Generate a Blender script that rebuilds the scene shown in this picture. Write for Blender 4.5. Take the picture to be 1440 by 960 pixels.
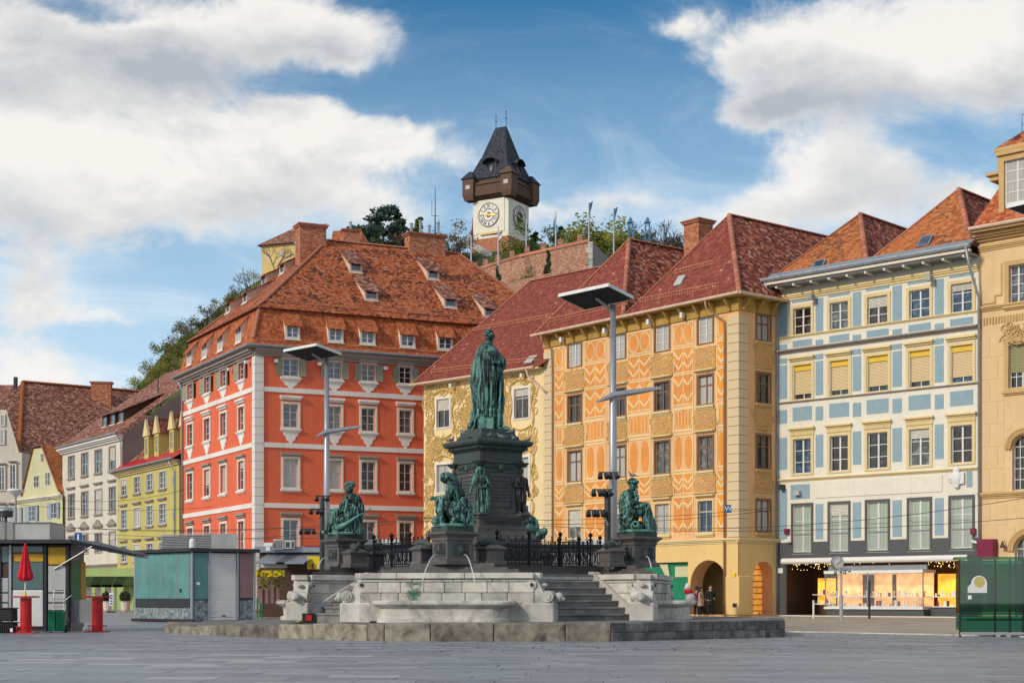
import bpy,bmesh,math,random
from mathutils import Vector,Matrix,noise as mnoise
from math import sin,cos,pi,radians,sqrt,atan2,asin
random.seed(7)
scene=bpy.context.scene
for o in list(bpy.data.objects):bpy.data.objects.remove(o)
COL=scene.collection
# ------------------------------------------------------------------ camera
FPX,CX,HY,EYE=2150.0,720.0,840.0,1.08
cam_data=bpy.data.cameras.new('camera')
cam_data.sensor_width=36.0
cam_data.lens=FPX/1440.0*36.0
cam_data.shift_y=(HY-480.0)/1440.0
cam_data.clip_start=0.1
cam_data.clip_end=6000.0
cam=bpy.data.objects.new('camera',cam_data)
cam.location=(0,0,EYE)
cam.rotation_euler=(radians(90),0,0)
COL.objects.link(cam)
scene.camera=cam
# ------------------------------------------------------------------ light
SUN_EL,SUN_AZ=radians(27),atan2(-1.0,-0.80)
sun_dir=Vector((sin(SUN_AZ)*cos(SUN_EL),cos(SUN_AZ)*cos(SUN_EL),sin(SUN_EL)))
sd=bpy.data.lights.new('sun','SUN')
sd.energy=1.9
sd.angle=radians(8.0)
sd.color=(1.0,0.90,0.76)
so=bpy.data.objects.new('sun',sd)
so.rotation_euler=sun_dir.to_track_quat('Z','Y').to_euler()
COL.objects.link(so)
scene.view_settings.view_transform='Standard'
scene.view_settings.look='None'
scene.view_settings.exposure=0.30
scene.view_settings.gamma=1.0
scene.render.film_transparent=False
scene.cycles.max_bounces=6
scene.cycles.diffuse_bounces=3
scene.cycles.glossy_bounces=3
scene.cycles.transmission_bounces=4
scene.cycles.transparent_max_bounces=8
scene.cycles.use_denoising=True
scene.cycles.caustics_reflective=False
scene.cycles.caustics_refractive=False
scene.cycles.sample_clamp_indirect=4
class NT:
 """little helper to write node trees"""
 def __init__(s,tree):s.t=tree;s.n=tree.nodes;s.l=tree.links
 def set(s,sock,v):
  if hasattr(v,'is_output')or isinstance(v,bpy.types.NodeSocket):s.l.new(v,sock)
  elif v is not None:
   if sock.type=='RGBA' and len(v)==3:v=(*v,1)
   sock.default_value=v
 def math(s,op,a,b=None,c=None,clamp=False):
  n=s.n.new('ShaderNodeMath');n.operation=op;n.use_clamp=clamp
  s.set(n.inputs[0],a)
  if b is not None:s.set(n.inputs[1],b)
  if c is not None:s.set(n.inputs[2],c)
  return n.outputs[0]
 def vmath(s,op,a,b=None,scale=None):
  n=s.n.new('ShaderNodeVectorMath');n.operation=op
  s.set(n.inputs[0],a)
  if b is not None:s.set(n.inputs[1],b)
  if scale is not None:s.set(n.inputs['Scale'],scale)
  return n.outputs['Value']if op in('DOT_PRODUCT','LENGTH','DISTANCE')else n.outputs[0]
 def comb(s,x,y,z):
  n=s.n.new('ShaderNodeCombineXYZ')
  for i,v in enumerate((x,y,z)):s.set(n.inputs[i],v)
  return n.outputs[0]
 def sep(s,v):
  n=s.n.new('ShaderNodeSeparateXYZ');s.set(n.inputs[0],v);return n.outputs
 def noise(s,vec,scale,detail=4,rough=0.55,dist=0.0,dim='3D'):
  n=s.n.new('ShaderNodeTexNoise');n.noise_dimensions=dim
  s.set(n.inputs['Vector'],vec);n.inputs['Scale'].default_value=scale
  n.inputs['Detail'].default_value=detail;n.inputs['Roughness'].default_value=rough
  n.inputs['Distortion'].default_value=dist
  return n.outputs['Fac']
 def white(s,vec):
  n=s.n.new('ShaderNodeTexWhiteNoise');n.noise_dimensions='3D';s.set(n.inputs['Vector'],vec);return n.outputs['Value']
 def vor(s,vec,scale,feature='F1',out='Distance',rnd=1.0):
  n=s.n.new('ShaderNodeTexVoronoi');n.feature=feature;s.set(n.inputs['Vector'],vec)
  n.inputs['Scale'].default_value=scale;n.inputs['Randomness'].default_value=rnd
  return n.outputs[out]
 def mix(s,f,a,b,blend='MIX'):
  n=s.n.new('ShaderNodeMix');n.data_type='RGBA';n.blend_type=blend;n.clamp_factor=True
  s.set(n.inputs[0],f);s.set(n.inputs[6],a);s.set(n.inputs[7],b)
  return n.outputs[2]
 def rng(s,v,a,b,c=0.0,d=1.0,smooth=False):
  n=s.n.new('ShaderNodeMapRange');n.interpolation_type='SMOOTHSTEP' if smooth else 'LINEAR'
  s.set(n.inputs[0],v)
  for i,x in enumerate((a,b,c,d)):s.set(n.inputs[i+1],x)
  return n.outputs[0]
 def ramp(s,v,stops):
  n=s.n.new('ShaderNodeValToRGB');s.set(n.inputs[0],v)
  e=n.color_ramp.elements
  while len(e)<len(stops):e.new(0.5)
  for i,(p,c)in enumerate(stops):e[i].position=p;e[i].color=(*c,1)
  return n.outputs[0]
 def bump(s,h,strength=0.3,dist=0.02,normal=None):
  n=s.n.new('ShaderNodeBump');s.set(n.inputs['Height'],h)
  n.inputs['Strength'].default_value=strength;n.inputs['Distance'].default_value=dist
  if normal is not None:s.set(n.inputs['Normal'],normal)
  return n.outputs[0]
  # ------------------------------------------------------------------ sky: physical sky with broken cloud banks in it
world=bpy.data.worlds.new('World');scene.world=world;world.use_nodes=True
w=NT(world.node_tree);w.n.clear()
tc=w.n.new('ShaderNodeTexCoord').outputs['Generated']
sky=w.n.new('ShaderNodeTexSky');sky.sky_type='NISHITA';sky.sun_disc=False
sky.sun_elevation=SUN_EL;sky.sun_rotation=SUN_AZ
sky.air_density=1.0;sky.dust_density=0.3;sky.ozone_density=3.0
X,Y,Z=w.sep(tc)
az=w.math('ARCTAN2',X,Y)
el=w.math('ARCSINE',Z)
# every bank of cloud: azimuth/elevation centre and radii in radians, strength
def ae(px,py):
 x,z=(px-CX)/FPX,(HY-py)/FPX
 return atan2(x,1.0),asin(z/sqrt(x*x+1+z*z))
BANKS=[(80,150,250,105,.95),(260,55,220,55,.8),(430,42,100,42,.8),(180,222,220,34,.85),(430,190,120,32,.95),(560,182,72,28,.95),(405,150,34,16,.5),(130,300,250,40,.55),(350,265,150,32,.4),(30,395,50,60,.6),(150,432,80,13,.7),(40,505,120,30,.45),(520,295,130,24,.42),(1250,60,200,66,.95),(1410,90,150,72,.9),(1080,142,78,22,.9),(1060,55,60,28,.6),(955,8,50,13,.55),(1200,235,80,50,.75),(1120,300,110,28,.5),(880,272,66,15,.55),(790,292,90,18,.42),(1390,262,80,26,.65),(1000,300,80,24,.42),(430,108,120,24,-.6),(300,150,100,11,-.5),(250,372,110,32,-.55),(120,8,55,14,-.6),(710,90,170,90,-.5),(880,180,110,48,-.5),(1085,205,45,30,-.4),(1330,195,70,18,-.5),(230,165,160,9,-.45),(520,100,60,40,-.4),(1000,190,60,50,-.3)]
wn=w.noise(tc,7.0,5,0.6)
wn2=w.noise(w.vmath('ADD',tc,(5.2,1.3,7.7)),7.0,5,0.6)
waz=w.math('ADD',az,w.math('MULTIPLY',w.math('SUBTRACT',wn,0.5),0.10))
wel=w.math('ADD',el,w.math('MULTIPLY',w.math('SUBTRACT',wn2,0.5),0.07))
def gauss_sum(banks):
 tot=None
 for(bx,by,rx,ry,wt)in banks:
  a0,e0=ae(bx,by)
  da=w.math('DIVIDE',w.math('SUBTRACT',waz,a0),rx/FPX*1.15)
  de=w.math('DIVIDE',w.math('SUBTRACT',wel,e0),ry/FPX*1.15)
  r2=w.math('ADD',w.math('MULTIPLY',da,da),w.math('MULTIPLY',de,de))
  g=w.math('MULTIPLY',w.math('EXPONENT',w.math('MULTIPLY',r2,-1.0)),wt)
  tot=g if tot is None else w.math('ADD',tot,g)
 return tot
dens=gauss_sum(BANKS)
# grey undersides (positive) and sunlit crests (negative)
greys=gauss_sum([(100,125,190,40,.42),(280,95,120,20,.3),(20,380,60,40,.35),(150,310,250,30,.4),(1380,130,140,26,.55),(1180,150,90,14,.3),(1290,300,160,30,.3),(450,60,80,12,.3),(430,185,190,26,-.5),(160,200,180,20,-.35),(1200,40,160,30,-.3),(1180,230,60,40,-.3),(250,20,160,16,-.2)])
# beyond the view the same kind of broken cloud goes on
absaz=w.math('ABSOLUTE',az)
outside=w.math('MAXIMUM',w.rng(absaz,0.36,0.6,0,1,True),w.rng(el,0.42,0.6,0,1,True))
gen=w.rng(w.noise(w.comb(X,Y,w.math('MULTIPLY',Z,2.2)),2.4,6,0.6),0.42,0.62,0.0,1.0)
dens=w.math('ADD',w.math('MULTIPLY',w.math('MAXIMUM',w.math('MINIMUM',dens,1.15),-0.4),w.math('SUBTRACT',1.0,outside)),w.math('MULTIPLY',gen,outside))
stretch=w.comb(az,w.math('MULTIPLY',el,1.5),0.0)
det=w.noise(stretch,8.0,12,0.66,0.5)
fine=w.noise(w.comb(az,w.math('MULTIPLY',el,1.2),1.7),34.0,8,0.7,0.3)
wisp=w.noise(w.comb(w.math('ADD',az,w.math('MULTIPLY',el,0.6)),w.math('MULTIPLY',el,2.6),5.1),6.0,10,0.68,0.8)
d2=w.math('ADD',w.math('ADD',dens,w.math('MULTIPLY',w.math('SUBTRACT',det,0.5),2.3)),w.math('MULTIPLY',w.math('SUBTRACT',fine,0.5),0.62))
cover=w.rng(d2,0.12,0.86,0.0,1.0,True)
# thin high veil between the banks
low=w.rng(el,0.08,0.34,1.0,0.15)
thin=w.math('MULTIPLY',w.rng(w.math('ADD',wisp,w.math('MULTIPLY',dens,0.18)),0.40,0.78,0.0,0.95,True),low)
shade=w.noise(w.comb(az,w.math('MULTIPLY',el,2.2),3.3),5.5,9,0.58,0.3)
under=w.noise(w.comb(az,w.math('SUBTRACT',w.math('MULTIPLY',el,1.5),0.035),0.0),8.0,12,0.66,0.5)
relief=w.math('MULTIPLY',w.math('SUBTRACT',det,under),2.6)
thick=w.rng(d2,0.55,1.4,0.0,1.0)
sh=w.math('ADD',w.math('MULTIPLY',w.rng(shade,0.36,0.66,0,1,True),w.math('ADD',0.25,w.math('MULTIPLY',thick,0.75))),w.math('ADD',w.math('MULTIPLY',relief,-0.5),greys),clamp=True)
CLOUD_HI,CLOUD_LO=(6.7,6.5,6.15),(3.3,3.55,3.95)
cloud=w.mix(sh,CLOUD_HI,CLOUD_LO)
hs=w.n.new('ShaderNodeHueSaturation');hs.inputs['Saturation'].default_value=1.42;hs.inputs['Hue'].default_value=0.493;hs.inputs['Value'].default_value=0.66
w.l.new(sky.outputs[0],hs.inputs['Color'])
veil=w.rng(el,0.08,0.39,0.88,0.0)
base=w.mix(veil,hs.outputs[0],(4.6,6.2,7.6))
base=w.mix(thin,base,(7.0,7.2,7.3))
final=w.mix(w.math('MULTIPLY',cover,0.96),base,cloud)
bg=w.n.new('ShaderNodeBackground');w.l.new(final,bg.inputs[0]);bg.inputs[1].default_value=0.115
wo=w.n.new('ShaderNodeOutputWorld');w.l.new(bg.outputs[0],wo.inputs[0])
world.cycles.sampling_method='AUTOMATIC'
# ------------------------------------------------------------------ materials
MATS={}
def srgb(r,g,b):
 f=lambda c:(c/255/12.92)if c/255<=0.04045 else((c/255+0.055)/1.055)**2.4
 return(f(r),f(g),f(b))
def newmat(name):
 m=bpy.data.materials.new(name);m.use_nodes=True
 t=NT(m.node_tree);b=m.node_tree.nodes['Principled BSDF']
 MATS[name]=m
 return m,t,b
def coords(t,kind='UV'):
 return t.n.new('ShaderNodeTexCoord').outputs[kind]
def objrand(t):return t.n.new('ShaderNodeObjectInfo').outputs['Random']
def plain(name,col,rough=0.7,metal=0.0,var=0.12,scale=3.0,bump=0.0,bscale=40,spec=0.35,rnd=0.0,dirt=0.0):
 m,t,b=newmat(name)
 pos=coords(t,'Object')
 n=t.noise(pos,scale,5,0.6)
 c=t.mix(t.rng(n,0.3,0.7),tuple(x*(1-var)for x in col),tuple(min(1,x*(1+var))for x in col))
 if dirt:
  d=t.noise(t.vmath('MULTIPLY',pos,(3.0,3.0,0.5)),0.9,6,0.7)
  c=t.mix(t.rng(d,0.52,0.75,0,dirt,True),c,tuple(x*0.45 for x in col))
 if rnd:c=t.mix(1.0,c,t.comb(*[t.rng(objrand(t),0,1,1-rnd,1+rnd*.6)]*3),'MULTIPLY')
 t.l.new(c,b.inputs['Base Color'])
 b.inputs['Roughness'].default_value=rough;b.inputs['Metallic'].default_value=metal
 b.inputs['Specular IOR Level'].default_value=spec
 if bump:t.l.new(t.bump(t.noise(pos,bscale,4,0.6),bump,0.02),b.inputs['Normal'])
 if name.startswith('foliage'):
  tr=t.n.new('ShaderNodeBsdfTranslucent');t.l.new(c,tr.inputs[0]);ad=t.n.new('ShaderNodeMixShader');ad.inputs[0].default_value=.4
  t.l.new(b.outputs[0],ad.inputs[1]);t.l.new(tr.outputs[0],ad.inputs[2]);t.l.new(ad.outputs[0],t.n['Material Output'].inputs[0])
 return m
def plaster(name,col,dirt=0.30,var=0.10,bump=0.25,fine=14):
 """rendered wall: large soft tone changes, vertical weather streaks, fine grain"""
 m,t,b=newmat(name)
 uv=coords(t,'UV')
 big=t.noise(uv,0.35,5,0.6)
 mid=t.noise(uv,2.3,6,0.65)
 streak=t.noise(t.vmath('MULTIPLY',uv,(2.6,0.16,1)),1.6,7,0.75);grit=t.noise(uv,6.0,6,0.75)
 c=t.mix(t.rng(big,0.3,0.7),tuple(x*(1-var)for x in col),tuple(min(1,x*(1+var))for x in col))
 c=t.mix(t.rng(mid,0.45,0.8,0,0.35),c,tuple(x*0.78 for x in col))
 c=t.mix(t.rng(streak,0.50,0.74,0,dirt*1.5,True),c,tuple(x*0.5+0.015 for x in col))
 c=t.mix(t.rng(grit,0.55,0.72,0,dirt),c,tuple(x*0.62+0.02 for x in col));c=t.mix(t.rng(grit,0.45,0.30,0,dirt*.9),c,tuple(min(1,x*1.12+0.05)for x in col))
 if name in('paint_orange','paint_orange_bright','paint_blue'):
  worn=t.noise(uv,3.2,9,0.78);c=t.mix(t.rng(worn,0.52,0.70,0,0.55),c,(.70,.56,.36))
 t.l.new(c,b.inputs['Base Color'])
 b.inputs['Roughness'].default_value=0.85;b.inputs['Specular IOR Level'].default_value=0.25
 t.l.new(t.bump(t.noise(uv,fine,5,0.7),bump,0.02),b.inputs['Normal'])
 return m
def tiles(name,stops,tw=0.19,th=0.17,patch=(0.45,0.62),patchcol=(0.06,0.03,0.025),patchamt=0.85,depth=0.6,pscale=0.35,pstretch=(1.0,2.2),lime=0.0):
 """plain clay tiles: rows with half-tile offset, each tile its own tone, mossy dark patches"""
 m,t,b=newmat(name)
 uv=coords(t,'UV');u,v,_=t.sep(uv)
 wob=t.math('MULTIPLY',t.math('SUBTRACT',t.noise(uv,0.8,3),0.5),0.10)
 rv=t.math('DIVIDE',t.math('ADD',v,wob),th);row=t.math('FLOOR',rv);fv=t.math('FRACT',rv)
 ru=t.math('ADD',t.math('DIVIDE',u,tw),t.math('MULTIPLY',t.math('MODULO',row,2.0),0.5))
 cu=t.math('FLOOR',ru);fu=t.math('FRACT',ru)
 r1=t.white(t.comb(cu,row,1.0));r2=t.white(t.comb(cu,row,9.0))
 c=t.ramp(r1,stops)
 pn=t.noise(t.vmath('MULTIPLY',uv,(pstretch[0],pstretch[1],1)),pscale,6,0.68)
 pn2=t.noise(t.vmath('MULTIPLY',uv,(1.0,3.0,1)),1.5,4,0.7)
 pm=t.math('ADD',t.math('MULTIPLY',pn,0.6),t.math('ADD',t.math('MULTIPLY',pn2,0.34),t.math('MULTIPLY',t.math('SUBTRACT',r2,0.5),0.22)))
 c=t.mix(t.rng(pm,patch[0],patch[1],0,patchamt),c,patchcol)
 if lime:c=t.mix(t.rng(t.white(t.comb(cu,row,4.0)),1-lime,1.0,0,.8),c,(.62,.42,.32))
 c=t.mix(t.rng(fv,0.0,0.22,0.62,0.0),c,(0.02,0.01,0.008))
 t.l.new(c,b.inputs['Base Color'])
 b.inputs['Roughness'].default_value=0.8;b.inputs['Specular IOR Level'].default_value=0.25
 hump=t.math('MULTIPLY',t.math('SUBTRACT',1.0,fv),1.0)
 rnd_edge=t.math('ABSOLUTE',t.math('SUBTRACT',fu,0.5))
 h=t.math('SUBTRACT',hump,t.math('MULTIPLY',t.rng(rnd_edge,0.36,0.5),0.5))
 h=t.math('ADD',h,t.math('MULTIPLY',r2,0.5))
 t.l.new(t.bump(h,depth,0.035),b.inputs['Normal'])
 return m
def stonemat(name,c1,c2,scale=2.5,rough=0.75,bump=0.4,rnd=0.25,stain=0.35,staincol=(0.03,0.03,0.028),bs=18):
 m,t,b=newmat(name)
 pos=t.vmath('ADD',coords(t,'Object'),t.comb(t.math('MULTIPLY',objrand(t),37.0),0.0,0.0))
 n=t.noise(pos,scale,7,0.65);n2=t.noise(pos,scale*0.4,6,0.7,0.6)
 c=t.mix(t.rng(n,0.3,0.7),c1,c2)
 c=t.mix(t.rng(n2,0.48,0.72,0,stain,True),c,staincol)
 sp=t.noise(pos,30,3,0.8)
 c=t.mix(t.rng(sp,0.55,0.8,0,0.3),c,tuple(x*0.35 for x in c1))
 if rnd:c=t.mix(1.0,c,t.comb(*[t.rng(objrand(t),0,1,1-rnd,1+rnd*.5)]*3),'MULTIPLY')
 t.l.new(c,b.inputs['Base Color']);b.inputs['Roughness'].default_value=rough
 b.inputs['Specular IOR Level'].default_value=0.35
 t.l.new(t.bump(t.noise(pos,bs,6,0.7),bump,0.03),b.inputs['Normal'])
 return m
def glassmat(name,col,rough=0.06,curtain=None,spec=0.7):
 """window pane: mirror-like front over a dim room or a curtain"""
 m,t,b=newmat(name)
 pos=coords(t,'Object')
 c=col
 if curtain:
  fold=t.noise(t.vmath('MULTIPLY',pos,(9,1,.3)),2.0,3,.6)
  c=t.mix(t.rng(fold,.3,.7),tuple(x*.75 for x in curtain),curtain)
 else:
  n=t.noise(t.vmath('ADD',pos,t.comb(t.math('MULTIPLY',objrand(t),50.0),0,0)),2.5,3,.6)
  c=t.mix(t.rng(n,.5,.62,0,1),tuple(x*.55 for x in col),tuple(x*1.5 for x in col))
 t.set(b.inputs['Base Color'],c)
 b.inputs['Roughness'].default_value=rough
 b.inputs['Specular IOR Level'].default_value=spec
 b.inputs['IOR'].default_value=1.6
 t.l.new(t.bump(t.noise(pos,1.6,2,.5),0.12,0.05),b.inputs['Normal'])
 return m
 # ------------------------------------------------------------------ mesh builder
class B:
 """collects faces; build() links them as ONE mesh object, UVs in metres along each face"""
 def __init__(s):s.v=[];s.f=[]
 def poly(s,pts):
  i=len(s.v);s.v+=[tuple(p)for p in pts];s.f.append(tuple(range(i,i+len(pts))));return s
 def mesh(s,verts,faces,M=None):
  i=len(s.v)
  s.v+=[tuple(M@Vector(p))if M is not None else tuple(p)for p in verts]
  s.f+=[tuple(i+k for k in f)for f in faces];return s
 def box(s,x0,x1,y0,y1,z0,z1,M=None):
  vs=[(x0,y0,z0),(x1,y0,z0),(x1,y1,z0),(x0,y1,z0),(x0,y0,z1),(x1,y0,z1),(x1,y1,z1),(x0,y1,z1)]
  return s.mesh(vs,[(0,3,2,1),(4,5,6,7),(0,1,5,4),(1,2,6,5),(2,3,7,6),(3,0,4,7)],M)
 def bbox(s,x0,x1,y0,y1,z0,z1,c=0.02,M=None):
  """box with chamfered front/upright edges (c)"""
  vs=[]
  for z,k in((z0,c),(z0+c,0),(z1-c,0),(z1,c)):
   vs+=[(x0+k+c*(k==0),y0+k,z),(x1-k-c*(k==0),y0+k,z),(x1-k,y0+k+c*(k==0),z),(x1-k,y1-k-c*(k==0),z),(x1-k-c*(k==0),y1-k,z),(x0+k+c*(k==0),y1-k,z),(x0+k,y1-k-c*(k==0),z),(x0+k,y0+k+c*(k==0),z)]
  fs=[tuple(reversed(range(8))),tuple(range(24,32))]
  for r in range(3):
   for i in range(8):
    j=(i+1)%8;fs.append((r*8+i,r*8+j,r*8+8+j,r*8+8+i))
  return s.mesh(vs,fs,M)
 def prism(s,pts,z0,z1,M=None):
  """vertical prism over a counter-clockwise plan polygon"""
  n=len(pts);a=[(p[0],p[1],z0)for p in pts]+[(p[0],p[1],z1)for p in pts]
  fs=[tuple(reversed(range(n))),tuple(range(n,2*n))]+[(i,(i+1)%n,n+(i+1)%n,n+i)for i in range(n)]
  return s.mesh(a,fs,M)
 def extr(s,pts,y0,y1,M=None):
  """prism of an outline in the XZ plane (x,z pairs) from y0 (front) to y1 (back)"""
  n=len(pts);a=[(p[0],y0,p[1])for p in pts]+[(p[0],y1,p[1])for p in pts]
  fs=[tuple(range(n)),tuple(reversed(range(n,2*n)))]+[((i+1)%n,i,n+i,n+(i+1)%n)for i in range(n)]
  return s.mesh(a,fs,M)
 def loft(s,rings,caps=True,M=None):
  n=len(rings[0]);vs=[p for r in rings for p in r];fs=[]
  for k in range(len(rings)-1):
   for i in range(n):
    j=(i+1)%n;fs.append((k*n+i,k*n+j,(k+1)*n+j,(k+1)*n+i))
  if caps:fs.append(tuple(reversed(range(n))));fs.append(tuple(range((len(rings)-1)*n,len(rings)*n)))
  return s.mesh(vs,fs,M)
 def tube(s,pts,r,n=6,M=None,caps=True):
  pts=[Vector(p)for p in pts];rs=r if isinstance(r,(list,tuple))else[r]*len(pts)
  rings=[];prev=None
  for i,p in enumerate(pts):
   d=(pts[min(i+1,len(pts)-1)]-pts[max(i-1,0)])
   d=d.normalized()if d.length>1e-9 else Vector((0,0,1))
   if prev is None:a=d.orthogonal().normalized()
   else:
    a=prev-d*prev.dot(d);a=a.normalized()if a.length>1e-6 else d.orthogonal().normalized()
   prev=a;b=d.cross(a)
   rings.append([p+(a*cos(2*pi*k/n)+b*sin(2*pi*k/n))*rs[i]for k in range(n)])
  return s.loft(rings,caps,M)
 def lathe(s,prof,n=16,c=(0,0,0),M=None,caps=True):
  rings=[[(c[0]+r*cos(2*pi*k/n),c[1]+r*sin(2*pi*k/n),c[2]+z)for k in range(n)]for r,z in prof]
  return s.loft(rings,caps,M)
 def ball(s,c,r,n=10,m=7,M=None):
  r=r if isinstance(r,(tuple,list))else(r,r,r)
  rings=[]
  for j in range(m):
   ph=-pi/2+pi*(j+0.5)/m*0.999
   rings.append([(c[0]+r[0]*cos(ph)*cos(2*pi*k/n),c[1]+r[1]*cos(ph)*sin(2*pi*k/n),c[2]+r[2]*sin(ph))for k in range(n)])
  return s.loft(rings,True,M)
 def data(s,name,mat,smooth=False):
  me=bpy.data.meshes.new(name)
  me.from_pydata(s.v,[],s.f)
  uvl=me.uv_layers.new(name='UVMap').data
  zu=Vector((0,0,1))
  for p in me.polygons:
   nrm=p.normal
   if abs(nrm.z)>0.985 or nrm.length<0.5:t=Vector((1,0,0));b2=Vector((0,1,0))
   else:t=zu.cross(nrm).normalized();b2=nrm.cross(t)
   for li in p.loop_indices:
    co=me.vertices[me.loops[li].vertex_index].co
    uvl[li].uv=(co.dot(t),co.dot(b2))
  if smooth:
   me.polygons.foreach_set('use_smooth',[True]*len(me.polygons))
  ms=mat if isinstance(mat,(list,tuple))else[mat]
  for x in ms:me.materials.append(MATS[x]if isinstance(x,str)else x)
  return me
 def build(s,name,mat,parent=None,M=None,smooth=False,**kw):
  return link(name,s.data(name,mat,smooth),parent,M,**kw)
def link(name,me,parent=None,M=None,label=None,cat=None,group=None,kind=None):
 o=bpy.data.objects.new(name,me);COL.objects.link(o)
 if parent is not None:
  o.parent=parent;o.matrix_parent_inverse=WORLD[parent.name].inverted()
 W=M if M is not None else Matrix()
 o.matrix_basis=W
 WORLD[o.name]=W.copy()
 tag(o,label,cat,group,kind)
 return o
WORLD={}
def tag(o,label=None,cat=None,group=None,kind=None):
 if label:o['label']=label
 if cat:o['category']=cat
 if group:o['group']=group
 if kind:o['kind']=kind
 return o
def thing(name,loc,label,cat,rz=0,group=None,kind=None):
 o=bpy.data.objects.new(name,None);COL.objects.link(o)
 W=Matrix.Translation(Vector(loc))@Matrix.Rotation(rz,4,'Z')
 o.matrix_basis=W;WORLD[o.name]=W.copy();o.empty_display_size=0.3
 return tag(o,label,cat,group,kind)
KIDS={}
def copy_thing(src,W,label=None):
 """copy a thing with its parts and their sub-parts; meshes shared; W is the new world matrix"""
 kids={}
 for o in COL.objects:
  if o.parent is not None:kids.setdefault(o.parent.name,[]).append(o)
 r=src.copy();COL.objects.link(r);r.matrix_basis=W;WORLD[r.name]=W.copy()
 if label:r['label']=label
 for ch in kids.get(src.name,[]):
  c=ch.copy();COL.objects.link(c);c.parent=r
  for g in kids.get(ch.name,[]):
   d=g.copy();COL.objects.link(d);d.parent=c
 return r
def P(px,py,d):return Vector(((px-CX)/FPX*d,d,EYE+(HY-py)/FPX*d))
def G(px,d,z=0.0):return Vector(((px-CX)/FPX*d,d,z))
def RZ(a):return Matrix.Rotation(a,4,'Z')
def T(x,y=None,z=None):return Matrix.Translation(Vector(x)if y is None else Vector((x,y,z)))
class Facade:
 """a vertical wall plane; local x runs left to right as seen, local y goes INTO the building, local z is height"""
 def __init__(s,left,right):
  s.o=Vector((left[0],left[1],0));d=Vector((right[0]-left[0],right[1]-left[1],0))
  s.L=d.length;s.u=d.normalized();s.n=Vector((-s.u.y,s.u.x,0))
  s.M=Matrix(((s.u.x,s.n.x,0,s.o.x),(s.u.y,s.n.y,0,s.o.y),(0,0,1,0),(0,0,0,1)))
 def uz(s,px,py,off=0.0):
  r=Vector(((px-CX)/FPX,1.0,0));base=s.o+s.n*off
  t=base.dot(s.n)/r.dot(s.n)
  p=r*t
  return(p-base).dot(s.u),EYE+(HY-py)/FPX*p.y
 def U(s,px):return s.uz(px,500)[0]
 def Zp(s,px,py):return s.uz(px,py)[1]
 def at(s,u,z=0.0,y=0.0):return s.M@T(u,y,z)
 def pt(s,u,y=0.0,z=0.0):return s.M@Vector((u,y,z))
def wall_with_holes(F,u0,u1,z0,z1,holes,reveal=0.28,top=None):
 """front sheet with rectangular/arched openings and their reveals. hole: (ua,ub,za,zb[,'arch'])"""
 b=B()
 us=sorted(set([u0,u1]+[h[0]for h in holes]+[h[1]for h in holes]))
 zs=sorted(set([z0,z1]+[h[2]for h in holes]+[h[3]for h in holes]))
 us=[u for u in us if u0-1e-6<=u<=u1+1e-6];zs=[z for z in zs if z0-1e-6<=z<=z1+1e-6]
 def inhole(u,z):return any(h[0]<u<h[1]and h[2]<z<h[3]for h in holes)
 for j in range(len(zs)-1):
  i=0
  while i<len(us)-1:
   if inhole((us[i]+us[i+1])/2,(zs[j]+zs[j+1])/2):i+=1;continue
   k=i
   while k+1<len(us)-1 and not inhole((us[k+1]+us[k+2])/2,(zs[j]+zs[j+1])/2):k+=1
   b.poly([(us[i],0,zs[j]),(us[k+1],0,zs[j]),(us[k+1],0,zs[j+1]),(us[i],0,zs[j+1])]);i=k+1
 for h in holes:
  a,c,p,q=h[:4]
  r=h[5]if len(h)>5 else reveal
  if len(h)>4 and h[4]=='arch':
   R=(c-a)/2;zc=q-R if R<q-p else p;ry=q-zc
   N=12;pts=[(a+R-R*cos(pi*i/N),zc+ry*sin(pi*i/N))for i in range(N+1)]
   for i in range(N):
    (xa,za),(xb,zb)=pts[i],pts[i+1]
    b.poly([(xa,0,za),(xb,0,zb),(xb,0,q),(xa,0,q)])
    b.poly([(xa,0,za),(xa,r,za),(xb,r,zb),(xb,0,zb)])
   b.poly([(a,0,p),(a,r,p),(a,r,zc),(a,0,zc)]);b.poly([(c,0,p),(c,0,zc),(c,r,zc),(c,r,p)])
  else:
   b.poly([(a,0,p),(a,r,p),(a,r,q),(a,0,q)]);b.poly([(c,0,p),(c,0,q),(c,r,q),(c,r,p)])
   b.poly([(a,0,q),(a,r,q),(c,r,q),(c,0,q)])
   b.poly([(a,0,p),(c,0,p),(c,r,p),(a,r,p)])
 return b
MC={}
def cached(key,fn):
 if key not in MC:MC[key]=fn()
 return MC[key]
WSEED=[0]
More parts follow.
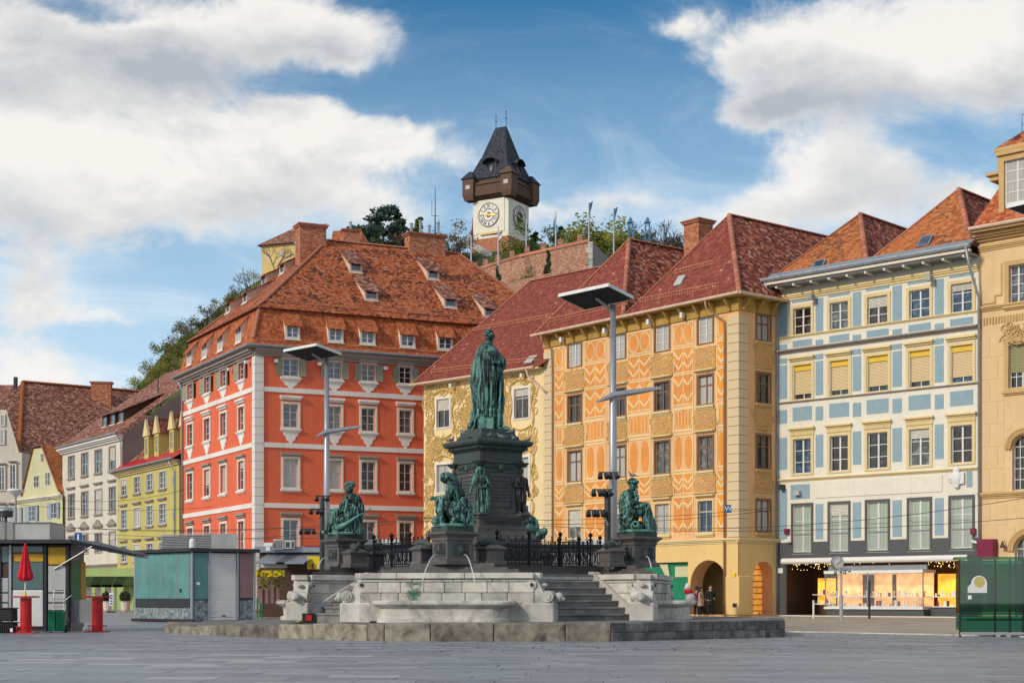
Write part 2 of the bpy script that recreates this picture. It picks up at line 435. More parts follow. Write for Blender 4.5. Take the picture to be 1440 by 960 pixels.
def window(F,root,ua,ub,za,zb,frame='white_frame',glass='glass_dark',cols=2,rows=3,rec=0.16,bar=0.055,tfrac=None,surround=None,sw=0.16,hood=None,sill=None,apron=None,shutters=None,blind=None,arch=False,mull=0.08):
 """a window with its frame as the part and panes, surround, hood, sill ... as sub-parts"""
 wd,ht=round(ub-ua,2),round(zb-za,2);uc=(ua+ub)/2
 WSEED[0]+=1;wr_=random.Random(WSEED[0]*7+3)
 if glass in('glass_dark','glass_grey','glass_brown')and wr_.random()<.45:glass=wr_.choice(['glass_dark','glass_grey','glass_brown','glass_sky','glass_curtain','glass_dim'])
 if blind is None and not arch and ht>1.3 and wr_.random()<.16:blind=('roller_blind',wr_.choice([.25,.4,.6]))
 WM=F.at(uc,za)
 key=('win',wd,ht,frame,cols,rows,rec,bar,str(tfrac),arch)
 x0,x1=-wd/2,wd/2
 zcuts=tfrac if tfrac else[i/rows for i in range(1,rows)]
 xs=[x0+bar]+[x0+wd*i/cols for i in range(1,cols)]+[x1-bar]
 zs=[bar]+[ht*f for f in zcuts]+[ht-bar]
 def fr():
  b=B()
  y0,y1=rec,rec+0.07
  b.box(x0,x0+bar,y0,y1,0,ht);b.box(x1-bar,x1,y0,y1,0,ht)
  b.box(x0+bar,x1-bar,y0,y1,0,bar);b.box(x0+bar,x1-bar,y0,y1,ht-bar,ht)
  for k in range(1,cols):
   xm=x0+wd*k/cols;hw=mull/2 if(cols==2 or k==cols//2)else 0.02
   b.box(xm-hw,xm+hw,y0-0.012,y1-.004,bar,ht-bar)
  for i,f in enumerate(zcuts):
   hw=0.045 if(tfrac and len(tfrac)==1)else 0.019
   b.box(x0+bar,x1-bar,y0+0.006,y1-0.01,ht*f-hw,ht*f+hw)
  return b.data('window',frame)
 win=link('window',cached(key,fr),root,WM)
 for i in range(len(xs)-1):
  for j in range(len(zs)-1):
   pw,ph=round(xs[i+1]-xs[i],3),round(zs[j+1]-zs[j],3)
   me=cached(('pane',pw,ph,glass),lambda:B().box(-pw/2-.01,pw/2+.01,0,0.008,-.01,ph+.01).data('pane',glass))
   link('pane',me,win,WM@T((xs[i]+xs[i+1])/2,rec+0.035+(0.004 if(i+j)%2 else 0),zs[j]))
 if surround:
  def f():
   b=B();t=0.06
   b.box(x0-sw,x0,-t,0.02,-sw*.6,ht+sw);b.box(x1,x1+sw,-t,0.02,-sw*.6,ht+sw)
   b.box(x0,x1,-t,0.02,ht,ht+sw);b.box(x0,x1,-t,0.02,-sw*.6,0)
   return b.data('surround',surround)
  link('surround',cached(('sur',wd,ht,surround,sw),f),win,WM)
 if hood:
  hm,gap,hh,ov=hood[:4]
  def f():
   b=B();z=ht+(sw if surround else 0)+gap
   b.box(x0-sw-ov*.5,x1+sw+ov*.5,-0.12,0.02,z,z+hh*.45)
   b.box(x0-sw-ov,x1+sw+ov,-0.24,0.02,z+hh*.45,z+hh*.8)
   b.box(x0-sw-ov*.8,x1+sw+ov*.8,-0.19,0.02,z+hh*.8,z+hh)
   if len(hood)>4 and hood[4]=='ped':
    zz=z+hh
    b.extr([(x0-sw-ov,zz),(x1+sw+ov,zz),(0,zz+wd*.3)],-0.22,0.02)
   return b.data('hood',hm)
  link('hood',cached(('hood',wd,ht,str(hood),sw),f),win,WM)
 if sill:
  def f():
   b=B();z=-(sw*.6 if surround else 0)
   b.box(x0-sw-.06,x1+sw+.06,-0.17,0.05,z-.12,z-.0)
   b.box(x0-sw,x1+sw,-0.09,0.02,z-.2,z-.12)
   return b.data('sill',sill)
  link('sill',cached(('sill',wd,ht,sill,sw,bool(surround)),f),win,WM)
 if apron:
  am,shape=apron
  def f():
   b=B();z=-(sw*.6 if surround else 0)-.08
   W2=wd/2+sw
   if shape=='shield':
    hh=1.15
    b.extr([(-W2,z),(W2,z)][::-1]+[(-W2,z-.12),(-W2*.8,z-.2),(-W2*.72,z-.42),(-W2*.52,z-.46),(-W2*.42,z-.75),(-W2*.2,z-.82),(-.06,z-hh),(.06,z-hh),(W2*.2,z-.82),(W2*.42,z-.75),(W2*.52,z-.46),(W2*.72,z-.42),(W2*.8,z-.2),(W2,z-.12)],-0.045,0.02)
   else:
    b.extr([(W2,z),(-W2,z),(-W2*.92,z-.2),(-W2*.7,z-.28),(-W2*.6,z-.48),(-W2*.3,z-.55),(-.08,z-.8),(.08,z-.8),(W2*.3,z-.55),(W2*.6,z-.48),(W2*.7,z-.28),(W2*.92,z-.2)],-0.045,0.02)
   return b.data('apron',am)
  link('apron',cached(('apr',wd,ht,am,shape,sw),f),win,WM)
 if shutters:
  sm,sside,ang=shutters
  shw=wd/2
  def f():
   b=B();n=12
   b.box(0,.05,-.03,.01,0,ht);b.box(shw-.05,shw,-.03,.01,0,ht)
   for z in(0,ht/2-.03,ht-.06):b.box(.05,shw-.05,-.03,.01,z,z+.06)
   b.box(.05,shw-.05,-.005,.003,.06,ht-.06)
   for k in range(n):
    z=.08+(ht-.2)*k/n;b.box(.05,shw-.05,-.024,-.004,z,z+(ht-.2)/n*.55)
   return b.data('shutter',sm)
  me=cached(('shut',wd,ht,sm),f)
  for sgn in sside:
   if sgn<0:link('shutter',me,win,WM@T(x0-.04,-.05,0)@RZ(pi+ang)@T(0,0,0))
   else:link('shutter',me,win,WM@T(x1+.04,-.05,0)@RZ(-ang))
 if blind:
  bm_,frac=blind
  def f():
   b=B();n=max(6,int(ht*frac/.075));hz=ht*frac
   for k in range(n):
    z=ht-hz+hz*k/n
    b.mesh([(x0+.03,rec-.05,z),(x1-.03,rec-.05,z),(x1-.03,rec-.02,z+hz/n*.9),(x0+.03,rec-.02,z+hz/n*.9)],[(0,1,2,3)])
   return b.data('blind',bm_)
  link('blind',cached(('blind',wd,ht,bm_,frac),f),win,WM)
 return win
 # ------------------------------------------------------------------ the materials used
CLAY=[(0,(.34,.075,.028)),(.35,(.45,.115,.04)),(.7,(.53,.15,.055)),(1,(.60,.22,.10))]
MAROON=[(0,(.20,.045,.035)),(.4,(.26,.058,.042)),(.75,(.30,.075,.05)),(1,(.36,.11,.07))]
MIXED=[(0,(.07,.025,.02)),(.3,(.22,.05,.035)),(.6,(.36,.09,.05)),(.85,(.46,.15,.08)),(1,(.60,.32,.2))]
BROWN=[(0,(.10,.035,.025)),(.4,(.22,.07,.045)),(.8,(.34,.13,.08)),(1,(.52,.30,.2))]
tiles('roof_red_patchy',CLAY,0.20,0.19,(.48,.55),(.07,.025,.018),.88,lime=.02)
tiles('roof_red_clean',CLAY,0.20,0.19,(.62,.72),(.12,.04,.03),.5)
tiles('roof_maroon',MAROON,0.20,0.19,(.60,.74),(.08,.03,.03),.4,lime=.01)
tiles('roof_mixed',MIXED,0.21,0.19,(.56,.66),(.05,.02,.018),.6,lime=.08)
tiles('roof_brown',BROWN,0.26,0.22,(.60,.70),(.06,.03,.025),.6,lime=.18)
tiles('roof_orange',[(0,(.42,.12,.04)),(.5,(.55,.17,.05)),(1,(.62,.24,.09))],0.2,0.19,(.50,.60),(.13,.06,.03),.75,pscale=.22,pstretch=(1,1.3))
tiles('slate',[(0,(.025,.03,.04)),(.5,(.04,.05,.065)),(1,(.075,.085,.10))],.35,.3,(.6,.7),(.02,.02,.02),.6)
tiles('brick_pink',[(0,(.34,.15,.09)),(.5,(.46,.23,.15)),(1,(.60,.36,.26))],.34,.16,(.55,.65),(.30,.2,.15),.5,depth=.3)
tiles('brick_red',[(0,(.36,.11,.05)),(.5,(.46,.17,.09)),(1,(.55,.27,.17))],.28,.11,(.6,.7),(.12,.06,.04),.6,depth=.3)
plaster('wall_red',(.80,.165,.08),.32,.09)
plaster('wall_red_dark',(.80,.15,.07),.25,.06)
plaster('wall_stucco',(.86,.68,.38),.22)
plaster('wall_orange',(.84,.50,.24),.22)
plaster('wall_groundfloor',(.84,.58,.24),.2,.05)
plaster('wall_white',(.72,.66,.56),.3)
plaster('wall_green_yellow',(.58,.50,.16),.3)
plaster('wall_pale_green',(.62,.60,.36),.3)
plaster('wall_arcade_green',(.34,.44,.16),.3)
plaster('wall_bluegrey',(.5,.52,.54),.3)
plaster('wall_cream',(.80,.755,.64),.2,.05)
plaster('wall_sand',(.78,.55,.30),.35,.12)
plaster('wall_tower',(.84,.79,.66),.2)
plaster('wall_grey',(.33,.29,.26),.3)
plaster('wall_yellow_hill',(.72,.52,.20),.25)
plaster('paint_blue',(.29,.42,.49),.25,.10,.8,30)
plaster('paint_orange',(.80,.31,.07),.25,.16)
plaster('paint_orange_bright',(.86,.34,.04),.2,.14)
plaster('paint_cream',(.86,.66,.36),.2,.06)
plaster('trim_cream',(.82,.75,.62),.3)
plaster('trim_yellow',(.78,.62,.32),.3)
plaster('trim_white',(.83,.79,.73),.3)
plaster('trim_pinkish',(.74,.56,.46),.3)
plaster('trim_grey',(.36,.31,.27),.35)
plaster('trim_sand',(.60,.40,.18),.35)
plaster('quoin_white',(.82,.79,.74),.3)
plaster('quoin_sand',(.74,.58,.36),.3)
plaster('ornament_ochre',(.48,.30,.08),.4,.2,.8,8)
plaster('stucco_relief',(.68,.46,.17),.35,.2,.6,8)
plaster('ornament_cream',(.72,.44,.19),.3,.15,.6,8)
plaster('relief_ochre',(.66,.38,.12),.35,.3,1.0,7)
plain('white_frame',(.72,.72,.70),.45,var=.05)
plain('brown_frame',(.24,.13,.08),.5,var=.1)
plain('grey_frame',(.42,.40,.36),.5)
plain('olive_shutter',(.30,.31,.22),.6)
plain('blue_shutter',(.34,.42,.5),.6)
plain('grey_metal',(.30,.32,.34),.42,.6,spec=.5)
plain('mast_metal',(.42,.43,.46),.38,.55,var=.06)
plain('dark_metal',(.05,.055,.06),.45,.5,var=.2)
plain('zinc',(.34,.38,.42),.45,.5,var=.15,dirt=.4)
plain('copper_pipe',(.42,.24,.14),.5,.4)
plain('gutter_cream',(.68,.50,.36),.5)
plain('black_iron',(.012,.014,.018),.4,.6,var=.3)
plain('white_paint',(.78,.78,.76),.5,var=.06,dirt=.25)
plain('white_awning',(.82,.80,.76),.6,var=.04)
plain('red_paint',(.55,.015,.02),.35,var=.12,dirt=.3)
plain('red_cloth',(.62,.012,.03),.7,var=.2,bump=.3,bscale=12)
plain('rubber',(.02,.02,.022),.6)
plain('granite_dark',(.085,.088,.095),.35,var=.35,scale=60,spec=.5)
plain('teal_panel',(.11,.27,.26),.5,var=.25,scale=.9,dirt=.35)
plain('plum_panel',(.34,.19,.19),.55,var=.15,scale=1,dirt=.2)
plain('green_panel',(.01,.22,.10),.5,var=.15)
plain('ochre_panel',(.62,.36,.03),.5,var=.2)
plain('yellow_paint',(.80,.60,.02),.5,var=.08,dirt=.15)
plain('grey_panel',(.26,.27,.29),.5,var=.12,scale=1,dirt=.35)
plain('light_panel',(.50,.50,.48),.5,var=.15,scale=1.2,dirt=.4)
plain('wood_dark',(.10,.055,.035),.6,var=.3,scale=8)
plain('wood_warm',(.50,.26,.06),.5,var=.25,scale=5)
plain('foliage_green',(.16,.23,.05),.6,rnd=.45,var=.5,scale=1.2)
plain('foliage_yellow',(.36,.36,.06),.6,rnd=.35,var=.5,scale=1.2)
plain('foliage_dark',(.07,.12,.045),.6,rnd=.35,var=.5,scale=1.2)
plain('foliage_blue',(.09,.16,.13),.6,rnd=.3,var=.5,scale=1.2)
plain('foliage_brown',(.28,.22,.13),.7,rnd=.35,var=.5,scale=1.2)
plain('bark',(.11,.09,.075),.8,rnd=.3,var=.3)
plain('hill_soil',(.10,.10,.045),.9,var=.5,scale=.15,bump=.8,bscale=.6)
plain('maroon_sign',(.20,.012,.05),.4)
plain('blue_sign',(.02,.11,.33),.4)
plain('white_mark',(.85,.85,.85),.5)
plain('gold',(.75,.48,.08),.35,.7)
plain('clock_black',(.03,.025,.02),.5)
plain('clock_white',(.80,.78,.72),.5,var=.04)
plain('wood_tower',(.13,.075,.05),.75,var=.35,scale=4,bump=.5,bscale=20)
plain('black_cloth',(.012,.012,.014),.8,bump=.3,bscale=20)
plain('beige_cloth',(.42,.28,.2),.8,bump=.3,bscale=20)
plain('skin',(.55,.30,.21),.55)
plain('hair_dark',(.02,.013,.01),.6)
plain('pigeon',(.16,.17,.20),.6,var=.4,scale=20)
plain('flag_blue',(.10,.25,.42),.7,var=.3,scale=3)
plain('cable',(.03,.03,.03),.6)
plain('terracotta_trim',(.52,.20,.12),.7,rnd=.3)
plain('snow_guard',(.60,.24,.12),.6)
plain('pink_wall',(.60,.30,.24),.8)
stonemat('stone_pale',(.46,.44,.39),(.78,.74,.66),1.8,bump=.8,rnd=.36,stain=.9,staincol=(.09,.088,.085))
stonemat('stone_trim',(.48,.46,.42),(.74,.71,.64),1.5,bump=.6,rnd=.16,stain=.8,staincol=(.12,.115,.11))
stonemat('stone_step',(.16,.16,.155),(.34,.33,.31),2.2,bump=.5,rnd=.2,stain=.5)
stonemat('stone_kerb',(.13,.115,.09),(.44,.39,.30),3.0,bump=1.0,rnd=.30,stain=.95,staincol=(.035,.03,.027),bs=14)
stonemat('stone_kerb_dark',(.06,.06,.06),(.30,.29,.27),3.2,bump=.9,rnd=.25,stain=.8,bs=9)
stonemat('stone_bronze_base',(.075,.07,.068),(.16,.148,.14),3,.40,.3,.15,.4,(.03,.028,.028))
stonemat('pebble_wrap',(.03,.045,.05),(.42,.50,.52),7.0,.6,.4,0,.5,(.015,.02,.02))
# bronze with verdigris runs; cyan highlights painted into the ramp, creases darkened
def bronze(name,green=0.62,base=(.035,.055,.05)):
 m,t,b=newmat(name)
 pos=coords(t,'Object')
 n=t.noise(t.vmath('MULTIPLY',pos,(2.6,2.6,.75)),1.9,7,.7,.4)
 n2=t.noise(pos,12,5,.7)
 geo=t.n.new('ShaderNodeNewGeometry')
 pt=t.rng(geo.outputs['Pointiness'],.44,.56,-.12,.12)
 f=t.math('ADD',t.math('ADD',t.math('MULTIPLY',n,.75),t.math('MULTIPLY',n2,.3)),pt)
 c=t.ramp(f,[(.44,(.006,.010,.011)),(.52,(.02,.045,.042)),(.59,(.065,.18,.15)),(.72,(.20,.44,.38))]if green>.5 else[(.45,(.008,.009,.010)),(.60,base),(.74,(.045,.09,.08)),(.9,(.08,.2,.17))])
 t.l.new(c,b.inputs['Base Color'])
 t.set(b.inputs['Metallic'],t.rng(f,.42,.6,.7,.15))
 t.set(b.inputs['Roughness'],t.rng(f,.4,.65,.38,.62))
 t.l.new(t.bump(t.math('ADD',n2,t.noise(t.vmath('MULTIPLY',pos,(9,9,1.2)),1.6,4,.6)),.45,.03),b.inputs['Normal'])
bronze('bronze_green',.7);bronze('bronze_dark',.3,(.065,.07,.068))
glassmat('glass_dark',(.035,.038,.042))
glassmat('glass_sky',(.05,.10,.17),.04)  # blue of the reflected sky put into the pane colour
glassmat('glass_brown',(.035,.022,.017))
glassmat('glass_curtain',(.3,.3,.3),.12,(.52,.50,.46),.5)
glassmat('glass_grey',(.13,.15,.15),.06,None)
glassmat('glass_pale',(.3,.36,.3),.15,(.42,.50,.40),.5)
glassmat('glass_dim',(.07,.065,.06),.1)
plain('roller_blind',(.66,.62,.54),.7)
plain('blind_cream',(.78,.60,.34),.6,var=.05)
plain('blind_olive',(.34,.32,.16),.6,var=.05)
plain('blind_yellow',(.80,.52,.06),.6,var=.04)
# green tinted sheet glass
m,t,b=newmat('green_glass')
tp=t.n.new('ShaderNodeBsdfTransparent');tp.inputs[0].default_value=(.10,.50,.36,1)
gl=t.n.new('ShaderNodeBsdfGlossy');gl.inputs['Roughness'].default_value=.02;gl.inputs[0].default_value=(.9,1,.95,1)
fr_=t.n.new('ShaderNodeFresnel');fr_.inputs[0].default_value=1.6
mx=t.n.new('ShaderNodeMixShader');t.l.new(t.math('ADD',fr_.outputs[0],.04),mx.inputs[0]);t.l.new(tp.outputs[0],mx.inputs[1]);t.l.new(gl.outputs[0],mx.inputs[2]);t.l.new(mx.outputs[0],t.n['Material Output'].inputs[0])
m,t,b=newmat('shop_glass')
b.inputs['Base Color'].default_value=(.6,.6,.6,1);b.inputs['Roughness'].default_value=.03;b.inputs['Alpha'].default_value=.10;b.inputs['Specular IOR Level'].default_value=.8
m,t,b=newmat('kiosk_glass')
b.inputs['Base Color'].default_value=(.10,.17,.17,1);b.inputs['Roughness'].default_value=.05;b.inputs['Alpha'].default_value=.75;b.inputs['Specular IOR Level'].default_value=.8
m,t,b=newmat('water_jet')
b.inputs['Base Color'].default_value=(.8,.86,.9,1);b.inputs['Roughness'].default_value=.1;b.inputs['Alpha'].default_value=.6
m,t,b=newmat('water_still')
b.inputs['Base Color'].default_value=(.03,.07,.06,1);b.inputs['Roughness'].default_value=.05
def emit(name,col,strength,tex=False):
 m,t,b=newmat(name)
 b.inputs['Base Color'].default_value=(*col,1)
 if tex:
  uv=coords(t,'UV');v=t.noise(uv,2.2,3,.5);s=t.math('MULTIPLY',t.rng(v,.3,.7,.55,1.45),strength)
  t.set(b.inputs['Emission Strength'],s)
 else:b.inputs['Emission Strength'].default_value=strength
 b.inputs['Emission Color'].default_value=(*col,1)
emit('shop_glow',(1.0,.52,.20),.62,True)
emit('shop_glow_yellow',(1.0,.52,.05),.6,True)
emit('fairy_light',(1.0,.72,.25),2.2)
emit('arcade_glow',(1.0,.42,.07),.35,True)
# paving of the square: each slab its own tone, damp sheen
m,t,b=newmat('paving')
pos=t.vmath('ADD',coords(t,'Object'),t.comb(t.math('MULTIPLY',objrand(t),31.0),t.math('MULTIPLY',objrand(t),17.0),0.0))
n=t.noise(pos,1.6,7,.7,.5);n2=t.noise(pos,14,5,.7)
c=t.mix(t.rng(n,.3,.7),(.25,.268,.295),(.335,.35,.37))
c=t.mix(t.rng(n2,.5,.75,0,.35),c,(.07,.075,.085))
c=t.mix(1.0,c,t.comb(*[t.rng(objrand(t),0,1,.80,1.12)]*3),'MULTIPLY')
t.l.new(c,b.inputs['Base Color'])
t.set(b.inputs['Roughness'],t.rng(n,.35,.7,.34,.62));b.inputs['Specular IOR Level'].default_value=.55
t.l.new(t.bump(t.math('ADD',n,t.math('MULTIPLY',n2,.4)),.35,.012),b.inputs['Normal'])
m,t,b=newmat('paving_far')
uv=coords(t,'Object')
u,v,_=t.sep(uv)
row=t.math('FLOOR',t.math('DIVIDE',v,.6));ru=t.math('ADD',t.math('DIVIDE',u,1.1),t.math('MULTIPLY',t.white(t.comb(row,3,1)),1.0))
cell=t.white(t.comb(t.math('FLOOR',ru),row,0.0))
n=t.noise(uv,0.5,8,.7,.3)
c=t.mix(t.rng(n,.3,.7),(.25,.268,.295),(.32,.335,.36))
c=t.mix(1.0,c,t.comb(*[t.rng(cell,0,1,.78,1.15)]*3),'MULTIPLY')
t.l.new(c,b.inputs['Base Color'])
t.set(b.inputs['Roughness'],t.rng(n,.35,.7,.36,.62));b.inputs['Specular IOR Level'].default_value=.5
t.l.new(t.bump(t.noise(uv,9,5,.7),.3,.01),b.inputs['Normal'])
plain('panel_black',(.012,.013,.014),.75)
plain('joint',(.10,.105,.11),.8)
plain('paving_lit',(.42,.43,.43),.5,var=.12)
tiles('sidewalk',[(0,(.36,.30,.24)),(.5,(.44,.37,.29)),(1,(.50,.43,.35))],1.2,.6,(.6,.75),(.2,.17,.14),.5,depth=.1)
plain('cobbles',(.14,.14,.14),.6,var=.35,scale=4,bump=.8,bscale=6)
# ------------------------------------------------------------------ the ground
b=B();b.poly([(-2500,-200,-.03),(2500,-200,-.03),(2500,3500,-.03),(-2500,3500,-.03)])
b.build('ground','cobbles',kind='structure')
sq=B();sq.poly([(-70,-20,-.02),(70,-20,-.02),(70,19.0,-.02),(-70,19.0,-.02)])
sq.poly([(-70,19.0,-.02),(70,19.0,-.02),(70,140,-.02),(-70,140,-.02)])
square=sq.build('square_paving','joint',kind='structure')
# slabs: rows run across the view, slightly turned like the photo's joints
PA=radians(-3.0);rows=[]
rnd=random.Random(3)
slabs=[]
y=14.0
while y<60:
 h=0.60
 x=-40+rnd.random()
 while x<40:
  wd=rnd.choice([.8,1.0,1.2,1.4])
  slabs.append((x+wd/2,y+h/2,wd,h));x+=wd
 y+=h
RP=RZ(PA)
def inview(p):return p.y>18.6 and abs(p.x)<(740/FPX)*p.y
near,far=[],[]
for(x,y,wd,h)in slabs:
 p=RP@Vector((x,y,0))
 (near if inview(p)else far).append((p,wd,h))
near.sort(key=lambda s:s[0].y)
far+=near[300:];near=near[:300]
for(p,wd,h)in near:
 kind_m='paving_lit' if(p.x<-1.5 and p.y<34 and rnd.random()<.10)else 'paving'  # paler slabs paint in the lit patches on the left of the square
 me=cached(('slab',wd,kind_m),lambda:B().bbox(-wd/2+.004,wd/2-.004,-h/2+.005,h/2-.005,-.06,0,.006).data('paving_slab',kind_m))
 link('paving_slab',me,square,T(p.x,p.y,rnd.uniform(-.0015,.003))@RP@Matrix.Rotation(rnd.gauss(0,.0018),4,'X')@Matrix.Rotation(rnd.gauss(0,.0018),4,'Y'))
fb=B()
for(p,wd,h)in far:
 if p.y>62 or abs(p.x)>24:continue
 M=T(p.x,p.y,rnd.uniform(-.001,.003))@RP
 fb.mesh([(-wd/2+.012,-h/2+.014,0),(wd/2-.012,-h/2+.014,0),(wd/2-.012,h/2-.014,0),(-wd/2+.012,h/2-.014,0)],[(0,1,2,3)],M)
fb.build('paving_slab_field','paving_far',square,kind='stuff')
b=B();b.poly([(-70,61,-.004),(70,61,-.004),(70,140,-.004),(-70,140,-.004)])
b.build('street_surface','paving_far',kind='structure')
# ------------------------------------------------------------------ key points of the house fronts
RC=Vector((-16.44*1.1,107.8,0));RU=Vector((.909,.417,0));RV=Vector((-.478,.879,0))
F_RR=Facade(RC,RC+RU*25.3)
RL=G(257,123.4);F_RL=Facade(RL,RC)
OC=Vector((12.74,86,0));OU=Vector((-.625,.781,0));OV=Vector((.781,.625,0))
OL=OC+OU*17.07
F_O=Facade(OL,OC);F_OS=Facade(OC,OC+OV*3.27)
SL=G(596,107.5);F_S=Facade(SL,OL)
BLp=OC+OV*3.27;BU=Vector((.7215,-.6925,0));BV=Vector((.6925,.7215,0))
BR=BLp+BU*12.42
F_B=Facade(BLp,BR);F_D=Facade(BR,BR+BU*12)
# pavement in front of the right-hand houses, one kerb high
pv=B()
a0,a1=G(1600,39.5),G(1082,48.8)
q=[a0,BR+BU*14+BV*1,BLp+BV*2,OC+OV*1,OC+OU*18+OV*.5,OC+OU*18-OV*2.4,OC-OV*4+OU*3,a1]
pv.prism([(p.x,p.y)for p in q],-.05,.03)
pavement=pv.build('pavement','sidewalk',kind='structure')
kb=B()
for i in(0,):
 pass
n=18
for i in range(n):
 p0=a0.lerp(a1,i/n);p1=a0.lerp(a1,(i+1)/n);L=(p1-p0).length
 d=(p1-p0).normalized();M=Matrix(((d.x,-d.y,0,p0.x),(d.y,d.x,0,p0.y),(0,0,1,0),(0,0,0,1)))
 me=cached(('kerb',round(L,2)),lambda:B().bbox(0.008,L-.008,-.24,.02,-.06,.036,.008).data('kerb_stone','stone_trim'))
 link('kerb_stone',me,pavement,M)
 # ------------------------------------------------------------------ generic house pieces
def ray(px,py):return Vector(((px-CX)/FPX,1.0,(HY-py)/FPX))
CAMP=Vector((0,0,EYE))
class Plane:
 def __init__(s,a,b,c):s.p=Vector(a);s.n=(Vector(b)-Vector(a)).cross(Vector(c)-Vector(a)).normalized()
 def hit(s,px,py):
  r=ray(px,py);return CAMP+r*((s.p-CAMP).dot(s.n)/r.dot(s.n))
 def zat(s,x,y):return s.p.z-(s.n.x*(x-s.p.x)+s.n.y*(y-s.p.y))/s.n.z
def gutter(F,root,u0,u1,z,y=-.55,mat='zinc',r=.09,y1=None,z1=None):
 b=B();b.tube([(u0,y,z),(u1,y if y1 is None else y1,z if z1 is None else z1)],r,8);return b.build('gutter',mat,root,F.M)
def pipe(F,root,pts,mat='zinc',r=.06):
 return B().tube(pts,r,7).build('drainpipe',mat,root,F.M,smooth=True)
def band(F,root,u0,u1,z0,z1,t=.07,mat='trim_white',name='string_course'):
 return B().box(u0,u1,-t,.02,z0,z1).build(name,mat,root,F.M)
def cornice(F,root,u0,u1,z,h,out,mat,name='cornice'):
 b=B()
 b.box(u0,u1,-out*.35,.02,z,z+h*.35);b.box(u0,u1,-out*.7,.02,z+h*.35,z+h*.62);b.box(u0,u1,-out,.02,z+h*.62,z+h)
 return b.build(name,mat,root,F.M)
def quoins(F,root,u0,u1,z0,z1,h,mat,t=.06,alt=0.0,side=1):
 n=max(1,round((z1-z0)/h));hh=(z1-z0)/n
 for i in range(n):
  ex=alt if i%2 else 0.0
  a,c=(u0-ex,u1)if side>0 else(u0,u1+ex)
  me=cached(('q',round(c-a,2),round(hh,2),mat),lambda:B().bbox(0,c-a,-t,.02,.012,hh-.012,.015).data('quoin',mat))
  link('quoin',me,root,F.at(a,z0+hh*i))
def ridge_caps(root,p0,p1,mat='terracotta_trim',sp=.36,r=.13,joined=False):
 p0,p1=Vector(p0),Vector(p1);d=p1-p0;L=d.length;d.normalize();n=max(1,int(L/sp))
 q=d.to_track_quat('X','Z').to_matrix().to_4x4()
 def prof(b,M=None):
  s=L/n
  rings=[[(x,rr*cos(a),rr*sin(a)*.9)for a in[pi*k/6 for k in range(7)]]for x,rr in((0,r),(s*.9,r*.85),(s*1.05,r*.8))]
  n7=7;vs=[p for rg in rings for p in rg]
  fs=[(k*n7+i,(k+1)*n7+i,(k+1)*n7+i+1,k*n7+i+1)for k in range(2)for i in range(6)]
  fs.append(tuple(range(7)))
  b.mesh(vs,fs,M)
 if joined:
  b=B()
  for i in range(n):prof(b,T(p0+d*(L*i/n))@q)
  return b.build('ridge_cap',mat,root)
 def f():
  b=B();prof(b);return b.data('ridge_tile',mat)
 me=cached(('ridge',round(L/n,2),r,mat),f)
 for i in range(n):link('ridge_tile',me,root,T(p0+d*(L*i/n))@q)
def snow_guard(root,p0,p1,up=.28,mat='snow_guard'):
 p0,p1=Vector(p0),Vector(p1);L=(p1-p0).length;n=int(L/.22);b=B();uz=Vector((0,0,1))
 b.tube([p0+uz*up,p1+uz*up],.022,4);b.tube([p0+uz*.08,p1+uz*.08],.022,4)
 for i in range(n+1):
  p=p0.lerp(p1,i/n);b.tube([p,p+uz*up],.012 if i%5 else .02,3)
 return b.build('snow_guard',mat,root)
def chimney(root,c,wx,wy,z0,z1,ang,mat='brick_red',pots=0,trim='terracotta_trim'):
 M=T(c[0],c[1],0)@RZ(ang)
 ch=B().box(-wx/2,wx/2,-wy/2,wy/2,z0,z1).build('chimney',mat,root,M)
 b=B();b.box(-wx/2-.1,wx/2+.1,-wy/2-.1,wy/2+.1,z1+.002,z1+.14);b.box(-wx/2-.18,wx/2+.18,-wy/2-.18,wy/2+.18,z1+.14,z1+.24)
 b.build('chimney_cap',trim,ch,M)
 for i in range(pots):
  x=-wx/2+wx*(i+.5)/pots
  B().lathe([(.12,z1+.24),(.12,z1+.95+.3*(i%2)),(.17,z1+.97+.3*(i%2)),(.17,z1+1.05+.3*(i%2))],8,(x,0,0)).build('chimney_pot','zinc',ch,M)
 return ch
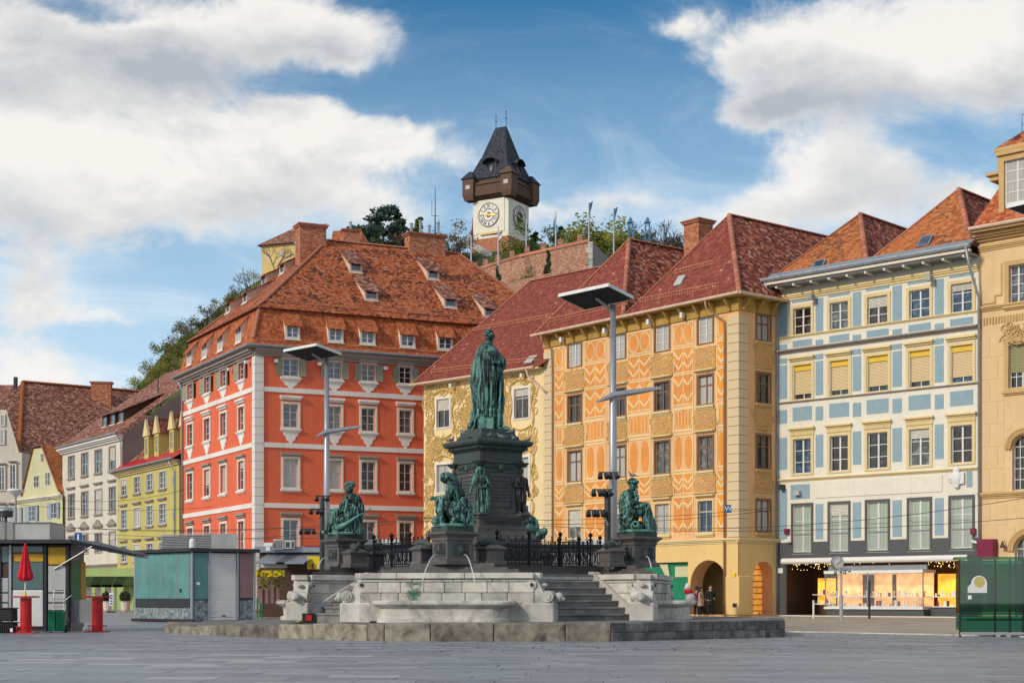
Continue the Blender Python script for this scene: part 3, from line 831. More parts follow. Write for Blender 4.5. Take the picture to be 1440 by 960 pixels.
def dormer(root,F,u,wd,z0,z1,yf,yb,zb,cheek,roofm,frame='white_frame',glass='glass_sky',cols=2,rows=2,ov=.12):
 """shed dormer: front face at depth yf, its little roof runs back to (yb, zb) on the main roof"""
 b=B();h0,h1=u-wd/2,u+wd/2;e=.13
 for(a,c)in((h0-e,h0),(h1,h1+e)):
  vs=[(a,yf,z0-.12),(a,yf,z1+.06),(a,yb,zb),(a,yb,zb-.35),(c,yf,z0-.12),(c,yf,z1+.06),(c,yb,zb),(c,yb,zb-.35)]
  b.mesh(vs,[(0,3,2,1),(4,5,6,7),(0,1,5,4),(1,2,6,5),(3,0,4,7)])
 b.box(h0,h1,yf,yf+.2,z0-.12,z0);b.box(h0,h1,yf,yf+.2,z1,z1+.06)
 d=b.build('dormer',cheek,root,F.M)
 r=B();s=(zb-z1)/(yb-yf);a,c=h0-e-ov,h1+e+ov
 lo=z1+.08-s*.28
 vs=[(a,yf-.28,lo),(c,yf-.28,lo),(c,yb+.1,zb+.08+.1*s),(a,yb+.1,zb+.08+.1*s)]
 vs+=[(x,y,z-.07)for x,y,z in vs]
 r.mesh(vs,[(0,1,2,3),(7,6,5,4),(4,5,1,0),(5,6,2,1),(7,4,0,3)]);r.build('dormer_roof',roofm,d,F.M)
 fb=B();fr=.06
 fb.box(h0,h0+fr,yf+.04,yf+.1,z0,z1);fb.box(h1-fr,h1,yf+.04,yf+.1,z0,z1);fb.box(h0,h1,yf+.042,yf+.098,z0,z0+fr);fb.box(h0,h1,yf+.042,yf+.098,z1-fr,z1)
 for k in range(1,cols):x=h0+wd*k/cols;fb.box(x-.045,x+.045,yf+.038,yf+.096,z0+fr,z1-fr)
 for k in range(1,rows):z=z0+(z1-z0)*k/rows;fb.box(h0+fr,h1-fr,yf+.046,yf+.09,z-.02,z+.02)
 fb.build('window_frame',frame,d,F.M)
 for k in range(cols):
  B().box(h0+wd*k/cols+.01,h0+wd*(k+1)/cols-.01,yf+.065,yf+.08,z0+.01,z1-.01).build('pane',glass,d,F.M)
 B().box(h0-e-.05,h1+e+.05,yf-.1,yf+.03,z0-.2,z0-.121).build('sill','trim_white',d,F.M)
 return d
def core(root,pts,z0,z1,mat):return B().prism([(p[0],p[1])for p in pts],z0,z1).build('wall',mat,root)
# ================================================================== red corner palace
red=thing('red_palace',RC,'large coral red corner house with white quoins and a tall patchy tiled mansard roof','house')
ZT=18.7
colsR=[(398.4,418.9),(461,479.4),(508.4,527.2),(561.4,578.6),(612,628),(660,676),(708,722)]
rowsR=[(16.85,18.05),(13.2,14.85),(8.92,10.95),(4.45,6.6)]
colsL=[(263.5,271.5),(287.2,295.6),(310.2,318.6),(335.4,343.8)]
def span(F,a,c):return F.U(a),F.U(c)
for F,cols,side in((F_RL,colsL,'L'),(F_RR,colsR,'R')):
 hs=[];
 for(a,c)in cols:
  u0,u1=span(F,a,c)
  for(z0,z1)in rowsR:hs.append((u0,u1,z0,z1))
 wall_with_holes(F,0,F.L,0,ZT,hs,.3).build('wall','wall_red',red,F.M)
 for ci,(a,c)in enumerate(cols):
  u0,u1=span(F,a,c)
  for ri,(z0,z1)in enumerate(rowsR):
   gl=['glass_grey','glass_grey','glass_dark','glass_sky','glass_dark'][(ci*3+ri*2)%5]
   if side=='R':gl=[['glass_sky','glass_grey','glass_curtain','glass_grey'],['glass_sky','glass_grey','glass_curtain','glass_dark'],['glass_dark','glass_grey','glass_sky','glass_dark'],['glass_brown','glass_grey','glass_dark','glass_brown']][ci%4][ri]
   kw=dict(frame='white_frame',glass=gl,rows=3,surround='trim_cream',sw=.17)
   if ri==0:window(F,red,u0,u1,z0,z1,sill='trim_white',apron=('trim_white','low'),shutters=('olive_shutter',(-1,1),.18),hood=('trim_white',0,.12,0),**kw)
   elif ri==1:window(F,red,u0,u1,z0,z1,sill='trim_white',apron=('trim_white','shield'),hood=('trim_white',.12,.3,.1),**kw)
   elif ri==2:window(F,red,u0,u1,z0,z1,sill='trim_white',hood=('trim_grey',.0,.26,.06),**{**kw,'tfrac':[.34,.67]})
   else:window(F,red,u0,u1,z0,z1,sill='trim_white',hood=('trim_grey',.1,.3,.1),**{**kw,'surround':'trim_cream'})
 for zb in(15.65,11.72,7.45):
  band(F,red,0.62 if side=='R' else 0,F.L-(0.55 if side=='L' else 0),zb,zb+.34,.08,'trim_white')
 cornice(F,red,-.1 if side=='R' else 0,F.L,ZT-.55,.5,.55,'trim_grey','eaves_cornice')
quoins(F_RR,red,0.0,.58,0.2,ZT-.56,.62,'quoin_white',.09)
quoins(F_RL,red,F_RL.L-.52,F_RL.L+.085,0.2,ZT-.56,.62,'quoin_white',.09)
RB=RL+RU*25.3
core(red,[RC+RU*.35+RV*.35,RC+RU*25.3+RV*.35,RB-RU*.02,RL+RU*.35],0,ZT,'wall_red_dark')
B().prism([(p.x,p.y)for p in(RC-RU*.7-RV*.7,RC+RU*26-RV*.7,RB+RU*.7,RL-RU*.7+RV*.3)],ZT-.04,ZT+.06).build('soffit','trim_grey',red)
# mansard: skirt, steep face, upper roof
def rp(a,bb,z):return RC+RU*a+RV*bb+Vector((0,0,z))
LA,LB=25.3,17.6
def ring(ins,z):return[rp(ins,ins,z),rp(LA-ins,ins,z),rp(LA-ins,LB-ins,z),rp(ins,LB-ins,z)]
rf=B()
rings=[ring(-.75,ZT+.08),ring(-.25,ZT+.62),ring(.42,21.62)]
for k in range(2):
 for i in range(4):
  j=(i+1)%4;rf.poly([rings[k][i],rings[k][j],rings[k+1][j],rings[k+1][i]])
rf.poly(rings[0][::-1]);rf.build('mansard_roof','roof_red_clean',red)
ue=ring(.12,21.60);uu=ring(.18,21.72)
AP=[rp(8.7,8.8,28.9),rp(19.8,8.8,28.9),rp(19.8,11.4,28.9),rp(8.7,11.4,28.9)]
up=B()
flare=ring(1.0,22.28)
for i in range(4):
 j=(i+1)%4
 up.poly([uu[i],uu[j],flare[j],flare[i]]);up.poly([flare[i],flare[j],AP[j],AP[i]]);up.poly([ue[i],ue[j],uu[j],uu[i]])
up.poly(AP);upper=up.build('roof','roof_red_patchy',red)
B().poly(ue[::-1]).build('soffit','wood_dark',red)
for a_,b_ in((AP[0],AP[1]),(flare[0],AP[0]),(flare[1],AP[1]),(flare[3],AP[3]),(AP[3],AP[0]),(uu[0],flare[0]),(rings[1][0],rings[2][0])):ridge_caps(red,a_,b_,joined=True,sp=.42,r=.15,mat='terracotta_trim')
snow_guard(red,rp(.2,.75,22.15),rp(LA-.5,.75,22.15),.2);snow_guard(red,rp(-.1,-.45,ZT+.42),rp(LA,-.45,ZT+.42),.2)
# mansard dormers
for(px,hw)in((410,8),(470.5,8.5),(515.5,8.5),(571.5,8.5),(624.5,8.5),(672,8.5),(716,8.5)):
 u=F_RR.U(px);w_=F_RR.U(px+hw)-F_RR.U(px-hw)
 dormer(red,F_RR,u,w_,19.55,20.62,-.28,.42,21.45,'trim_cream','roof_red_clean',rows=3)
for px in(270.5,292,314,340):
 u=F_RL.U(px);dormer(red,F_RL,u,.95,19.55,20.62,-.28,.42,21.45,'trim_cream','roof_red_clean',glass='glass_curtain')
 # long catslide dormers of the upper roof
PF=Plane(flare[0],flare[1],AP[1]);PL=Plane(flare[3],flare[0],AP[0])
for(px,py,hw)in((500.5,383,7),(522,422,7.5),(609,393,7),(633.5,432.5,7.5),(689,446,7)):
 p=F_RR.M.inverted()@PF.hit(px,py);w_=2*hw/FPX*115
 yb=p.y+2.3;zb=p.z+2.3*.878+.06
 dormer(red,F_RR,p.x,w_,p.z+.1,p.z+.72,p.y-.05,yb,zb,'trim_pinkish','roof_brown','grey_frame','glass_sky',1,1,.18)
for(px,py)in((397,385),(371,401),(345,426),(321,440)):
 p=F_RL.M.inverted()@PL.hit(px,py)
 dormer(red,F_RL,p.x,.8,p.z+.1,p.z+.75,p.y-.05,p.y+2.2,p.z+2.2*.83+.06,'trim_pinkish','roof_brown','grey_frame','glass_dark',1,1,.18)
ra=atan2(RU.y,RU.x)
def ch_at(px0,px1,ytop,bb,root=red,ang=ra,wy=1.1,zb=26.0,mat='brick_red',pots=0):
 pm=(px0+px1)/2;k=(pm-CX)/FPX
 a=(k*(RC.y+RV.y*bb)-RC.x-RV.x*bb)/(RU.x-k*RU.y);c=RC+RU*a+RV*bb
 wx=(px1-px0)/FPX*c.y/RU.x-wy*.25
 return chimney(root,(c.x,c.y),wx,wy,zb,EYE+(HY-ytop)/FPX*(c.y-.4),ang,mat,pots)
ch_at(417,457,320,8.6,wy=1.3,zb=24.5);ch_at(571,624,333,8.9,zb=27,pots=4)
for px in(372,415,470,530,590):
 pass
pipe(F_RL,red,[(.25,-.5,ZT-.1),(.25,-.14,ZT-.9),(.25,-.14,.2)],'zinc',.08)
gutter(F_RL,red,-.3,F_RL.L+.7,ZT+.08,-.78);gutter(F_RR,red,-.7,F_RR.L,ZT+.08,-.78)
# small lamps under the eaves
for F,us_ in((F_RL,(F_RL.L-5,F_RL.L-1.1)),(F_RR,(1.4,4.6,9.6,14.6))):
 for u in us_:B().box(u-.12,u+.12,-.42,-.12,ZT-1.0,ZT-.78).build('eaves_lamp','white_paint',red,F.M)
 # house peeping over the red palace's ridge
bh=thing('red_roofed_house',rp(12,22,0),'small red tiled roof with a brick chimney peeping over the red palace ridge','house')
c0=P(470,345,150);c1=P(506,345,150)
b=B();hx=(c1-c0);
b.prism([(c0.x,150),(c1.x,150),(c1.x+2,158),(c0.x-1,158)],0,c0.z-1.5);b.build('wall','pink_wall',bh)
b=B();zt=P(490,322,154).z;zl=c0.z-1.6
b.poly([(c0.x-.6,149.4,zl),(c1.x+.6,149.4,zl),(c1.x-.3,154,zt),(c0.x-.6,154,zt-.2)]);b.poly([(c1.x+.6,149.4,zl),(c1.x+2.4,158.4,zl),(c1.x-.3,154,zt)]);b.poly([(c0.x-.6,154,zt-.2),(c1.x-.3,154,zt),(c1.x+2.4,158.4,zl),(c0.x-1.6,158.4,zl)])
b.build('roof','roof_orange',bh)
cc=P(493,330,151);chimney(bh,(cc.x,151),1.6,.8,cc.z-3,P(493,327,151).z,.3,'brick_red',1)
# ================================================================== stucco house (covered in scrolls)
stu=thing('stucco_house',F_S.pt(0),'pale yellow house front covered in ochre scroll stucco under a smooth maroon tiled roof','house')
ZS=EYE+(HY-541)/FPX*107.0
cS=[(614.5,632.5),(723.5,744)]
zrow=[(F_S.Zp(734,588),F_S.Zp(734,546)),(F_S.Zp(734,684),F_S.Zp(734,643)),(F_S.Zp(734,752),F_S.Zp(734,711))]
hs=[]
cm=679
mid=(669.5,688)
for(a,c)in cS+[mid]:
 for r in zrow:hs.append((F_S.U(a),F_S.U(c),*r))
wall_with_holes(F_S,0,F_S.L,0,ZS,hs,.25).build('wall','wall_stucco',stu,F_S.M)
for ci,(a,c)in enumerate(cS+[mid]):
 for ri,r in enumerate(zrow):
  window(F_S,stu,F_S.U(a),F_S.U(c),*r,frame='grey_frame',glass=['glass_dark','glass_curtain','glass_grey','glass_curtain','glass_brown'][(ci*2+ri)%5],tfrac=[.68],surround='trim_white',sw=.13,rec=.1)
def scrolls(F,u0,u1,z0,z1,holes,n,rnd,y=-.03,r0=.055):
 """curled acanthus relief between the windows: spirals with leaf lumps"""
 b=B()
 def free(u,z,m=.18):return u0<u<u1 and z0<z<z1 and not any(h[0]-m<u<h[1]+m and h[2]-m<z<h[3]+m for h in holes)
 def spiral(u,z,R,a0,sg,tail):
  pts=[];N=16
  for i in range(N):
   t=i/(N-1);r=R*(1-.82*t);a=a0+sg*t*2*pi*1.35
   pts.append((u+r*cos(a),y,z+r*sin(a)))
  b.tube(pts,[r0*(.9-.35*i/N)for i in range(N)],4)
  for i in range(0,N-3,2):
   p=pts[i];a=a0+sg*i/N*2*pi*1.35
   q=(p[0]+cos(a)*R*.35,y,p[2]+sin(a)*R*.35)
   if free(q[0],q[2],.05):b.tube([p,((p[0]+q[0])/2+.03,y-.02,(p[2]+q[2])/2),q],[r0*.8,r0*.9,.01],4)
   # stem curving away
  st=[pts[0]];a=a0-sg*pi*.5;p=Vector(pts[0])
  for k in range(6):
   a+=sg*.28*(-1 if tail else 1);p=p+Vector((cos(a),0,sin(a)))*R*.42
   if not free(p.x,p.z,.05):break
   st.append(tuple(p))
  if len(st)>1:b.tube(st,[r0*.8*(1-k/len(st)*.6)for k in range(len(st))],4)
 for _ in range(n):
  u,z=rnd.uniform(u0,u1),rnd.uniform(z0,z1)
  R=rnd.uniform(.18,.42)
  if free(u,z,.12+R*.4):spiral(u,z,R,rnd.uniform(0,2*pi),rnd.choice((-1,1)),rnd.random()<.5)
 return b
rnd=random.Random(11)
# clear cartouche fields above/below windows stay plain; scroll bands run between the bays
bays=[]
for(a,c)in cS+[mid]:
 ua,uc=F_S.U(a),F_S.U(c)
 for r in zrow:bays.append((ua-.2,uc+.2,r[0]-.45,r[1]+.2))
sc=scrolls(F_S,.15,F_S.L-.75,3.4,ZS-.2,bays,900,rnd,-.03,.05)
sc.build('stucco_ornament','stucco_relief',stu,F_S.M,kind='stuff')
b=B()
for(h0,h1,g0,g1)in bays:
 for sgn,xx in((-1,h0-.12),(1,h1+.12)):
  pts=[(xx+sgn*.12*sin(k*.9),-.05,g0+(g1-g0)*k/10)for k in range(11)]
  b.tube(pts,[.05+.05*abs(sin(k*1.7))for k in range(11)],5)
 pts=[(h0-.1+(h1-h0+.2)*k/8,-.05,g1+.15+.28*sin(pi*k/8))for k in range(9)]
 b.tube(pts,[.05+.05*abs(sin(k*1.7))for k in range(9)],5)
 pts=[(h0+(h1-h0)*k/8,-.05,g0-.08-.22*sin(pi*k/8))for k in range(9)]
 b.tube(pts,.07,5)
b.build('garland','stucco_relief',stu,F_S.M,kind='stuff')
B().box(0,F_S.L,-.55,0,ZS-.02,ZS+.08).build('soffit','trim_yellow',stu,F_S.M)
# roof: one long slope with the ridge parallel to the front
apx=P(746,395.6,108.5);SV=F_S.n
e0=F_S.pt(-.6,-.6,ZS+.1);e1=F_S.pt(F_S.L+.2,-.6,ZS+.1)
yr=8.0
def s_at(px,yy):
 k=(px-CX)/FPX;o=F_S.o+F_S.n*yy
 return(k*o.y-o.x)/(F_S.u.x-k*F_S.u.y)
ur=s_at(746,yr);r0_=F_S.pt(ur,yr);zr=EYE+(HY-395.6)/FPX*r0_.y
r0_.z=zr;r1_=F_S.pt(ur+8.5,yr,zr)
b=B();b.poly([e0,e1,F_S.pt(F_S.L+6,6.0,ZS+(zr-ZS)*.8),r1_,r0_]);bk=F_S.pt(-.6,15,ZS)
b.poly([e0,r0_,bk]);b.poly([r0_,r1_,F_S.pt(ur+8.5,15,ZS),bk])
b.build('roof','roof_maroon',stu)
SPl=Plane(e0,e1,r1_)
ridge_caps(stu,e0+Vector((0,0,.04)),r0_,joined=True,sp=.3,r=.09);ridge_caps(stu,r0_,r1_,joined=True,sp=.4,r=.13)
snow_guard(stu,SPl.hit(606,525),SPl.hit(757,507));snow_guard(stu,SPl.hit(665,466),SPl.hit(780,446))
gutter(F_S,stu,-.7,F_S.L-.3,ZS+.06,-.66,'gutter_cream')
pipe(F_S,stu,[(F_S.L-1.0,-.62,ZS),(F_S.L-1.0,-.5,ZS-.4),(F_S.L+.1,-.25,ZS-1.4),(F_S.L+.35,-.2,ZS-1.6)],'gutter_cream',.07)
sk=SPl.hit(747,507);
B().box(-.35,.35,-.4,.4,0,.1).build('skylight','light_panel',stu,T(sk+Vector((0,0,.05)))@RZ(atan2(F_S.u.y,F_S.u.x))@Matrix.Rotation(radians(42),4,'X'))
core(stu,[F_S.pt(0,.3),F_S.pt(F_S.L-.01,.3),F_S.pt(F_S.L-.01,14),F_S.pt(0,14)],0,ZS,'wall_stucco')
for u in(3.2,7.6,10.0):B().box(u-.1,u+.1,-.5,-.25,ZS-.45,ZS-.2).build('eaves_lamp','white_paint',stu,F_S.M)
# ================================================================== orange painted house
org=thing('painted_house',OC,'orange house painted with cream zigzags and ovals, arcade below, twin steep maroon roofs','house')
ZO=17.55
cO=[(799.5,817.5),(860,879.5),(921.5,941.5),(982,1002.5)]
rO=[(15.73,17.2),(12.2,13.86),(8.45,10.35),(4.85,6.65)]
hs=[];
for(a,c)in cO:
 for r in rO:hs.append((F_O.U(a),F_O.U(c),*r))
g0,g1=F_O.U(971),F_O.U(1023.5)
zA=F_O.Zp(997,787)
hs+=[(g0,g1,.12,zA,'arch',1.0)]
s0,s1=F_O.U(900),F_O.U(968);zSf=F_O.Zp(950,790)
hs+=[(s0,s1,.12,zSf,'rect',.25)]
for k in range(2):
 a=s0-.9-4.4*(k+1)+.0;hs.append((a,a+3.2,.12,zA,'arch',1.0))
wall_with_holes(F_O,0,F_O.L,0,ZO,hs,.25).build('wall','wall_orange',org,F_O.M)
hs2=[(F_OS.U(1064),F_OS.U(1082.5),*r)for r in rO]
a2=(F_OS.U(1058.5),min(F_OS.L-.15,F_OS.U(1088)),.12,F_OS.Zp(1073,789),'arch',1.0)
wall_with_holes(F_OS,0,F_OS.L,0,ZO,hs2+[a2],.25).build('wall','wall_orange',org,F_OS.M)
# plain plaster skin of the arcade storey
for F,h,w0,w1 in((F_O,[x for x in hs if x[3]<4.4 and x[2]<.2],0,F_O.L),(F_OS,[a2],0,F_OS.L)):
 bb=wall_with_holes(F,w0,w1,0.1,4.15,[tuple(x[:5])+(.02,)if len(x)>4 else x for x in h],.02)
 bb.build('arcade_plaster','wall_groundfloor',org,F.M@T(0,-.03,0))
 cornice(F,org,w0-(.0 if F is F_O else .18),w1+(.1 if F is F_O else 0),4.16,.3,.22,'trim_yellow','string_course')
glO=['glass_curtain','glass_brown','glass_dark','glass_brown','glass_curtain','glass_dark','glass_grey']
for ci,(a,c)in enumerate(cO):
 for ri,r in enumerate(rO):
  u0,u1=F_O.U(a),F_O.U(c)
  if ri==0:window(F_O,org,u0,u1,*r,frame='white_frame',glass='glass_curtain',rows=3,rec=.08,surround='brown_frame',sw=.09)
  else:window(F_O,org,u0,u1,*r,frame='brown_frame' if ri<3 else 'grey_frame',glass=glO[(ci*3+ri*2)%7],tfrac=[.66],rec=.1,surround='trim_yellow' if ri==3 else 'brown_frame',sw=.1,hood=('trim_yellow',.12,.14,.08)if ri else None,sill='trim_yellow')
for ri,r in enumerate(rO):
 window(F_OS,org,F_OS.U(1064),F_OS.U(1082.5),*r,frame='brown_frame',glass=['glass_curtain','glass_dark','glass_dark','glass_curtain'][ri],tfrac=[.66],rec=.1,surround='brown_frame',sw=.1,sill='trim_sand')
 # painted decoration, a few millimetres of plaster each
deco_o,deco_c,deco_b=B(),B(),B()
def plate(b,u0,u1,z0,z1,y):b.box(u0,u1,y,.0,z0,z1)
def stroke(b,pts,w_,y):
 for i in range(len(pts)-1):
  p,q=Vector(pts[i]),Vector(pts[i+1]);d=q-p
  if d.length<1e-5:continue
  d.normalize();nn=Vector((-d.y,d.x))*w_/2;p=p-d*w_*.25;q=q+d*w_*.25
  a_,b__,c_,d_=p-nn,q-nn,q+nn,p+nn
  b.extr([(a_.x,a_.y),(b__.x,b__.y),(c_.x,c_.y),(d_.x,d_.y)],y,0)
def ell(cu,cz,ru,rz,n=20,p=2.0):return[(cu+ru*abs(cos(t))**(2/p)*(1 if cos(t)>=0 else-1),cz+rz*abs(sin(t))**(2/p)*(1 if sin(t)>=0 else-1))for t in[2*pi*k/n for k in range(n)]]
cells=[(15.82,17.12,'oval'),(14.24,15.68,'zig'),(12.36,14.12,'zig'),(10.84,12.14,'lobes'),(8.50,10.64,'long'),(7.16,8.34,'zig'),(4.82,6.96,'zigtall')]
strips=[(780.5,792.5,1),(823,852,2),(883.5,915,2),(947.5,975,2),(1009,1020.5,1)]
def zig(u0,u1,z,amp,n,up,w_,y):
 pts=[]
 for k in range(2*n+1):
  pts.append((u0+(u1-u0)*k/(2*n),z+(amp if(k%2)!=up else 0)))
 stroke(deco_c,pts,w_,y)
for si,(a,c,n)in enumerate(strips):
 u0,u1=F_O.U(a),F_O.U(c);wu=u1-u0
 tgt=deco_o if si<4 else deco_b
 for(z0,z1,kind)in cells:
  jit=.0011*((si*7+int(z0*3))%5)
  if kind=='long':
   for k in range(n):
    cu=u0+wu*(k+.5)/n;tgt.extr(ell(cu,(z0+z1)/2,wu/n*.33,(z1-z0)*.44,20,2.6),-.02,0)
  else:
   plate(tgt,u0+.02,u1-.02,z0,z1,-.016-jit)
  ly=-.03
  if kind=='oval':
   for k in range(n):
    cu=u0+wu*(k+.5)/n;e=ell(cu,(z0+z1)/2,wu/n*.42,(z1-z0)*.42,24);stroke(deco_c,e+[e[0]],.09,ly)
  if kind in('zig','zigtall'):
   hgt=(z1-z0);amp=min(.45,hgt*.32)
   zig(u0+.05,u1-.05,z1-amp-.22,amp,n,1,.11,ly);zig(u0+.05,u1-.05,z0+.20,amp,n,1,.11,ly)
   for k in range(1,n):cu=u0+wu*k/n;stroke(deco_c,[(cu,z0),(cu,z1)],.06,ly+.004)
   if kind=='zigtall':
    zig(u0+.05,u1-.05,z1-amp-.05,amp*.6,n,1,.06,ly+.006)
  if kind=='lobes':
   for k in range(n):
    cu=u0+wu*(k+.5)/n
    for q_ in(-1,1):
     e=ell(cu+q_*wu/n*.16,(z0+z1)/2,wu/n*.17,(z1-z0)*.40,16,3.0);stroke(deco_c,e+[e[0]],.05,ly+.002*q_)
   stroke(deco_c,[(u0+.04,z0+.05),(u1-.04,z0+.05),(u1-.04,z1-.05),(u0+.04,z1-.05),(u0+.04,z0+.05)],.07,ly-.004)
  stroke(deco_c,[(u0,z0),(u1,z0)],.07,-.038);stroke(deco_c,[(u0,z1),(u1,z1)],.07,-.0385)
 stroke(deco_c,[(u0,4.7),(u0,17.2)],.06,-.041);stroke(deco_c,[(u1,4.7),(u1,17.2)],.06,-.0415)
deco_o.build('painted_panel','paint_orange',org,F_O.M,kind='stuff');deco_b.build('painted_panel','paint_orange_bright',org,F_O.M,kind='stuff')
deco_c.build('painted_zigzag','paint_cream',org,F_O.M,kind='stuff')
rnd=random.Random(5)
def relief_panel(F,root,u0,u1,z0,z1,mat='relief_ochre'):
 p=B().box(u0,u1,-.05,.0,z0,z1).build('relief_panel',mat,root,F.M)
 b=scrolls(F,u0+.04,u1-.04,z0+.04,z1-.04,[],22,rnd,-.055,.03)
 b.build('relief_scroll','ornament_cream',p,F.M,kind='stuff')
 b=B();t=.05
 b.box(u0-t,u1+t,-.12,-.0,z0-.1,z0-.002);b.box(u0-t,u1+t,-.08,0,z1+.002,z1+.06);b.build('ledge','trim_sand',p,F.M)
for(a,c)in cO:
 u0,u1=F_O.U(a-4.5),F_O.U(c+4)
 for(z0,z1)in((14.25,15.42),(10.75,11.85),(7.18,8.1)):relief_panel(F_O,org,u0,u1,z0,z1)
for(z0,z1)in((14.25,15.42),(10.75,11.85),(7.18,8.1)):relief_panel(F_OS,org,F_OS.U(1062),F_OS.U(1085),z0,z1)
# corner rustication
q0=F_O.U(1024)
quoins(F_O,org,q0,F_O.L,4.5,17.0,.52,'quoin_sand',.07);quoins(F_OS,org,-.06,F_OS.U(1051),4.5,17.0,.52,'quoin_sand',.07)
quoins(F_O,org,0,F_O.U(778),4.5,17.0,.52,'quoin_sand',.05)
# frieze of brackets under the eaves
fr=B().box(0,F_O.L,-.1,0,17.24,ZO+.4).build('frieze','ornament_ochre',org,F_O.M)
B().box(-.1,F_OS.L,-.1,0,17.24,ZO+.4).build('frieze','ornament_ochre',org,F_OS.M)
brk=cached('bracket',lambda:B().extr([(0,0),(.16,0),(.16,.55),(0,.55)],-.12,0).mesh([(0,-.55,.55),(.16,-.55,.55),(.16,-.12,.1),(0,-.12,.1),(0,-.12,.55),(.16,-.12,.55)],[(0,1,2,3),(0,3,4),(1,5,2),(0,4,5,1)]).data('bracket','ornament_ochre'))
for k in range(14):link('bracket',brk,org,F_O.at(.6+k*1.22,17.3,-.1))
for k in range(3):link('bracket',brk,org,F_OS.at(.25+k*1.15,17.3,-.1))
for u in(2.2,6.3,10.2,13.0):B().box(u-.1,u+.1,-.5,-.25,17.35,17.65).build('eaves_lamp','white_paint',org,F_O.M)
B().box(-.1,F_O.L+.72,-.72,0.3,ZO+.42,ZO+.5).build('soffit','ornament_ochre',org,F_O.M)
ZE=ZO+.5
B().box(.31,F_OS.L+.1,-.72,.3,ZO+.421,ZO+.5).build('soffit','ornament_ochre',org,F_OS.M)
# two hipped roofs with ridges running back
def hipped(root,F,u0,u1,ze,za,hip,length,matf,mats,ov=.7,over=0.0,caps=True):
 um=(u0+u1)/2
 a,c,ap=F.pt(u0,-ov,ze),F.pt(u1+over,-ov,ze),F.pt(um,hip,za)
 bk=F.pt(um,length,za);c2,a2_=F.pt(u1+over,length,ze),F.pt(u0,length,ze)
 B().poly([a,c,ap]).build('roof_hip',matf,root)
 b=B();b.poly([c,c2,bk,ap]);b.poly([a2_,a,ap,bk]);b.poly([a2_,c2,c,a]);b.build('roof',mats,root)
 if caps:
  ridge_caps(root,c,ap,sp=.5,r=.17,mat='terracotta_trim');ridge_caps(root,ap,bk,joined=True,sp=.4,r=.14);ridge_caps(root,a,ap,joined=True,sp=.3,r=.08)
 return Plane(a,c,ap),(a,c,ap,bk)
uS=F_O.L-8.78
PO3,q3=hipped(org,F_O,uS,F_O.L,ZE,24.05,3.9,16,'roof_maroon','roof_mixed',over=.7)
PO2,q2=hipped(org,F_O,0-.3,uS,ZE,24.15,3.8,12,'roof_maroon','roof_mixed')
snow_guard(org,PO3.hit(900,426),PO3.hit(1010,404));snow_guard(org,PO3.hit(950,386),PO3.hit(1004,372));snow_guard(org,PO2.hit(764,456),PO2.hit(882,429));snow_guard(org,PO2.hit(835,411),PO2.hit(868,400))
for pl,px,py in((PO3,957,396),(PO3,1000,396)):
 if px==957:
  p=pl.hit(px,py);B().box(-.3,.3,-.38,.38,.02,.14).build('skylight','light_panel',org,T(p)@RZ(atan2(F_O.u.y,F_O.u.x))@Matrix.Rotation(radians(54),4,'X'))
gutter(F_O,org,-.4,F_O.L+.75,ZE,-.78,'gutter_cream');gutter(F_OS,org,-.75,F_OS.L,ZE,-.78,'gutter_cream')
ug=F_O.U(1021)
pipe(F_O,org,[(ug-.9,-.78,ZE),(ug-.9,-.7,ZE-.5),(ug,-.2,ZE-1.3),(ug,-.14,16),(ug,-.14,.2)],'copper_pipe',.06)
ug=F_O.U(779)
pipe(F_O,org,[(ug-.4,-.78,ZE),(ug-.4,-.7,ZE-.5),(ug,-.2,ZE-1.0),(ug,-.14,15),(ug,-.14,.2)],'copper_pipe',.055)
core(org,[F_O.pt(0,.3),F_O.pt(F_O.L-.3,.3),F_OS.pt(F_OS.L,.3),F_OS.pt(14,.3),F_O.pt(0,14)],4.4,ZO,'wall_orange')
kk=(982-CX)/FPX;oo=F_O.o+F_O.n*8.0;uu_=(kk*oo.y-oo.x)/(F_O.u.x-kk*F_O.u.y);cpos=F_O.pt(uu_,8.0)
chimney(org,(cpos.x,cpos.y),1.35,1.3,17,EYE+(HY-311)/FPX*(cpos.y-1),atan2(F_O.u.y,F_O.u.x),'brick_red')
# arcade interior: back wall, ceiling and a warmly lit shop
b=B();b.box(0,F_O.L-.6,3.2,3.35,0,4.39);b.box(0,F_O.L-.6,.3,3.2,4.2,4.39)
b.build('arcade_wall','wall_groundfloor',org,F_O.M)
B().box(g0+.6,g1-.3,3.1,3.19,.15,2.9).build('shop_interior','arcade_glow',org,F_O.M)
b=B()
for x in(g0+.6,g0+1.5,g1-.4):b.box(x-.04,x+.04,3.0,3.09,.13,3.0)
b.box(g0+.5,g1-.3,3.0,3.08,2.5,2.6);b.build('shop_window_frame','wood_dark',org,F_O.M)
b=B();b.box(s0,s1,.26,.3,.12,zSf);sf=b.build('shopfront','green_panel',org,F_O.M)
b=B();b.box(s1-1.3,s1-.15,.2,.25,2.3,zSf-.25);b.mesh([(s1-2.6,.19,zSf-.1),(s1-1.9,.19,zSf-.1),(s1-1.7,.19,2.2),(s1-1.95,.19,2.2)],[(0,3,2,1)]);b.build('sign_panel','wall_pale_green',sf,F_O.M)
b=B();b.box(a2[0]+.0,a2[1]+2,2.0,2.1,0,4.39);b.build('arcade_wall','wood_dark',org,F_OS.M)
B().box(a2[0]+1.0,a2[1]+.3,.9,.96,.2,3.3).build('shop_interior','arcade_glow',org,F_OS.M)
for k in range(9):B().box(a2[0]+1.0,a2[1]+.3,.84,.885,.3+k*.34,.36+k*.34).build('shelf','wood_warm',org,F_OS.M)
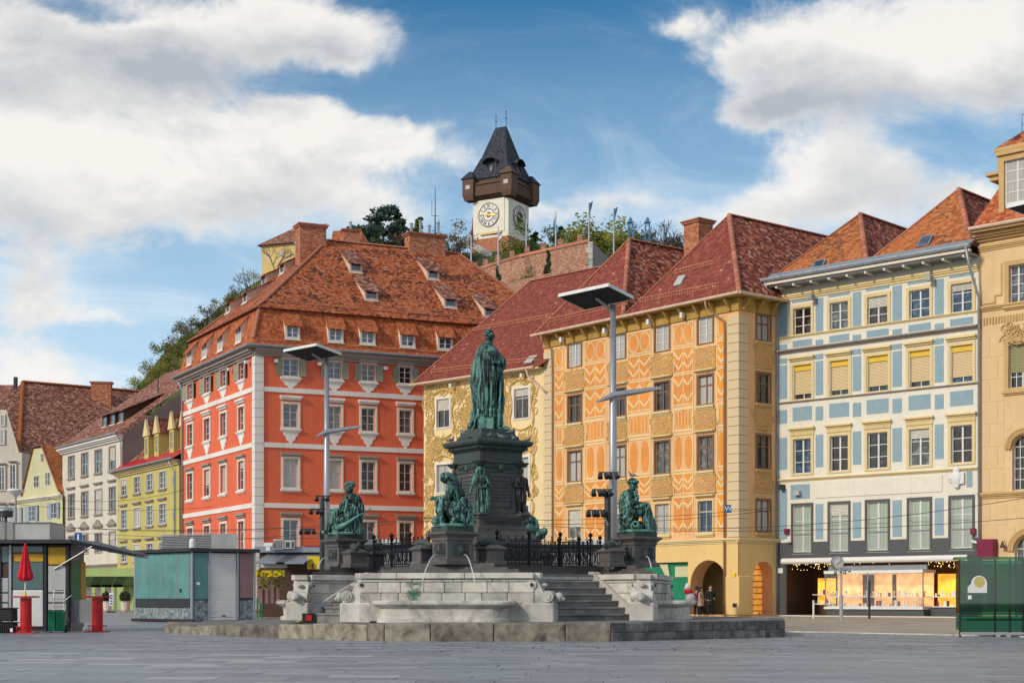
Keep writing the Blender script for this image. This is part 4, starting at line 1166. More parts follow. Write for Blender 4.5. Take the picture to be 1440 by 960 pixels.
# column bases of the arcade corner
B().bbox(q0-.25,F_O.L+.12,-.1,.9,.1,2.3,.04).build('pier_base','wall_groundfloor',org,F_O.M)
for u,z in((q0+.35,2.25),(q0+.45,.55)):
 b=B();b.box(u,u+.3,-.13,-.1,z,z+.22);b.build('wall_plate','yellow_paint' if z>1 else 'dark_metal',org,F_O.M)
 # ================================================================== pale blue and cream house
blu=thing('blue_panel_house',BLp,'cream house with pale blue panels, five window bays and two orange hipped roofs','house')
F=F_B
def cx_(x):return 1060+x*.26389
def cy_(y,y0=400):return y0+y*.26389
ZB=18.8
cB=[(212,306),(407,504),(606,714),(830,938),(1052,1165)]
cB=[(cx_(a),cx_(c))for a,c in cB]
c3=sum(cB[2])/2
def zz(y,y0=400):return F.Zp(c3,cy_(y,y0))
rB=[(zz(208),zz(62)),(zz(568),zz(378)),(zz(981-0),zz(787)),(zz(505,640),zz(246,640))]
rB[2]=(zz(70,640),zz(787))
hs=[]
for(a,c)in cB:
 for r in rB:hs.append((F.U(a),F.U(c),*r))
zSh=zz(560,640)
sh0,sh1=F.U(1106),F.U(1362)
hs.append((sh0,sh1,.12,zSh,'rect',.02))
wall_with_holes(F,0,F.L,0,ZB,hs,.25).build('wall','wall_cream',blu,F.M)
for ci,(a,c)in enumerate(cB):
 u0,u1=F.U(a),F.U(c)
 window(F,blu,u0,u1,*rB[0],glass=['glass_brown','glass_grey','glass_grey','glass_sky','glass_sky'][ci],rows=3,rec=.12,surround='trim_yellow',sw=.18,mull=.09)
 w_=window(F,blu,u0-.04,u1+.04,*rB[1],glass='glass_dark',rows=3,rec=.2,surround='trim_yellow',sw=.16,blind=('blind_cream',.84),hood=('trim_yellow',.1,.22,.06),mull=.05)
 B().box(-(u1-u0+.08)/2,(u1-u0+.08)/2,.1,.15,(rB[1][1]-rB[1][0])*.84,rB[1][1]-rB[1][0]).build('blind_box','blind_yellow',w_,F.at((u0+u1)/2,rB[1][0]))
 window(F,blu,u0,u1,*rB[2],glass=['glass_dark','glass_brown','glass_dark','glass_grey','glass_brown'][ci],rows=3,rec=.12,surround='trim_yellow',sw=.17,hood=('trim_yellow',.28,.2,.1),mull=.10)
 w_=window(F,blu,u0-.02,u1+.02,*rB[3],glass='glass_pale',rows=3,rec=.12,surround='granite_dark',sw=.12,mull=.12)
 B().box(-(u1-u0)/2,(u1-u0)/2,.02,.035,.05,(rB[3][1]-rB[3][0])*.38).build('balustrade_glass','shop_glass',w_,F.at((u0+u1)/2,rB[3][0]))
 B().box(-(u1-u0)/2-.05,(u1-u0)/2+.05,.0,.05,(rB[3][1]-rB[3][0])*.38,(rB[3][1]-rB[3][0])*.38+.04).build('handrail','grey_metal',w_,F.at((u0+u1)/2,rB[3][0]))
 # fluted frieze under the third-row hoods
 zf=rB[2][1]+.2
 fb=B();fb.box(u0-.2,u1+.2,-.07,0,zf,zf+.26)
 for k in range(12):x=u0-.1+(u1-u0+.2)*k/12;fb.box(x,x+.05,-.09,-.071,zf+.03,zf+.22)
 fb.build('fluted_frieze','trim_yellow',blu,F.M,kind='stuff')
 # blue panels between and above the bays: [u0,u1] gaps
gaps=[(F.U(cx_(137)),F.U(cx_(178))),(F.U(cx_(330)),F.U(cx_(370))),(F.U(cx_(528)),F.U(cx_(572))),(F.U(cx_(740)),F.U(cx_(789))),(F.U(cx_(965)),F.U(cx_(1012)))]
def panel(u0,u1,z0,z1):
 p=cached(('bp',round(u1-u0,2),round(z1-z0,2)),lambda:B().box(0,u1-u0,-.022,0,0,z1-z0).data('blue_panel','paint_blue'))
 link('blue_panel',p,blu,F.at(u0,z0))
zL1,zL2=zz(218),zz(262)
for(a,c)in gaps:
 panel(a,c,zz(215),zz(23));panel(a,c,zz(282),zz(252));panel(a,c,zz(555),zz(368));panel(a,c,zz(358),zz(330));panel(a,c,zz(693),zz(618));panel(a,c,zz(950),zz(772))
 if a>.5:panel(a,c,zz(435,640),zz(243,640))
for(a,c)in cB:
 a,c=F.U(a),F.U(c)
 panel(a-.05,c+.05,zz(275),zz(240));panel(a-.05,c+.05,zz(686),zz(610));panel(a-.1,c+.1,zz(28),zz(2))
u=F.U(cx_(197));panel(u,F.U(cx_(298)),zz(210,640),zz(130,640));panel(gaps[0][0],gaps[0][1],zz(435,640),zz(150,640));panel(F.U(cx_(1135)),F.U(cx_(1165)),zz(195,640),zz(105,640))
fb=B();fb.box(F.U(cx_(330)),F.U(cx_(1005)),-.05,0,zz(210,640),zz(125,640));sp=fb.build('blank_sign','wall_cream',blu,F.M)
for z,h,o,mt in((zz(222),.12,.12,'trim_yellow'),(zz(305),.2,.3,'trim_grey'),(zz(585),.1,.12,'trim_grey'),(zz(110,640),.14,.16,'trim_yellow')):
 cornice(F,blu,0,F.L,z,h,o,mt,'ledge')
 # white half-round ornament and service boxes
p=F.pt(F.U(cx_(1085)),-.12,zz(150,640))
b=B();b.lathe([(.1,-.62),(.2,-.55),(.3,-.3),(.42,.0),(.40,.3),(.24,.45),(.26,.6),(.2,.75),(.02,.82)],14);b.bbox(.1,.62,-.1,.12,-.35,.42,.05);b.bbox(-.55,-.2,-.1,.1,-.2,.3,.05);b.tube([(-.2,-.2,.1),(-.55,-.35,.0),(-.75,-.4,.05)],.03,5);b.build('wall_ornament','white_paint',blu,T(p)@RZ(atan2(F.u.y,F.u.x))@Matrix.Diagonal((.72,.4,.8,1)),smooth=False)
b=B();u=F.U(cx_(240));b.box(u-.18,u+.18,-.3,-.03,zz(190,640),zz(165,640));b.build('vent_box','light_panel',blu,F.M)
for px,y0_ in((1102,640+170*.2639),):
 u=F.U(px);z=F.Zp(px,y0_);B().box(u-.12,u+.12,-.35,-.03,z-.15,z+.15).build('floodlight','dark_metal',blu,F.M)
for px in(1108,1370):
 u=F.U(px);z=F.Zp(px,748);b=B();b.box(u-.13,u+.13,-.2,-.03,z-.12,z+.2);b.build('alarm_box','maroon_sign',blu,F.M)
 b=B();b.lathe([(.03,0),(.07,.1),(.07,.32),(.05,.36)],8,(0,0,0),T(u,-.35,z-.45)@Matrix.Rotation(1.9,4,'Y'));b.build('security_camera','white_paint',blu,F.M)
 # granite storey base with the shop
zG=zz(450,640)
gr=wall_with_holes(F,0,F.L,.12,zG,[(F.U(a)-.14,F.U(c)+.14,rB[3][0]-.12,zG+1)for a,c in cB]+[(sh0,sh1,.12,zSh,'rect',.07)],.07)
gr.build('granite_cladding','granite_dark',blu,F.M@T(0,-.065,0))
shop=thing('jewellery_shop_window',F.pt((sh0+sh1)/2,0,0),'brightly lit jewellery shop window with shelves of small goods under the blue panelled house','shop window')
b=B();b.box(sh0-.3,sh1+.3,3.0,3.1,0,zSh+.3);b.box(sh0-.3,sh1+.3,.3,3.0,zSh+.001,zSh+.1);b.box(sh0-.3,sh0-.2,.3,3.0,0,zSh);b.box(sh1+.2,sh1+.3,.3,3,0,zSh);b.box(sh0-.2,sh1+.2,.3,3,.05,.11)
b.build('recess','wood_dark',shop,F.M)
v0,v1=F.U(1160),F.U(1299);z738,z851,z812=F.Zp(1230,838),F.Zp(1230,853),F.Zp(1230,812)
# central projecting glass case
B().box(v0+.1,v1,.0,1.6,.12,z851-.12).build('plinth','granite_dark',shop,F.M)
def case(u0,u1,y0,y1,glow,z0,z1,shelves,nitems,seed):
 r=random.Random(seed)
 cs=B().box(u0,u1,y1-.04,y1,z0,z1).build('lit_back',glow,shop,F.M)
 for zs in shelves:
  B().box(u0,u1,y0,y1-.05,zs-.05,zs).build('shelf','white_paint',shop,F.M)
  for k in range(nitems):
   x=u0+.1+(u1-u0-.2)*(k+r.random()*.6)/nitems;y=y0+.12+r.random()*.3;h=r.uniform(.08,.34)
   kind=r.random();it=B()
   if kind<.45:it.lathe([(.02+h*.25,0),(.03,.02),(.02,h*.5),(.06,h*.8),(.03,h)],7,(x,y,zs));mt='white_paint'
   elif kind<.8:it.extr([(x-.06,zs),(x+.06,zs),(x+.05,zs+h),(x-.03,zs+h)],y,y+.05);mt=['clock_white','gold','white_mark'][k%3]
   else:it.box(x-.07,x+.07,y,y+.04,zs,zs+h);mt=['maroon_sign','wood_dark','snow_guard'][k%3]
   tag(it.build('display_item',mt,shop,F.M))
case(v0+.1,v1-.05,.1,1.2,'shop_glow',z851,z812+.25,[z738,z851+.06],30,1)
for px,ww in((1203,.4),(1243,.22),(1211,.3)):
 u=F.U(px);B().box(u-ww/2,u+ww/2,1.08,1.14,z851+.02,z812+.2).build('display_pillar','wood_dark',shop,F.M)
B().box(v0,v1,-.12,1.3,z851-.12,z851).build('sill','white_paint',shop,F.M)
B().box(v0,v1,-.12,1.3,z812+.25,z812+.42).build('canopy_ledge','white_paint',shop,F.M)
B().box(v0+.25,v1+.2,-.02,.1,z812+.43,zSh-.25).build('fascia','grey_metal',shop,F.M)
for u in(v0+.04,v1-.04,F.U(1220)+.02):B().box(u-.025,u+.025,-.04,.03,z851,z812+.25).build('mullion','grey_metal',shop,F.M)
B().box(v0+.05,v1-.05,-.02,-.01,z851,z812+.25).build('shop_glass','shop_glass',shop,F.M)
case(F.U(1129),F.U(1154),1.0,1.6,'shop_glow_yellow',F.Zp(1140,850),F.Zp(1140,812),[F.Zp(1140,835),F.Zp(1140,848)],6,2)
case(F.U(1300),sh1+0,.7,1.5,'shop_glow_yellow',z851,z812+.2,[z738,z851+.05],12,3)
B().box(F.U(1299),sh1+.1,.6,1.5,.12,z851-.05).build('plinth','granite_dark',shop,F.M)
b=B();r=random.Random(4)
for k in range(150):
 x=sh0+.1+(sh1-sh0-.2)*r.random()
 if v0+.3<x<v1 and r.random()<.93:continue
 z=zSh-.12-r.random()**2*.34;b.ball((x,.2+r.random()*.3,z),.022,5,3)
b.build('fairy_lights','fairy_light',shop,F.M,kind='stuff')
aw=B();aw.lathe([(.17,0),(.17,sh1-sh0+.2)],10,(0,0,0),F.M@T(sh0-.1,-.28,zSh+.05)@Matrix.Rotation(pi/2,4,'Y'));awn=aw.build('rolled_awning','white_awning',shop,smooth=False)
B().box(F.U(cx_(135)),F.U(cx_(160)),-.12,-.07,zz(620,640),zz(592,640)).build('notice_plate','white_mark',shop,F.M)
# eaves and roofs
ZBE=ZB+.25
cornice(F,blu,0,F.L,ZB-.75,.35,.2,'trim_yellow','cornice')
B().box(-.1,F.L,-.95,.3,ZB-.02,ZB+.08).build('soffit','grey_metal',blu,F.M)
for k in range(11):B().box(.5+k*1.15,.62+k*1.15,-1.0,-.02,ZB-.14,ZB-.03).build('rafter','trim_cream',blu,F.M)
B().box(-.15,F.L+.05,-1.15,-.9,ZB+.09,ZB+.22).build('eaves_board','trim_cream',blu,F.M)
gutter(F,blu,-.3,F.L+.1,ZBE+.13,-1.2,'zinc',.13)
b=B();b.mesh([(-.2,-1.2,ZBE+.1),(F.L,-1.2,ZBE+.1),(F.L,-.35,ZBE+.62),(-.2,-.35,ZBE+.62)],[(0,1,2,3)]);b.build('zinc_eaves_sheet','zinc',blu,F.M)
um=F.U(1226)
PB1,_=hipped(blu,F,-.15,um,ZBE+.28,23.35,4.0,15,'roof_orange','roof_mixed',ov=.55)
PB2,_=hipped(blu,F,um,F.L-.15,ZBE+.28,23.65,4.0,15,'roof_orange','roof_mixed',ov=.55)
for pl,px,py in((PB1,1151,375),(PB2,1301,341)):
 p=pl.hit(px,py);W_=T(p+Vector((0,0,.06)))@RZ(atan2(F.u.y,F.u.x))@Matrix.Rotation(radians(50),4,'X')
 s_=B().box(-.36,.36,-.42,.42,0,.08).build('skylight','zinc',blu,W_);B().box(-.28,.28,-.34,.34,.081,.1).build('pane','glass_sky',s_,W_)
core(blu,[F.pt(.02,.3),F.pt(F.L,.3),F.pt(F.L,16),F.pt(.02,16)],zSh+.2,ZB,'wall_cream')
core(blu,[F.pt(.02,3.2),F.pt(F.L,3.2),F.pt(F.L,16),F.pt(.02,16)],0,zSh+.2,'wall_cream')
pipe(F,blu,[(-.05,-1.2,ZBE),(-.12,-.5,ZB-.8),(.05,-.12,ZB-1.3),(.05,-.12,.2)],'zinc',.06)
pipe(F,blu,[(F.L-.1,-1.25,ZBE+.1),(F.L-.05,-.9,ZB-.7),(F.L+.1,-.2,ZB-2.2),(F.L+.1,-.14,.2)],'zinc',.07)
for px in(1146,1312):
 u=F.U(px);b=B();b.box(u-.16,u+.16,-.6,-.25,ZB-.95,ZB-.7);b.tube([(u,-.4,ZB-.7),(u,-.2,ZB-.4)],.03,5);b.build('floodlight','grey_metal',blu,F.M)
 # ================================================================== sand-coloured house at the right
san=thing('sand_house',BR,'ochre stone-faced house at the right edge with arched windows and a red fish-scale mansard','house')
F=F_D
zr_=lambda px,py:F.Zp(px,py)
wS=[((1419,1453),(425,372)),((1418.5,1454),(545,480)),((1423.5,1459),(689,612)),((1427,1470),(790,752))]
hs=[]
for k,((a,c),(y1_,y0_))in enumerate(wS):
 for off in(0,4.6):
  hs.append((F.U(a)+off,F.U(c)+off,zr_(1430,y1_),zr_(1430,y0_),'arch' if k>1 else 'rect',.3))
hs[-2]=(F.U(1427),F.U(1470),.12,zr_(1430,752),'arch',.5);hs[-1]=(F.U(1427)+4.6,F.U(1470)+4.6,.12,zr_(1430,752),'arch',.5)
ZD=19.9
wall_with_holes(F,0,F.L,0,ZD,hs,.3).build('wall','wall_sand',san,F.M)
for i,h in enumerate(hs):
 if i<4:window(F,san,h[0],h[1],h[2],h[3],glass='glass_grey' if i<2 else 'glass_dark',cols=3 if i<2 else 4,rows=4,rec=.2,surround='trim_sand',sw=.24,sill='trim_sand',**({'blind':('blind_olive',.66)}if i in(2,3)else{}))
 else:
  window(F,san,h[0],h[1],h[2],h[3],glass='glass_dark',cols=4,rows=5 if i<6 else 6,rec=.22)
  R=(h[1]-h[0])/2;b=B();cc_=((h[0]+h[1])/2,h[3]-R)
  for rr,yy in((R+.12,-.1),(R+.3,-.05)):
   b.tube([(cc_[0]-rr*cos(pi*k/14),yy,cc_[1]+rr*sin(pi*k/14))for k in range(15)],.09,5)
  b.build('arch_moulding','trim_sand',san,F.M)
for z,h_,o in((zr_(1400,436),.25,.18),(zr_(1400,700),.3,.2),(ZD-.9,.3,.15)):cornice(F,san,0,F.L,z,h_,o,'trim_sand','string_course')
b=B();z=zr_(1400,455)
for k in range(60):b.box(.1+k*.16,.18+k*.16,-.06,0,z,z+.35)
b.build('fluted_band','trim_sand',san,F.M,kind='stuff')
b=B();u=F.U(1397);za_,zb_=zr_(1400,428),zr_(1400,372)
stroke(b,[(u-.7,za_+.3),(u-.7,za_+.1),(u+.1,za_+.1),(u+.1,za_+.45),(u+.45,za_+.45),(u+.45,zb_)],.07,-.05);b.build('wall_moulding','trim_sand',san,F.M)
rs=random.Random(8)
scrolls(F,F.U(1409),F.U(1460),zr_(1430,480),zr_(1430,455),[],16,rs,-.05,.05).build('window_crest','trim_sand',san,F.M,kind='stuff')
# ashlar joints of the plaster: proud blocks in the visible strip
for(za,zb)in((zr_(1400,690),zr_(1400,470)),(.3,zr_(1400,708))):
 n=int((zb-za)/1.05);hh=(zb-za)/n
 for i in range(n):
  for(a,c)in((.06,1.05),(1.06,2.0))if i%2 else((.06,.6),(.61,1.55)):
   u1_=min(c,F.U(1412)if za>3 else 2.0)
   if u1_>a:link('ashlar_block',cached(('ab',round(u1_-a,2),round(hh,2)),lambda:B().bbox(0,u1_-a,-.018,.005,.008,hh-.008,.008).data('ashlar_block','wall_sand')),san,F.at(a,za+hh*i))
B().box(F.U(1380.5),F.U(1403),-.55,-.02,zr_(1392,783),zr_(1392,758)).build('hanging_sign','maroon_sign',san,F.M)
b=B();u=F.U(1413.5);z=zr_(1414,770);b.lathe([(.12,0),(.14,.05),(.04,.3),(.02,.36)],8,(u,-.3,z));b.tube([(u,-.3,z+.3),(u,0,z+.35)],.02,4);b.build('wall_lamp','wood_dark',san,F.M)
B().box(0,F.L,-.8,.3,ZD-.02,ZD+.1).build('soffit','trim_sand',san,F.M)
cornice(F,san,-.1,F.L,ZD-.4,.35,.5,'trim_sand');gutter(F,san,-.1,F.L,ZD+.18,-.9,'gutter_cream',.1)
b=B();zt_=zr_(1400,262)+0.4
b.mesh([(-.05,-.85,ZD+.12),(F.L,-.85,ZD+.12),(F.L,.9,zt_),(.9,.9,zt_),(-.05,14,ZD+.12),(.9,12,zt_)],[(0,1,2,3),(4,0,3,5)])
b.build('mansard_roof','roof_red_clean',san,F.M)
b=B();b.box(.45,F.L,.3,12,zt_,zt_+.25);b.box(.3,F.L,.12,12,zt_+.25,zt_+.4);b.box(.75,F.L,.6,12,zt_+.4,zt_+1.5);b.box(.6,F.L,.45,12,zt_+1.5,zt_+1.7);b.build('attic_cornice','trim_sand',san,F.M)
b=B();zz_=zt_+1.7;b.mesh([(.65,.5,zz_),(F.L,.5,zz_),(F.L,6,zz_+4.4),(5,6,zz_+4.4),(.65,12,zz_)],[(0,1,2,3),(4,0,3)]);b.build('roof','roof_red_patchy',san,F.M)
b=B()
for k in range(8):x=1.6+k*.35;b.tube([(x,1.6,zz_+.8),(x,1.6,zz_+1.8)],.015,4)
b.tube([(1.6,1.6,zz_+1.8),(4.2,1.6,zz_+1.8)],.02,4);b.tube([(1.6,1.6,zz_+1.3),(4.2,1.6,zz_+1.3)],.015,4);b.build('roof_railing','dark_metal',san,F.M)
# dormer of the mansard, stone frame
u0,u1=F.U(1416),F.U(1452);z0,z1=zr_(1430,300),zr_(1430,226)
b=B();b.box(u0-.28,u0,-.35,1.2,z0-.5,z1+.3);b.box(u1,u1+.28,-.35,1.2,z0-.5,z1+.3);b.box(u0,u1,-.35,1.2,z1,z1+.3);b.box(u0,u1,-.35,1.2,z0-.5,z0);b.box(u0-.4,u1+.4,-.5,1.3,z1+.3,z1+.5);b.box(u0-.4,u1+.4,-.5,-.34,z0-.62,z0-.45)
dm=b.build('dormer','trim_sand',san,F.M)
b=B();
for x in(u0,(u0+u1)/2-.04,u1-.08):b.box(x,x+.08,-.2,-.14,z0,z1)
for k in range(6):z=z0+(z1-z0)*k/5;b.box(u0,u1,-.195,-.15,z-.025,z+.025)
b.build('window_frame','white_frame',dm,F.M);B().box(u0,u1,-.17,-.16,z0,z1).build('pane','glass_curtain',dm,F.M)
core(san,[F.pt(.02,.35),F.pt(F.L,.35),F.pt(F.L,14),F.pt(.02,14)],0,ZD,'wall_sand')
# ================================================================== left-hand street
def simple_window_row(F,root,cols,z0,z1,**kw):
 for(a,c)in cols:window(F,root,F.U(a),F.U(c),z0,z1,**kw)
 # --- white classical house
WR=G(172,138);WL=G(88,152);F_W=Facade(WL,WR);F=F_W
whi=thing('white_house',WL,'white classical house with brown tiled roof and grey pedimented windows','house')
cW=[(96.5,105),(115,124),(134,143.5),(154,162.5)]
zW=F.Zp(171,611)
rW=[(F.Zp(158,660),F.Zp(158,628)),(F.Zp(158,719),F.Zp(158,685)),(F.Zp(158,775),F.Zp(158,748))]
hs=[(F.U(a),F.U(c),*r)for a,c in cW for r in rW]
arc=[]
for k in range(4):
 a=F.U(121+k*13.5);arc.append((a,a+F.L*.10,0.0,F.Zp(150,816),'arch',.8))
wall_with_holes(F,0,F.L,0,zW,hs+arc,.2).build('wall','wall_white',whi,F.M)
zg=F.Zp(150,797)
bb=wall_with_holes(F,0,F.L,0,zg,[tuple(x[:5])+(.03,)for x in arc],.03);bb.build('arcade_plaster','wall_arcade_green',whi,F.M@T(0,-.04,0))
simple_window_row(F,whi,cW,*rW[0],glass='glass_grey',rows=2,surround='trim_grey',sw=.1,sill='trim_grey',rec=.08,bar=.04,mull=.05)
simple_window_row(F,whi,cW,*rW[1],glass='glass_grey',rows=2,surround='trim_grey',sw=.1,sill='trim_grey',rec=.08,bar=.04,mull=.05,hood=('trim_grey',.35,.25,.12))
simple_window_row(F,whi,cW,*rW[2],glass='glass_dark',rows=2,surround='trim_grey',sw=.12,rec=.08,bar=.04,mull=.05,hood=('trim_grey',.4,.22,.2,'ped'))
for k in range(46):
 z=zg+.6+k*.26
 if z>zW-.9:break
 us_=[0.02]+[v for a,c in cW for v in(F.U(a)-.25,F.U(c)+.25)]+[F.L-.02]
 rb_=B()
 for q in range(0,len(us_),2):rb_.box(us_[q],us_[q+1],-.015,.0,z,z+.225)
 rb_.build('rustication','wall_white',whi,F.M,kind='stuff')
cornice(F,whi,-.2,F.L+.1,zW-.5,.5,.6,'trim_white');cornice(F,whi,0,F.L,zg,.3,.25,'trim_grey','string_course')
gutter(F,whi,-.3,F.L+.3,zW+.1,-.7)
e0,e1=F.pt(-.4,-.65,zW+.05),F.pt(F.L+.2,-.65,zW+.05)
r0_,r1_=F.pt(-.4,11,zW+8.6),F.pt(F.L+.2,11,zW+8.6)
b=B();b.poly([e0,e1,r1_,r0_]);b.poly([F.pt(-.4,22,zW),r0_,r1_,F.pt(F.L+.2,22,zW)]);b.build('roof','roof_brown',whi)
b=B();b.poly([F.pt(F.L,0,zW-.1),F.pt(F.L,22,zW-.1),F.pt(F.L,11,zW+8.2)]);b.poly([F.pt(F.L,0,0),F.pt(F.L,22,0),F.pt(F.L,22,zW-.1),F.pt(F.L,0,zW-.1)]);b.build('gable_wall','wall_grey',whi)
core(whi,[F.pt(0,1.2),F.pt(F.L-.02,1.2),F.pt(F.L-.02,21),F.pt(0,21)],0,zW-.12,'wall_white')
sb=B();s_=8.6/11.65
ud0,ud1=F.L*.42,F.L*.82
for k in range(3):
 a=ud0+(ud1-ud0)*k/3;
 dormer(whi,F,a+.8,1.1,zW+1.75,zW+2.75,1.5,5.2,zW+.05+5.85*s_+.05,'wood_dark','roof_brown','grey_frame','glass_sky',1,1,.5)
pipe(F,whi,[(F.L-.05,-.7,zW),(F.L+.05,-.15,zW-.8),(F.L+.05,-.1,.2)])
b=B();p=F.pt(F.L*.6,6,zW+4.5);b.tube([p,p+Vector((0,0,2.6))],.05,5);b.tube([p+Vector((-.7,0,2.3)),p+Vector((.7,0,2.3))],.03,4);b.build('aerial','dark_metal',whi)
b=B();b.box(0,F.L,2.6,2.7,0,zg);b.build('arcade_wall','wood_dark',whi,F.M)
# --- yellow-green house
YR=G(252,124);YL=G(165,138);F_Y=Facade(YL,YR);F=F_Y
yel=thing('yellow_house',YL,'yellow green house with four pointed dormers squeezed between the white house and the red palace','house')
cY=[(170.5,178.5),(188.5,197.5),(206.5,215.5),(224,234)]
zY=F.Zp(230,652)
rY=[(F.Zp(229,686),F.Zp(229,662.5)),(F.Zp(229,736),F.Zp(229,708)),(F.Zp(229,786),F.Zp(229,762))]
hs=[(F.U(a),F.U(c),*r)for a,c in cY for r in rY]
arc=[]
for k in range(5):
 a=F.U(174+k*14.5);arc.append((a,a+F.L*.115,0.0,F.Zp(200,815),'arch',.8))
wall_with_holes(F,0,F.L,0,zY,hs+arc,.2).build('wall','wall_green_yellow',yel,F.M)
zg=F.Zp(200,797)
wall_with_holes(F,0,F.L,0,zg,[tuple(x[:5])+(.03,)for x in arc],.03).build('arcade_plaster','wall_arcade_green',yel,F.M@T(0,-.04,0))
simple_window_row(F,yel,cY,*rY[0],glass='glass_grey',rows=3,surround='white_frame',sw=.07,sill='trim_grey',rec=.06)
simple_window_row(F,yel,cY,*rY[1],glass='glass_grey',rows=4,surround='white_frame',sw=.07,sill='trim_grey',rec=.06,hood=('trim_grey',.2,.22,.1))
simple_window_row(F,yel,cY,*rY[2],glass='glass_dark',rows=4,surround='white_frame',sw=.07,sill='trim_grey',rec=.06,hood=('trim_grey',.2,.22,.1))
cornice(F,yel,-.1,F.L+.1,zY-.3,.4,.5,'trim_yellow');gutter(F,yel,-.3,F.L+.3,zY+.15,-.7)
e0,e1=F.pt(-.3,-.7,zY+.1),F.pt(F.L+.2,-.7,zY+.1)
b=B();b.poly([e0,e1,F.pt(F.L+.2,.9,zY+1.1),F.pt(-.3,.9,zY+1.1)]);b.build('metal_eaves_roof','red_paint',yel)
b=B();b.poly([F.pt(-.3,.9,zY+1.1),F.pt(F.L+.2,.9,zY+1.1),F.pt(F.L+.2,9,zY+8.2),F.pt(-.3,9,zY+8.2)]);b.poly([F.pt(-.3,18,zY),F.pt(-.3,9,zY+8.2),F.pt(F.L+.2,9,zY+8.2),F.pt(F.L+.2,18,zY)]);b.poly([F.pt(-.3,-.6,zY),F.pt(-.3,9,zY+8.2),F.pt(-.3,18,zY)]);b.build('roof','roof_brown',yel)
for px in(194,208,229,244.5):
 u=F.U(px);z0=zY+1.35;z1=z0+1.35;y0=.75
 d=B();d.box(u-.55,u-.32,y0,y0+3,z0-.5,z1+.25);d.box(u+.32,u+.55,y0,y0+3,z0-.5,z1+.25);d.box(u-.32,u+.32,y0,y0+.3,z1,z1+.25);d.box(u-.32,u+.32,y0,y0+.3,z0-.5,z0)
 dd=d.build('dormer','wall_green_yellow',yel,F.M)
 g=B();g.extr([(u-.7,z1+.25),(u+.7,z1+.25),(u,z1+1.75)],y0-.12,y0+.1);g.build('dormer_gable','trim_yellow',dd,F.M)
 g=B();g.extr([(u-.72,z1+.26),(u+.72,z1+.26),(u,z1+1.6)],y0+.101,y0+3.4);g.build('dormer_roof','roof_brown',dd,F.M)
 g=B();g.box(u-.32,u-.26,y0+.08,y0+.13,z0,z1);g.box(u+.26,u+.32,y0+.08,y0+.13,z0,z1);g.box(u-.03,u+.03,y0+.08,y0+.13,z0,z1);g.box(u-.32,u+.32,y0+.083,y0+.128,z1-.06,z1);g.box(u-.32,u+.32,y0+.083,y0+.128,z0+.6,z0+.65);g.build('window_frame','white_frame',dd,F.M)
 B().box(u-.32,u+.32,y0+.1,y0+.11,z0,z1).build('pane','glass_grey',dd,F.M)
core(yel,[F.pt(0,1.2),F.pt(F.L-.02,1.2),F.pt(F.L-.02,18),F.pt(0,18)],0,zY,'wall_green_yellow')
b=B();b.box(0,F.L,2.6,2.7,0,zg);b.build('arcade_wall','wood_dark',yel,F.M)
b=B();b.box(F.L-.01,F.L,0,18,0,zY-.02);b.build('side_wall','wall_green_yellow',yel,F.M)
pipe(F,yel,[(F.L-.8,-.6,zY),(F.L-.8,-.12,zY-.9),(F.L-.8,-.12,.2)])
for px,py in((243,675),(243.5,723)):u=F.U(px);z=F.Zp(px,py);B().box(u-.18,u+.18,-.03,.0,z-.35,z+.35).build('shutter','blue_shutter',yel,F.M)
# awnings and potted bushes in front of the arcade
for k,px in enumerate((132,147,162,178)):
 p=G(px,134)
 a=thing('shop_awning',p+Vector((0,0,2.2)),['dark green awning over the first arcade arch left of the street','dark green awning over the second arcade arch','dark green awning over the third arcade arch','dark green awning over the arch nearest the teal kiosk'][k],'awning',group='dark awnings along the arcade')
 B().mesh([(-.9,0,.75),(.9,0,.75),(.9,-1.1,0),(-.9,-1.1,0),(-.9,-1.1,-.2),(.9,-1.1,-.2)],[(0,3,2,1),(3,4,5,2)]).build('canopy','foliage_dark',a,T(p+Vector((0,0,2.2))))
for k,px in enumerate((151,176)):
 p=G(px,120)
 a=thing('potted_bush',p,['round clipped bush in a pale pot between the green arches','round clipped bush in a pale pot beside the teal kiosk'][k],'plant',group='potted bushes by the arcade')
 B().lathe([(.22,0),(.3,.1),(.36,.75),(.4,.8),(.3,.81)],12).build('pot','wall_white',a,T(p),smooth=False)
 b=B();r=random.Random(k)
 for _ in range(260):
  d=Vector((r.gauss(0,1),r.gauss(0,1),r.gauss(0,1))).normalized()*r.uniform(.25,.45);c=Vector((0,0,1.15))+d
  t1=Vector((r.gauss(0,1),r.gauss(0,1),r.gauss(0,1))).normalized()*.1;t2=t1.orthogonal().normalized()*.08
  b.poly([c-t1,c+t2,c+t1,c-t2])
 b.build('leaves','foliage_dark',a,T(p),kind='stuff')
p=G(156.5,112)
a=thing('street_banner',p,'small pale blue and white banner sign on a stand before the arcade','sign')
B().box(-.15,.15,-.04,.04,.5,1.45).build('board','white_mark',a,T(p));b=B();
for k in range(4):b.box(-.1,.1,-.06,-.041,.6+k*.2,.7+k*.2)
b.build('print','blue_sign',a,T(p),kind='stuff');B().box(-.3,.3,-.2,.2,0,.1).build('foot','dark_metal',a,T(p))
